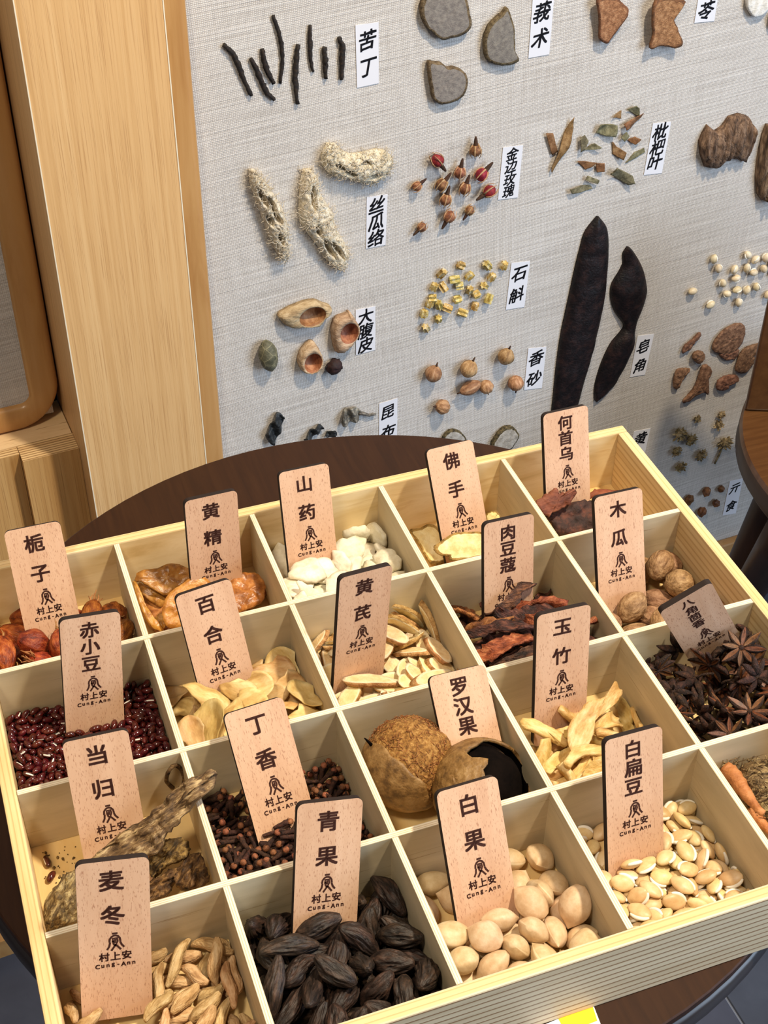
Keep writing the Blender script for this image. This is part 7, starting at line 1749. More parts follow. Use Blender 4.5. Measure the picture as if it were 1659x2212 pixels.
     0,-394,-170,109,33,67,60,28, 0,240,-206,105,43,-29,-58,-63, 0,-265,369,81,61,58,-15,-52, 2,440,44,113,64,36,-32,-60, 0,-174,178,100,87,38,-29,14, 1,70,415,53,18,75,62,-16,
     1,-91,-406,103,93,19,20,24, 1,-440,-349,91,37,14,-85,34, 2,472,-440,29,42,-54,72,-11, 1,-242,-130,99,28,-10,62,73, 2,235,222,65,59,71,-10,-38, 0,-139,-343,94,66,-62,7,41,
     1,-454,86,110,33,-2,-56,-76, 1,-266,-422,66,38,86,15,-31, 2,94,379,20,18,85,-50,-6, 2,100,-234,106,40,58,-23,-67, 2,81,32,127,19,-28,-16,-93, 0,472,449,102,23,-67,66,-25,
     0,421,-392,107,78,-44,17,41, 2,22,121,140,26,24,45,82, 1,-287,190,87,68,61,37,-19, 0,-72,404,69,22,89,-40,-7, 1,218,-443,30,21,1,79,-58, 2,-283,-99,95,91,5,34,23,
     2,-97,-116,66,51,-17,-30,-79, 0,393,118,85,77,14,-63,5, 1,343,-152,120,22,-45,77,-39, 1,-199,-288,112,20,29,-90,24, 1,-355,418,73,52,54,-20,-63, 0,-177,57,89,76,10,-32,56,
     0,382,-127,83,1,53,-69,-49, 0,247,42,127,22,-80,38,-42, 2,341,460,77,82,-48,-13,30, 0,-372,-234,91,46,73,7,-50, 2,-409,127,96,8,-30,-42,85, 1,330,-43,115,46,-48,32,-68,
     2,-52,450,60,32,63,-59,-38, 1,-460,-194,30,54,-69,-36,32, 0,51,-382,91,26,-38,-81,-36, 2,-330,-339,84,47,61,-63,-11, 2,-147,-179,95,58,-4,36,73, 0,447,-410,62,17,-7,65,74,
     2,-459,311,80,89,21,-27,-30, 1,-189,429,57,99,14,-1,-9, 0,361,354,67,39,-21,45,78, 0,62,-132,98,7,47,88,6, 2,-197,-152,77,44,67,-38,-45, 0,50,-319,94,36,77,-18,50,
     0,-342,98,71,75,-43,-50,-3, 2,-474,-362,41,58,40,23,-67, 1,-243,418,84,29,-49,-63,53, 2,216,459,72,85,3,34,-40, 1,-376,85,97,19,39,60,-67, 0,81,137,133,1,-100,-3,-2,
     1,-104,-179,98,91,13,-20,-34, 0,-384,164,101,19,-1,-69,-70, 1,-344,-148,98,61,69,-37,-15, 2,473,-16,107,17,-69,66,-24, 0,126,-184,82,44,24,-83,-23, 2,180,81,116,55,76,-5,-34,
     1,43,359,36,23,-39,-70,-55, 2,-312,144,91,28,40,71,51, 1,-5,-351,99,17,22,-11,-95, 0,-356,-64,94,51,56,-36,-54, 0,-398,-324,78,3,-60,-80,-10, 0,204,338,34,73,56,38,-10,
     0,-473,-13,59,2,71,64,-29, 0,140,412,55,37,-60,-63,33, 0,187,394,24,1,-78,60,17, 0,28,411,21,14,94,-31,0, 2,-126,-376,76,21,-17,-24,-93, 0,-386,284,83,25,78,57,1,
     2,290,165,113,1,-22,-96,-18, 1,181,-29,129,2,2,11,99, 1,87,304,28,27,-75,52,-29, 1,-49,-223,112,0,-59,-73,34, 0,448,277,92,1,9,18,98, 2,365,-362,103,99,-2,13,-10,
     1,406,-368,56,77,22,39,46, 0,-347,325,101,14,10,38,91, 0,-401,-431,21,6,11,-98,-12, 1,335,-204,108,31,-92,-2,-22, 2,-130,422,73,38,33,60,62, 0,-354,14,81,39,30,2,87,
     2,-10,358,56,58,70,-18,-38, 2,296,44,125,45,84,-26,-18, 0,-151,0,98,60,68,-40,13, 0,298,-134,81,87,-20,44,12, 1,458,-30,60,43,-7,34,83, 2,-342,-266,29,31,-53,-79,-6,
     2,-448,-210,57,25,-6,-41,-87, 1,-456,-265,74,85,-34,-38,10, 2,-433,-225,98,92,37,3,-11, 0,318,30,90,79,-41,-6,45, 0,-108,474,70,4,-29,-15,-95, 1,460,-216,97,51,16,-40,-74,
     1,140,256,28,22,-36,-85,31, 1,-452,-127,79,43,87,26,-5, 0,450,-169,105,94,-12,-33,-3, 0,-21,11,131,94,33,-6,-10, 2,-214,460,36,75,0,-56,36, 0,181,220,65,1,94,7,-32,
     2,-334,462,97,11,26,92,-26, 0,-433,-55,66,69,35,45,-45, 0,75,-348,59,0,-17,65,74, 0,-96,-229,87,25,-9,-61,-75, 2,-286,-26,115,93,33,-13,5, 1,-252,237,66,5,27,-34,90,
     2,325,206,93,19,42,-57,-68, 2,-169,-122,112,46,-18,-30,82, 2,422,406,76,75,60,-11,26, 2,-461,-177,69,48,-15,65,57, 1,149,457,30,85,-24,36,-29, 2,-459,-307,75,71,53,-11,45,
     2,452,338,57,76,65,-1,-1, 0,151,362,21,36,2,13,92, 1,-461,211,56,57,61,-48,-25, 2,249,-276,84,30,87,-14,35, 2,-60,-66,111,39,86,-34,-3, 1,-310,-261,67,5,90,-42,-8,
     0,-79,315,45,58,25,54,55, 1,0,-36,118,86,40,29,-11, 2,-206,-418,53,7,-71,32,62, 2,-454,245,82,21,18,87,42, 0,138,-374,67,5,12,34,93, 1,-335,214,100,46,-52,45,-56,
     0,121,109,112,9,66,73,-16, 0,219,250,39,53,13,65,-53, 0,221,382,52,23,42,80,36, 1,-400,333,69,41,-6,-91,-1, 0,-403,-94,88,58,79,-16,-12, 2,470,-304,102,53,46,40,59,
     0,-44,-108,86,9,95,-31,-1, 0,-33,50,102,1,20,-81,-55, 0,-449,-411,44,8,-18,93,-32, 1,-26,108,115,85,27,9,44, 0,-181,-378,65,67,25,6,-69, 2,133,-319,77,16,-62,46,-62,
     1,-242,68,98,4,16,40,90, 2,-99,15,111,26,8,86,-43, 1,-46,-277,78,51,-55,56,-36, 1,181,-287,50,37,29,-74,-47, 2,474,-364,60,10,-70,69,14, 1,-328,-420,105,67,-17,19,-70,
     1,272,471,37,11,-45,-27,-84, 2,-115,-119,106,8,44,-88,-16, 0,-134,-73,107,64,71,-12,28, 0,-165,-432,70,45,-83,-24,20, 1,-296,-52,89,73,-66,-7,17, 1,180,450,62,39,76,-43,-29,
     0,-337,274,83,76,21,61,-1, 2,-208,336,67,19,-87,45,-2, 2,-235,243,98,75,43,35,35, 1,461,-104,119,61,21,-17,-75, 2,85,-1,87,12,6,99,7, 2,-422,-11,70,46,29,-77,33,
     0,373,-229,74,68,57,46,5, 2,-399,-385,71,43,89,-15,-2, 1,-460,-41,28,40,-24,30,-83, 1,123,-97,97,3,-93,30,-22, 2,147,121,143,72,34,41,45, 1,-109,361,68,87,-43,18,17,
     0,266,133,101,6,-17,-86,-49, 1,-216,-35,99,2,88,-41,-24, 1,65,-24,118,7,-39,-24,88, 0,-209,-218,41,3,63,22,74, 1,-469,-85,66,50,42,-6,-76, 1,-407,436,91,34,6,-33,-88,
     2,230,-364,89,53,26,-26,-76, 0,-400,-261,63,75,49,-45,-3, 2,-395,-32,86,54,29,-64,-46, 0,-420,55,84,87,-3,-46,17, 2,-467,164,28,56,-50,52,-41, 0,134,-225,74,71,-9,-51,-48,
     2,-291,150,52,43,54,-54,-48, 0,81,469,57,61,79,1,-8, 0,-183,-94,64,41,56,59,41, 2,330,-427,68,77,54,-34,-2, 2,-465,428,74,17,80,-3,58, 2,-220,-254,79,10,-13,-96,-22,
     0,108,215,30,76,-18,-40,48, 2,-157,-296,80,17,3,-16,-97, 0,-270,-365,92,5,-30,94,14, 2,363,-397,58,24,-88,33,-22, 1,439,288,56,8,-24,96,14, 2,418,-337,89,7,-1,94,33,
     2,1,-195,95,43,72,52,17, 0,-348,-174,72,22,-32,15,-91, 1,459,-97,73,48,-19,-10,-85, 1,-127,102,107,21,88,41,4, 1,345,-94,96,58,75,27,20, 0,118,-44,100,89,37,4,25,
     1,415,188,75,35,25,-89,-16, 0,-85,80,111,66,4,14,-74, 2,457,272,28,20,-30,-27,89, 2,294,387,61,19,31,-90,24, 2,-159,107,87,76,19,-39,48, 2,-471,327,17,62,31,-33,-64,
     1,-453,460,29,56,-77,-18,25, 2,-349,-367,69,34,-79,36,-35, 1,191,140,120,7,18,1,-98, 2,-65,192,28,60,-78,18,6, 1,-304,-200,77,76,-4,23,-61, 2,-359,-295,58,22,-68,67,-21,
     2,-459,-134,31,36,-24,38,82, 1,-323,458,28,88,-34,19,-27, 0,339,462,28,97,-8,20,12, 0,-131,-271,108,8,17,69,70, 1,15,103,92,7,87,-45,17, 1,356,405,54,59,75,-22,-20,
     1,-234,189,85,58,1,-74,-36, 2,-77,-356,84,15,18,92,32, 2,16,-128,85,28,67,4,-69, 0,359,86,88,55,34,65,39, 0,-50,-14,104,63,7,39,67, 2,406,-201,97,7,13,96,24,
     2,144,208,34,9,-47,-46,-74, 1,434,151,74,35,-54,-5,76, 1,403,43,98,54,34,46,62, 1,198,33,86,21,0,78,59, 2,452,383,55,72,66,19,7, 2,320,329,56,39,22,56,70,
     2,470,94,100,57,36,49,55, 0,282,-397,94,47,-23,-43,73, 1,354,169,98,5,25,-15,-95, 2,41,-277,69,21,36,-39,-82, 2,278,-87,93,58,78,-20,9, 1,318,226,56,17,94,-24,-15,
     1,-184,-213,82,51,-24,-47,-68, 1,-221,-349,63,24,80,-55,1, 1,-273,-248,93,63,39,33,58, 2,426,-128,64,22,-81,53,9, 2,365,211,76,35,11,-19,-91, 2,273,-240,114,14,-6,65,-75,
     2,269,184,72,51,69,45,23, 2,-293,87,75,54,70,0,47, 2,432,-70,95,12,95,30,5, 1,342,-314,103,16,-29,68,-65, 2,387,370,32,9,41,58,-70, 2,280,-227,64,23,37,-90,-10,
     1,51,-73,94,91,34,-6,-21, 0,359,24,68,29,-88,8,-37, 0,-293,-8,66,81,51,28,-8, 2,-88,-313,76,72,-32,59,16, 0,-119,265,59,74,34,26,52, 2,182,-245,81,25,59,-59,49,
     2,172,-57,86,74,65,15,-2, 2,-51,348,36,22,-55,-61,-53, 0,-60,-158,67,65,29,-62,-32, 1,-395,177,64,6,-91,-39,13, 0,369,167,56,11,-8,-12,98, 0,76,209,68,4,-1,-52,85,
     0,-109,199,73,7,-27,82,50, 2,-123,424,32,16,46,-26,-83, 0,83,-308,72,92,-20,-32,2, 2,206,-187,105,74,48,39,29, 0,-49,206,58,25,0,-33,-91, 1,-120,-296,31,15,-30,-62,-71,
     2,-5,-310,81,20,91,23,27, 1,-191,-179,29,3,-14,60,-79, 2,320,426,17,18,8,40,89, 2,-380,203,17,1,3,-91,-41,],
}
INFO = {
    'red': ('small glossy dark red bean in the heap at the left of the box', 'bean', 'dark red beans'),
    'clove': ('dark brown clove in the heap behind the black wrinkled fruits', 'clove', 'cloves in the box'),
    'gard': ('orange brown ribbed gardenia fruit in the back left compartment', 'dried fruit', 'gardenia fruits'),
    'yam': ('white chalky yam chunk in the back row compartment', 'yam chunk', 'white yam chunks'),
    'lily': ('cream curved lily bulb scale in the compartment beside the red beans', 'lily scale', 'lily bulb scales'),
    'ast': ('oval cream root slice with a pale ring, in the second row', 'root slice', 'oval cream root slices'),
    'nut': ('tan veined nutmeg in the compartment at the right side', 'nutmeg', 'nutmegs'),
    'shred': ('dark twisted dried fruit slice in the compartment left of the nutmegs', 'dried slice', 'dark twisted dried slices'),
    'yuz': ('pale yellow curled root strip in the compartment left of the star anise', 'root strip', 'yellow root strips'),
    'anise': ('dark brown star anise in the heap at the right side of the box', 'star anise', 'star anise'),
    'maid': ('tan spindle-shaped root in the front left compartment', 'root', 'tan spindle roots'),
    'olive': ('black wrinkled spindle-shaped fruit in the front row', 'dried fruit', 'black wrinkled fruits'),
    'gink': ('smooth pale ginkgo nut with a ridge, in the front row', 'ginkgo nut', 'ginkgo nuts'),
    'flat': ('flat cream bean with a white scar, in the front row', 'bean', 'flat cream beans'),
}
VARS = {}
for kind, data in SIM.items():
    c, r = CELL[kind]
    x0, x1, y0, y1 = cell(c, r)
    O = Matrix.Translation(((x0 + x1) / 2, (y0 + y1) / 2, Z0))
    VARS[kind] = VAR = GEN[kind]()
    lab, cat, grp = INFO[kind]
    rest = MB()
    for i in range(len(data) // 8):
        v, px, py, pz, qw, qx, qy, qz = data[i * 8:i * 8 + 8]
        M = O @ Matrix.Translation((px / 1e4, py / 1e4, pz / 1e4)) @ Quaternion((qw, qx, qy, qz)).normalized().to_matrix().to_4x4()
        parts = VAR[v]
        if i >= 300:                      # past the 300 that show largest: one joined heap
            for q, p_ in enumerate(parts):
                me = p_[1]
                rest.add([p.co for p in me.vertices], [tuple(f.vertices) for f in me.polygons], [f.material_index + q for f in me.polygons], M)
            continue
        t = obj(parts[0][0], parts[0][1], M=M, label=lab, cat=cat, group=grp)
        for p in parts[1:]:
            obj(p[0], p[1], t, p[2] if len(p) > 2 else None)
    if rest.v:
        nm, ms_, lb = {'red': ('red_beans', [M_RED, M_HILUM], 'the many dark red beans packed below the top layer'), 'clove': ('cloves', [M_CLOVE, M_BUD], 'the cloves packed below the top layer of the heap')}[kind]
        obj(nm, rest.mesh(nm, ms_), label=lb, cat=cat, kind='stuff')


# ------------------------------------------------------------------ larger pieces, each shaped on its own
def on_plane(px, py, p, n):
    d = ray(px, py)
    return CAM + d * ((p - CAM).dot(n) / d.dot(n))


def piece(name, K, pts_, z, nrm, thick, mats, label, cat, group=None, rough=0.0008, wav=0.0015, wf=120, curl=0.0, rim=None, n=48, seed=0, bulge=0.4, rings=7, ref=None, ridge=0.0):
    """a slab seen with the given outline, lying in the plane through height z with normal nrm"""
    sc, ox, oy = K
    P = [(a / sc + ox, b / sc + oy) for a, b in pts_]
    cx, cy = ref or (sum(p[0] for p in P) / len(P), sum(p[1] for p in P) / len(P))
    o = at_z(cx, cy, FZ + z)
    nn = V3(nrm).normalized()
    W = [on_plane(a, b, o, nn) - o for a, b in P]
    far = max(((a, b) for a in W for b in W), key=lambda q: (q[0] - q[1]).length)      # grain runs along the longest way
    ux = far[0] - far[1]; ux = (ux - nn * ux.dot(nn)).normalized(); uy = nn.cross(ux)
    ol = outline([(q.dot(ux), q.dot(uy)) for q in W], n, rough, seed)
    mb = MB().shell(ol, lambda s, x, y: thick * (1 - 0.3 * s * s) * (1 + 0.4 * nz(x * 90, y * 90, seed + 4)), lambda x, y: wav * noise.fractal(V3((x * wf, y * wf, seed * 3.3)), 0.9, 2.0, 4) + curl * y * y + ridge * abs(math.sin(y * 420 + 5 * nz(x * 45, y * 130, seed))), rings=rings, rim=rim, bulge=bulge)
    M = Matrix(((ux.x, uy.x, nn.x, o.x), (ux.y, uy.y, nn.y, o.y), (ux.z, uy.z, nn.z, o.z), (0, 0, 0, 1)))
    return obj(name, mb.mesh(name, mats), M=M, label=label, cat=cat, group=group)


M_AMB = organic('amber_slab', [(128, 78, 30), (170, 112, 50), (196, 142, 76)], 140, rough=0.32, bump=0.5, bscale=220, var=0.10, sss=0.25, spec=0.5)
M_AMBY = organic('yellow_amber_slab', [(160, 106, 36), (192, 136, 54), (212, 164, 84)], 140, rough=0.35, bump=0.5, bscale=220, var=0.05, sss=0.25, spec=0.5)
G = 'amber root slabs'
Ka = (3.77, 280, 1020)
piece('amber_slab', Ka, [(60, 1000), (200, 900), (600, 880), (1040, 860), (1110, 1000), (900, 1150), (500, 1290), (200, 1290)], -.045, (0, -.15, 1), .006, [M_AMB], 'dark amber slab lying flat at the bottom of its compartment', 'root slab', G, wav=.003, seed=7)
piece('amber_slab', Ka, [(75, 900), (200, 960), (300, 1005), (290, 1060), (250, 1100), (180, 1060), (100, 990)], -.038, (0, -.4, 1), .005, [M_AMB], 'small amber slab under the wrinkled brown one', 'root slab', G, seed=6)
piece('amber_slab', Ka, [(520, 800), (640, 855), (800, 830), (930, 820), (1030, 850), (900, 920), (760, 960), (560, 900)], -.033, (0, -.5, 1), .005, [M_AMB], 'amber slab behind, leaning at the foot of the name plate', 'root slab', G, seed=1)
piece('amber_slab', Ka, [(40, 890), (80, 810), (200, 790), (340, 755), (420, 760), (520, 800), (550, 840), (470, 900), (400, 950), (300, 1000), (200, 960), (100, 900)], -.027, (0, -.45, 1), .004, [M_AMB], 'wrinkled brown amber slab at the back left', 'root slab', G, wav=.003, seed=2)
piece('amber_slab', Ka, [(830, 870), (940, 820), (1050, 840), (1095, 900), (1100, 980), (1080, 1060), (960, 1110), (880, 1140), (780, 1050)], -.030, (.1, -.4, 1), .005, [M_AMB], 'rounded orange amber slab at the right', 'root slab', G, wav=.0025, seed=3)
piece('amber_slab', Ka, [(270, 1090), (310, 1000), (400, 930), (550, 840), (660, 900), (720, 1000), (700, 1150), (600, 1250), (400, 1275), (310, 1260), (270, 1180)], -.026, (0, -.8, 1), .005, [M_AMBY], 'large yellow amber slab leaning in front', 'root slab', G, wav=.002, seed=4)
piece('amber_slab', Ka, [(30, 900), (65, 920), (100, 1060), (170, 1150), (270, 1280), (240, 1290), (150, 1220), (80, 1080)], -.028, (.5, -.6, 1), .003, [M_AMBY], 'narrow pale amber slab standing on edge at the left', 'root slab', G, seed=5, rings=4)
piece('amber_slab', Ka, [(210, 1180), (260, 1150), (300, 1170), (300, 1240), (260, 1280), (220, 1230)], -.038, (0, -.5, 1), .006, [M_AMB], 'small amber nugget in the front left corner', 'root slab', G, seed=8)

M_CITF = organic('citron_slice_face', [(214, 186, 122), (232, 212, 154), (242, 228, 182)], 100, rough=0.75, bump=0.5, var=0.04)
M_CITR = organic('citron_slice_rim', [(104, 78, 30), (156, 124, 60), (190, 158, 92)], 160, rough=0.7, bump=0.6)
Kb = (3.318, 580, 960)
piece('citron_slice', Kb, [(1010, 620), (1090, 600), (1150, 570), (1220, 600), (1240, 690), (1185, 740), (1190, 800), (1275, 835), (1220, 862), (1160, 850), (1110, 770), (1060, 690)], -.040, (0, -.25, 1), .0028, [M_CITF, M_CITR], 'pale finger-citron slice with a brown rim, left one', 'citron slice', 'finger-citron slices', rim=1, wav=.0025, wf=70, seed=1)
piece('citron_slice', Kb, [(1240, 690), (1320, 640), (1400, 630), (1530, 630), (1620, 670), (1660, 760), (1560, 800), (1400, 830), (1300, 832), (1290, 800), (1220, 780), (1185, 740)], -.019, (0, -.5, 1), .0028, [M_CITF, M_CITR], 'large pale finger-citron slice with a notch, right one', 'citron slice', 'finger-citron slices', rim=1, wav=.0025, wf=70, seed=2)
piece('citron_slice', Kb, [(1560, 500), (1620, 485), (1660, 520), (1670, 580), (1580, 570)], -.036, (0, -.6, 1), .0028, [M_CITF, M_CITR], 'small finger-citron slice at the back right corner', 'citron slice', 'finger-citron slices', rim=1, wav=.002, seed=3)

M_BRK = organic('dark_bark_outer', [(40, 28, 24), (66, 46, 38), (104, 66, 46)], 110, rough=0.75, bump=0.9, bscale=260)
M_BRKR = organic('red_bark_inner', [(88, 46, 30), (126, 70, 46), (150, 92, 62)], 130, (0.5, 1, 1), 0.7, 0.7)
Kc = (3.456, 880, 860)
piece('bark_slab', Kc, [(1380, 700), (1400, 680), (1500, 685), (1570, 690), (1520, 730), (1390, 745), (1270, 775)], -.038, (0, -.4, 1), .004, [M_BRKR], 'thin reddish bark slab lying behind the dark one', 'bark', 'bark in the corner compartment', seed=3)
piece('bark_slab', Kc, [(960, 790), (1020, 722), (1060, 712), (1110, 672), (1130, 705), (1180, 702), (1230, 678), (1265, 690), (1240, 760), (1180, 810), (1080, 860), (1040, 885)], -.010, (.1, -.9, .8), .005, [M_BRKR], 'reddish bark slab with a jagged upper edge', 'bark', 'bark in the corner compartment', wav=.003, rough=.002, seed=1, curl=-6)
piece('bark_slab', Kc, [(1035, 880), (1120, 825), (1250, 782), (1370, 767), (1430, 800), (1430, 900), (1410, 980), (1250, 1010), (1130, 1020), (1085, 960)], -.030, (0, -.55, 1), .009, [M_BRK], 'broad dark rough bark slab in front', 'bark', 'bark in the corner compartment', wav=.004, rough=.0012, seed=2, curl=-5)

M_DG = organic('brown_fibrous_root', [(62, 46, 28), (116, 92, 58), (190, 166, 118)], 300, (0.22, 1, 1), 0.7, 1.0, bscale=380, detail=9)
M_DGD = organic('dark_fibrous_root', [(44, 31, 17), (88, 64, 34), (150, 118, 68)], 260, (0.4, 1, 1), rough=0.7, bump=1.0, bscale=420, detail=9)
Kd = (3.318, 0, 1560)
G = 'brown fibrous root slices'
piece('fibrous_root', Kd, [(1075, 990), (1180, 850), (1330, 840), (1345, 960), (1220, 1040), (1090, 1110)], -.028, (-.2, -.4, 1), .008, [M_DGD], 'dark fibrous root slice under the long one', 'root slice', G, wav=.004, rough=.0014, seed=11, ridge=.0022, rings=12, n=72)
piece('fibrous_root', Kd, [(1250, 1120), (1320, 990), (1430, 950), (1480, 1060), (1490, 1150), (1400, 1210), (1290, 1200)], -.034, (0, -.3, 1), .010, [M_DGD], 'rounded fibrous root lump in the front right corner', 'root slice', G, wav=.004, rough=.0012, seed=12, ridge=.0022, rings=12, n=72)
piece('fibrous_root', Kd, [(1070, 1170), (1200, 1080), (1290, 1050), (1260, 1130), (1190, 1250), (1080, 1295), (1000, 1240)], -.037, (0, -.3, 1), .009, [M_DGD], 'dark fibrous root slice against the front divider', 'root slice', G, wav=.004, rough=.0012, seed=13, ridge=.0022, rings=12, n=72)
piece('fibrous_root', Kd, [(315, 1450), (330, 1280), (420, 1170), (480, 1090), (570, 1075), (620, 1200), (610, 1380), (480, 1460), (380, 1500), (325, 1500)], -.033, (.1, -.35, 1), .012, [M_DG], 'gnarled fibrous root lump in the front left corner', 'root slice', G, wav=.006, rough=.0014, seed=14, ridge=.0022, rings=12, n=72)
piece('fibrous_root', Kd, [(690, 960), (800, 860), (930, 760), (1060, 680), (1130, 610), (1200, 550), (1290, 470), (1390, 410), (1530, 345), (1555, 380), (1500, 500), (1350, 640), (1270, 740), (1190, 820), (1165, 900), (1100, 960), (1000, 945), (900, 965), (720, 1000)], -.002, (-.34, -.45, .9), .007, [M_DG], 'long fibrous root slice leaning over the divider', 'root slice', G, wav=.004, wf=150, rough=.0014, n=90, seed=15, rings=14, ridge=.0024)
q0 = at_z(385, 1678, FZ - 0.018)
obj('root_curl', MB().tube([(0.006 * math.cos(a) * (1 - a / 14), 0.0015 * math.sin(a * 2), 0.011 * math.sin(a)) for a in [-1.2 + k * 0.4 for k in range(15)]], lambda t: 0.0013, 7, jit=0.5).mesh('root_curl', M_DGD), M=Matrix.Translation((min(q0.x, .092), max(q0.y, -.214), q0.z)), label='thin dark root curl in the back right corner behind the long slice', cat='root')
for i, (px, py, a) in enumerate(((101, 1861, 1.7), (111, 1894, 0.9))):
    p = at_z(px, py, Z0 + 0.0023)
    obj('red_bean', VARS['red'][i][0][1] if 'red' in VARS else g_red()[0][0][1], M=Matrix.Translation(p) @ Matrix.Rotation(a, 4, 'Z') @ Matrix.Rotation(1.5 if i else 4, 4, 'X'), label=('single red bean on the bare floor, the farther of two', 'single red bean on the bare floor, the nearer of two')[i], cat='bean')
cr = MB(); rnd = random.Random(3)
for k in range(70):
    px, py = rnd.uniform(75, 175), rnd.uniform(1815, 1960)
    p = at_z(px, py, Z0 + 0.0004)
    if p.x < 0.004 or p.y > -.212:
        continue
    s = rnd.choice((.0004, .0005, .0006, .0013))
    cr.blob((s, s * 0.7, s * 0.6), 0.3, 2, k, 1, M=Matrix.Translation(p - V3((.05, -.25, Z0))) @ Matrix.Rotation(k, 4, 'Z'))
obj('root_crumbs', cr.mesh('root_crumbs', M_DGD), M=Matrix.Translation((.05, -.25, Z0)), label='dark crumbs scattered on the bare compartment floor', cat='crumbs', kind='stuff')

# two big husked fruits
M_HUSKF = organic('coir_fibre', [(110, 68, 30), (152, 100, 48), (184, 134, 78)], 400, rough=0.85, bump=1.0, bscale=500)
M_HUSKS = organic('smooth_husk', [(96, 66, 34), (136, 98, 54), (160, 122, 76)], 130, rough=0.5, bump=0.4)
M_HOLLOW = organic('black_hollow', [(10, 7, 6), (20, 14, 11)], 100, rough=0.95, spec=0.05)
bc = at_z(884, 1648, Z0 + 0.0292)
t = obj('husked_fruit', MB().blob((0.0285, 0.0285, 0.0290), 0.05, 3, 2, 4).mesh('husked_fruit', M_HUSKF), M=Matrix.Translation(bc), label='round brown fruit covered in coarse fibre, left of the broken shell', cat='dried fruit')


def cap(R_, thick, ax, lim, nu=40, nv=22, jag=0.06, seed=0, mi=(0, 1, 2), squash=1.0):
    """part of a hollow ball: everything within lim radians of ax"""
    ax = V3(ax).normalized()
    s = ax.orthogonal().normalized(); w = ax.cross(s)
    vs, fs, ms = [], [], []
    for Rr in (R_, R_ - thick):
        for i in range(nv + 1):
            for j in range(nu):
                a = 2 * math.pi * j / nu
                th_ = lim * (1 + jag * nz(math.cos(a) * 2.2, math.sin(a) * 2.2, seed) * 2.0) * i / nv
                q = (ax * math.cos(th_) + (s * math.cos(a) + w * math.sin(a)) * math.sin(th_)) * Rr * (1 + 0.02 * nz(i * .3, j * .2, seed))
                vs.append((q.x, q.y, q.z * squash))
    h = (nv + 1) * nu
    for o, m_ in ((0, mi[0]), (h, mi[1])):
        for i in range(nv):
            for j in range(nu):
                fs.append((o + i * nu + j, o + i * nu + (j + 1) % nu, o + (i + 1) * nu + (j + 1) % nu, o + (i + 1) * nu + j)); ms.append(m_)
    for j in range(nu):
        fs.append((nv * nu + j, nv * nu + (j + 1) % nu, h + nv * nu + (j + 1) % nu, h + nv * nu + j)); ms.append(mi[2])
    return MB().add(vs, fs, ms)


obj('husk_shell', cap(0.0305, 0.0012, (-.8, -.35, -.35), 1.32, jag=.05, seed=3).mesh('husk_shell', [M_HUSKS, M_HUSKF, M_HUSKS]), t)
fm = MB(); rnd = random.Random(8)
for k in range(1500):
    d = V3((rnd.gauss(0, 1), rnd.gauss(0, 1), rnd.gauss(0, 1))).normalized()
    if d.dot(V3((-.8, -.35, -.35)).normalized()) > 0.28:
        continue
    p = d * 0.0285
    tg = d.cross(V3((rnd.gauss(0, 1), rnd.gauss(0, 1), rnd.gauss(0, 1)))).normalized()
    l_ = rnd.uniform(0.002, 0.006)
    fm.tube([p, p + tg * l_ * .5 + d * 0.0007, p + tg * l_ + d * rnd.uniform(0, 0.0016)], lambda t_: 0.0003 * (1 - 0.6 * t_), 4)
obj('husk_fibres', fm.mesh('husk_fibres', M_HUSKF), t, kind='stuff')
obj('stem_tuft', MB().tube([(-.022, .006, .018), (-.025, .008, .022), (-.027, .007, .026)], lambda t_: .0012 * (1 - .6 * t_), 6, jit=.5).mesh('stem_tuft', M_HOLLOW), t)

sc_ = at_z(1040, 1700, Z0 + 0.029)
t = obj('broken_shell', cap(0.0315, 0.0022, (-.42, .55, -.72), 2.05, jag=.05, seed=6, squash=.92).mesh('broken_shell', [M_HUSKS, M_HOLLOW, M_HUSKS]), M=Matrix.Translation(sc_), label='broken smooth brown fruit shell with a black hollow, behind the ginkgo plate', cat='dried fruit')
obj('shell_flap', cap(0.0325, 0.0012, (-.62, -.12, .72), 0.62, jag=.25, seed=9, squash=.93).mesh('shell_flap', [M_HUSKS, M_HOLLOW, M_HUSKS]), t)

obj('dried_pulp', MB().blob((0.0262, 0.0262, 0.0240), 0.10, 2.0, 5, 3).mesh('dried_pulp', M_HOLLOW), t)  # added black ball: makes the hollow look dark and hides the plate inside

# one big strip on top of the yellow roots
piece('root_strip', (3.77, 1060, 1280), [(940, 840), (1000, 730), (1040, 780), (1075, 800), (1060, 850), (990, 930), (860, 1040), (835, 1150), (760, 1300), (690, 1330), (630, 1260), (640, 1080), (720, 970), (790, 890)], -.022, (.2, -.5, 1), .002, [M_YUZHU], 'largest yellow root strip, bent, lying on top of the others', 'root strip', 'yellow root strips', wav=.003, wf=60, seed=21)
piece('root_strip', (3.77, 1060, 1280), [(240, 1040), (340, 1030), (450, 1090), (600, 1160), (620, 1250), (560, 1240), (420, 1170), (280, 1110)], -.030, (.1, -.4, 1), .006, [M_YUZHU], 'thick pale yellow root strip at the left of its compartment', 'root strip', 'yellow root strips', wav=.001, wf=60, seed=22)

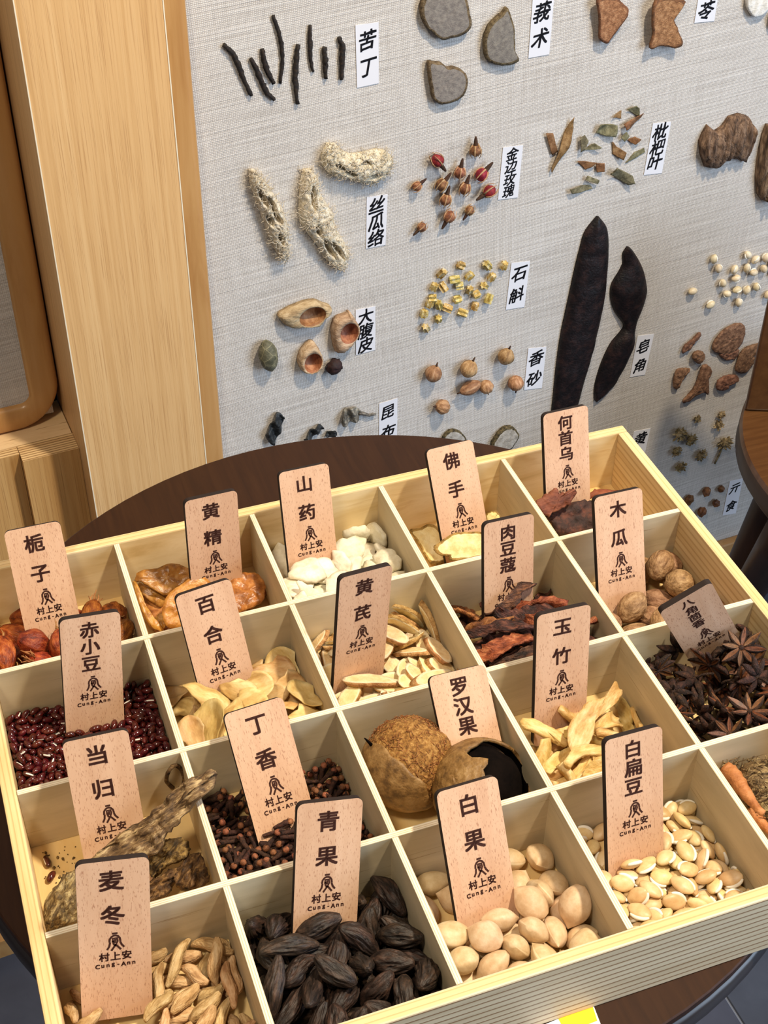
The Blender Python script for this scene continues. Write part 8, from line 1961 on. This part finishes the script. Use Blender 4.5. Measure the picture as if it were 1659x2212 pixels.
# last compartment: long orange roots and fibre
M_ORR = organic('orange_root', [(160, 92, 50), (190, 118, 70), (206, 138, 90)], 120, (0.4, 1, 1), 0.6, 0.6)
Kz = lambda a, b, z: at_z(a / 7.37 + 1500, b / 7.37 + 1600, FZ + z)
for i, (pp, rr_, lab) in enumerate(((((490, 430), (600, 520), (760, 760), (900, 950), (1010, 1090), (1100, 1160)), .0052, 'thick orange root leaning on the divider in the right front compartment'), (((880, 1110), (980, 1200), (1150, 1390), (1300, 1560)), .0045, 'second orange root below, cut by the picture edge'))):
    w_ = [Kz(a, b, -.022 - .012 * i) for a, b in pp]
    o = w_[0]
    path = []
    for j in range(len(w_) - 1):
        for k in range(4):
            path.append(w_[j].lerp(w_[j + 1], k / 4) - o)
    path.append(w_[-1] - o)
    obj('orange_root', MB().tube(path, lambda t_: rr_ * (0.75 + 0.35 * math.sin(math.pi * min(1, t_ * 1.3 + 0.1))) * (1 - 0.45 * t_), 14, jit=.25, seed=i).mesh('orange_root', M_ORR), M=Matrix.Translation(o), label=lab, cat='root')
for i, (a, b, z, s, lab) in enumerate(((1080, 760, -.030, (.016, .018, .014), 'brown fibrous tangle beside the orange root'), (1250, 1000, -.034, (.015, .016, .012), 'second fibrous tangle at the picture edge'), (380, 400, -.034, (.006, .012, .014), 'small jagged brown root chip in the corner'))):
    o = Kz(a, b, z)
    o.x = min(o.x, XR - s[0] - .004)
    t = obj('fibrous_tangle', MB().blob(s, 0.25, 2.5, i, 3).mesh('fibrous_tangle', M_DG), M=Matrix.Translation(o), label=lab, cat='root')
    fm = MB(); rnd = random.Random(i)
    for k in range(160):
        d = V3((rnd.gauss(0, 1), rnd.gauss(0, 1), abs(rnd.gauss(0, 1)))).normalized()
        p = V3((d.x * s[0], d.y * s[1], d.z * s[2])); tg = d.cross(V3((rnd.gauss(0, 1), rnd.gauss(0, 1), rnd.gauss(0, 1)))).normalized()
        fm.tube([p, p + tg * .004 + d * .001, p + tg * .008 + d * rnd.uniform(0, .003)], .0003, 4)
    obj('fibres', fm.mesh('fibres', M_DG), t, kind='stuff')


# ------------------------------------------------------------------ single out the pieces that stand out at the edges of each heap
bpy.context.view_layer.update()
_dg = bpy.context.evaluated_depsgraph_get()
_seen = {}
for _py in range(880, 2212, 15):
    for _px in range(0, 1659, 15):
        _hit, _l, _n, _i, _o, _m = SC.ray_cast(_dg, CAM, ray(_px, _py).normalized())
        if _hit and _o:
            _r = _o.original
            while _r.parent:
                _r = _r.parent
            _seen.setdefault(_r.name, []).append((_px, _py))
NOUN = {'clove': 'clove', 'gard': 'gardenia fruit', 'yam': 'yam chunk', 'lily': 'lily scale', 'ast': 'oval root slice', 'nut': 'nutmeg', 'shred': 'dark dried slice', 'yuz': 'yellow root strip',
        'anise': 'star anise', 'maid': 'spindle root', 'olive': 'black wrinkled fruit', 'gink': 'ginkgo nut', 'flat': 'flat cream bean', 'red': 'dark red bean'}
for kind, noun in NOUN.items():
    grp = INFO[kind][2]
    its = []
    for o in COL.objects:
        if o.get('group') == grp and o.get('label') == INFO[kind][0] and len(_seen.get(o.name, ())) >= (1 if kind in ('red', 'clove') else 2):
            q = _seen[o.name]
            its.append((sum(a for a, b in q) / len(q), sum(b for a, b in q) / len(q), len(q), o))
    for key, word in ((lambda t: t[0], 'leftmost visible %s of its compartment'), (lambda t: -t[0], 'rightmost visible %s of its compartment'), (lambda t: -t[1], '%s nearest the front wall of its compartment'),
                      (lambda t: t[1], '%s farthest back in its compartment'), (lambda t: -t[2], 'most fully visible %s of its heap')):
        if len(its) > 6:
            t = min(its, key=key)
            its.remove(t)
            t[3]['label'] = word % noun
for noun, grp in (('yellow stem chip', 'yellow stem chips on the wall'), ('ivory bean', 'ivory beans on the wall')):
    its = []
    for o in COL.objects:
        if o.get('group') == grp:
            d = o.matrix_world.translation - CAM
            its.append((CX + FOC * d.dot(CR) / d.dot(_fw), CY - FOC * d.dot(CU) / d.dot(_fw), o))
    its = [t for t in its if t[0] < 1645]
    for key, word in ((lambda t: t[0], 'leftmost %s of its scattered group'), (lambda t: t[1], 'topmost %s of its scattered group'), (lambda t: -t[1], 'lowest %s of its scattered group'), (lambda t: -t[0], 'rightmost whole %s of its scattered group')):
        t = min(its, key=key)
        its.remove(t)
        t[2]['label'] = word % noun
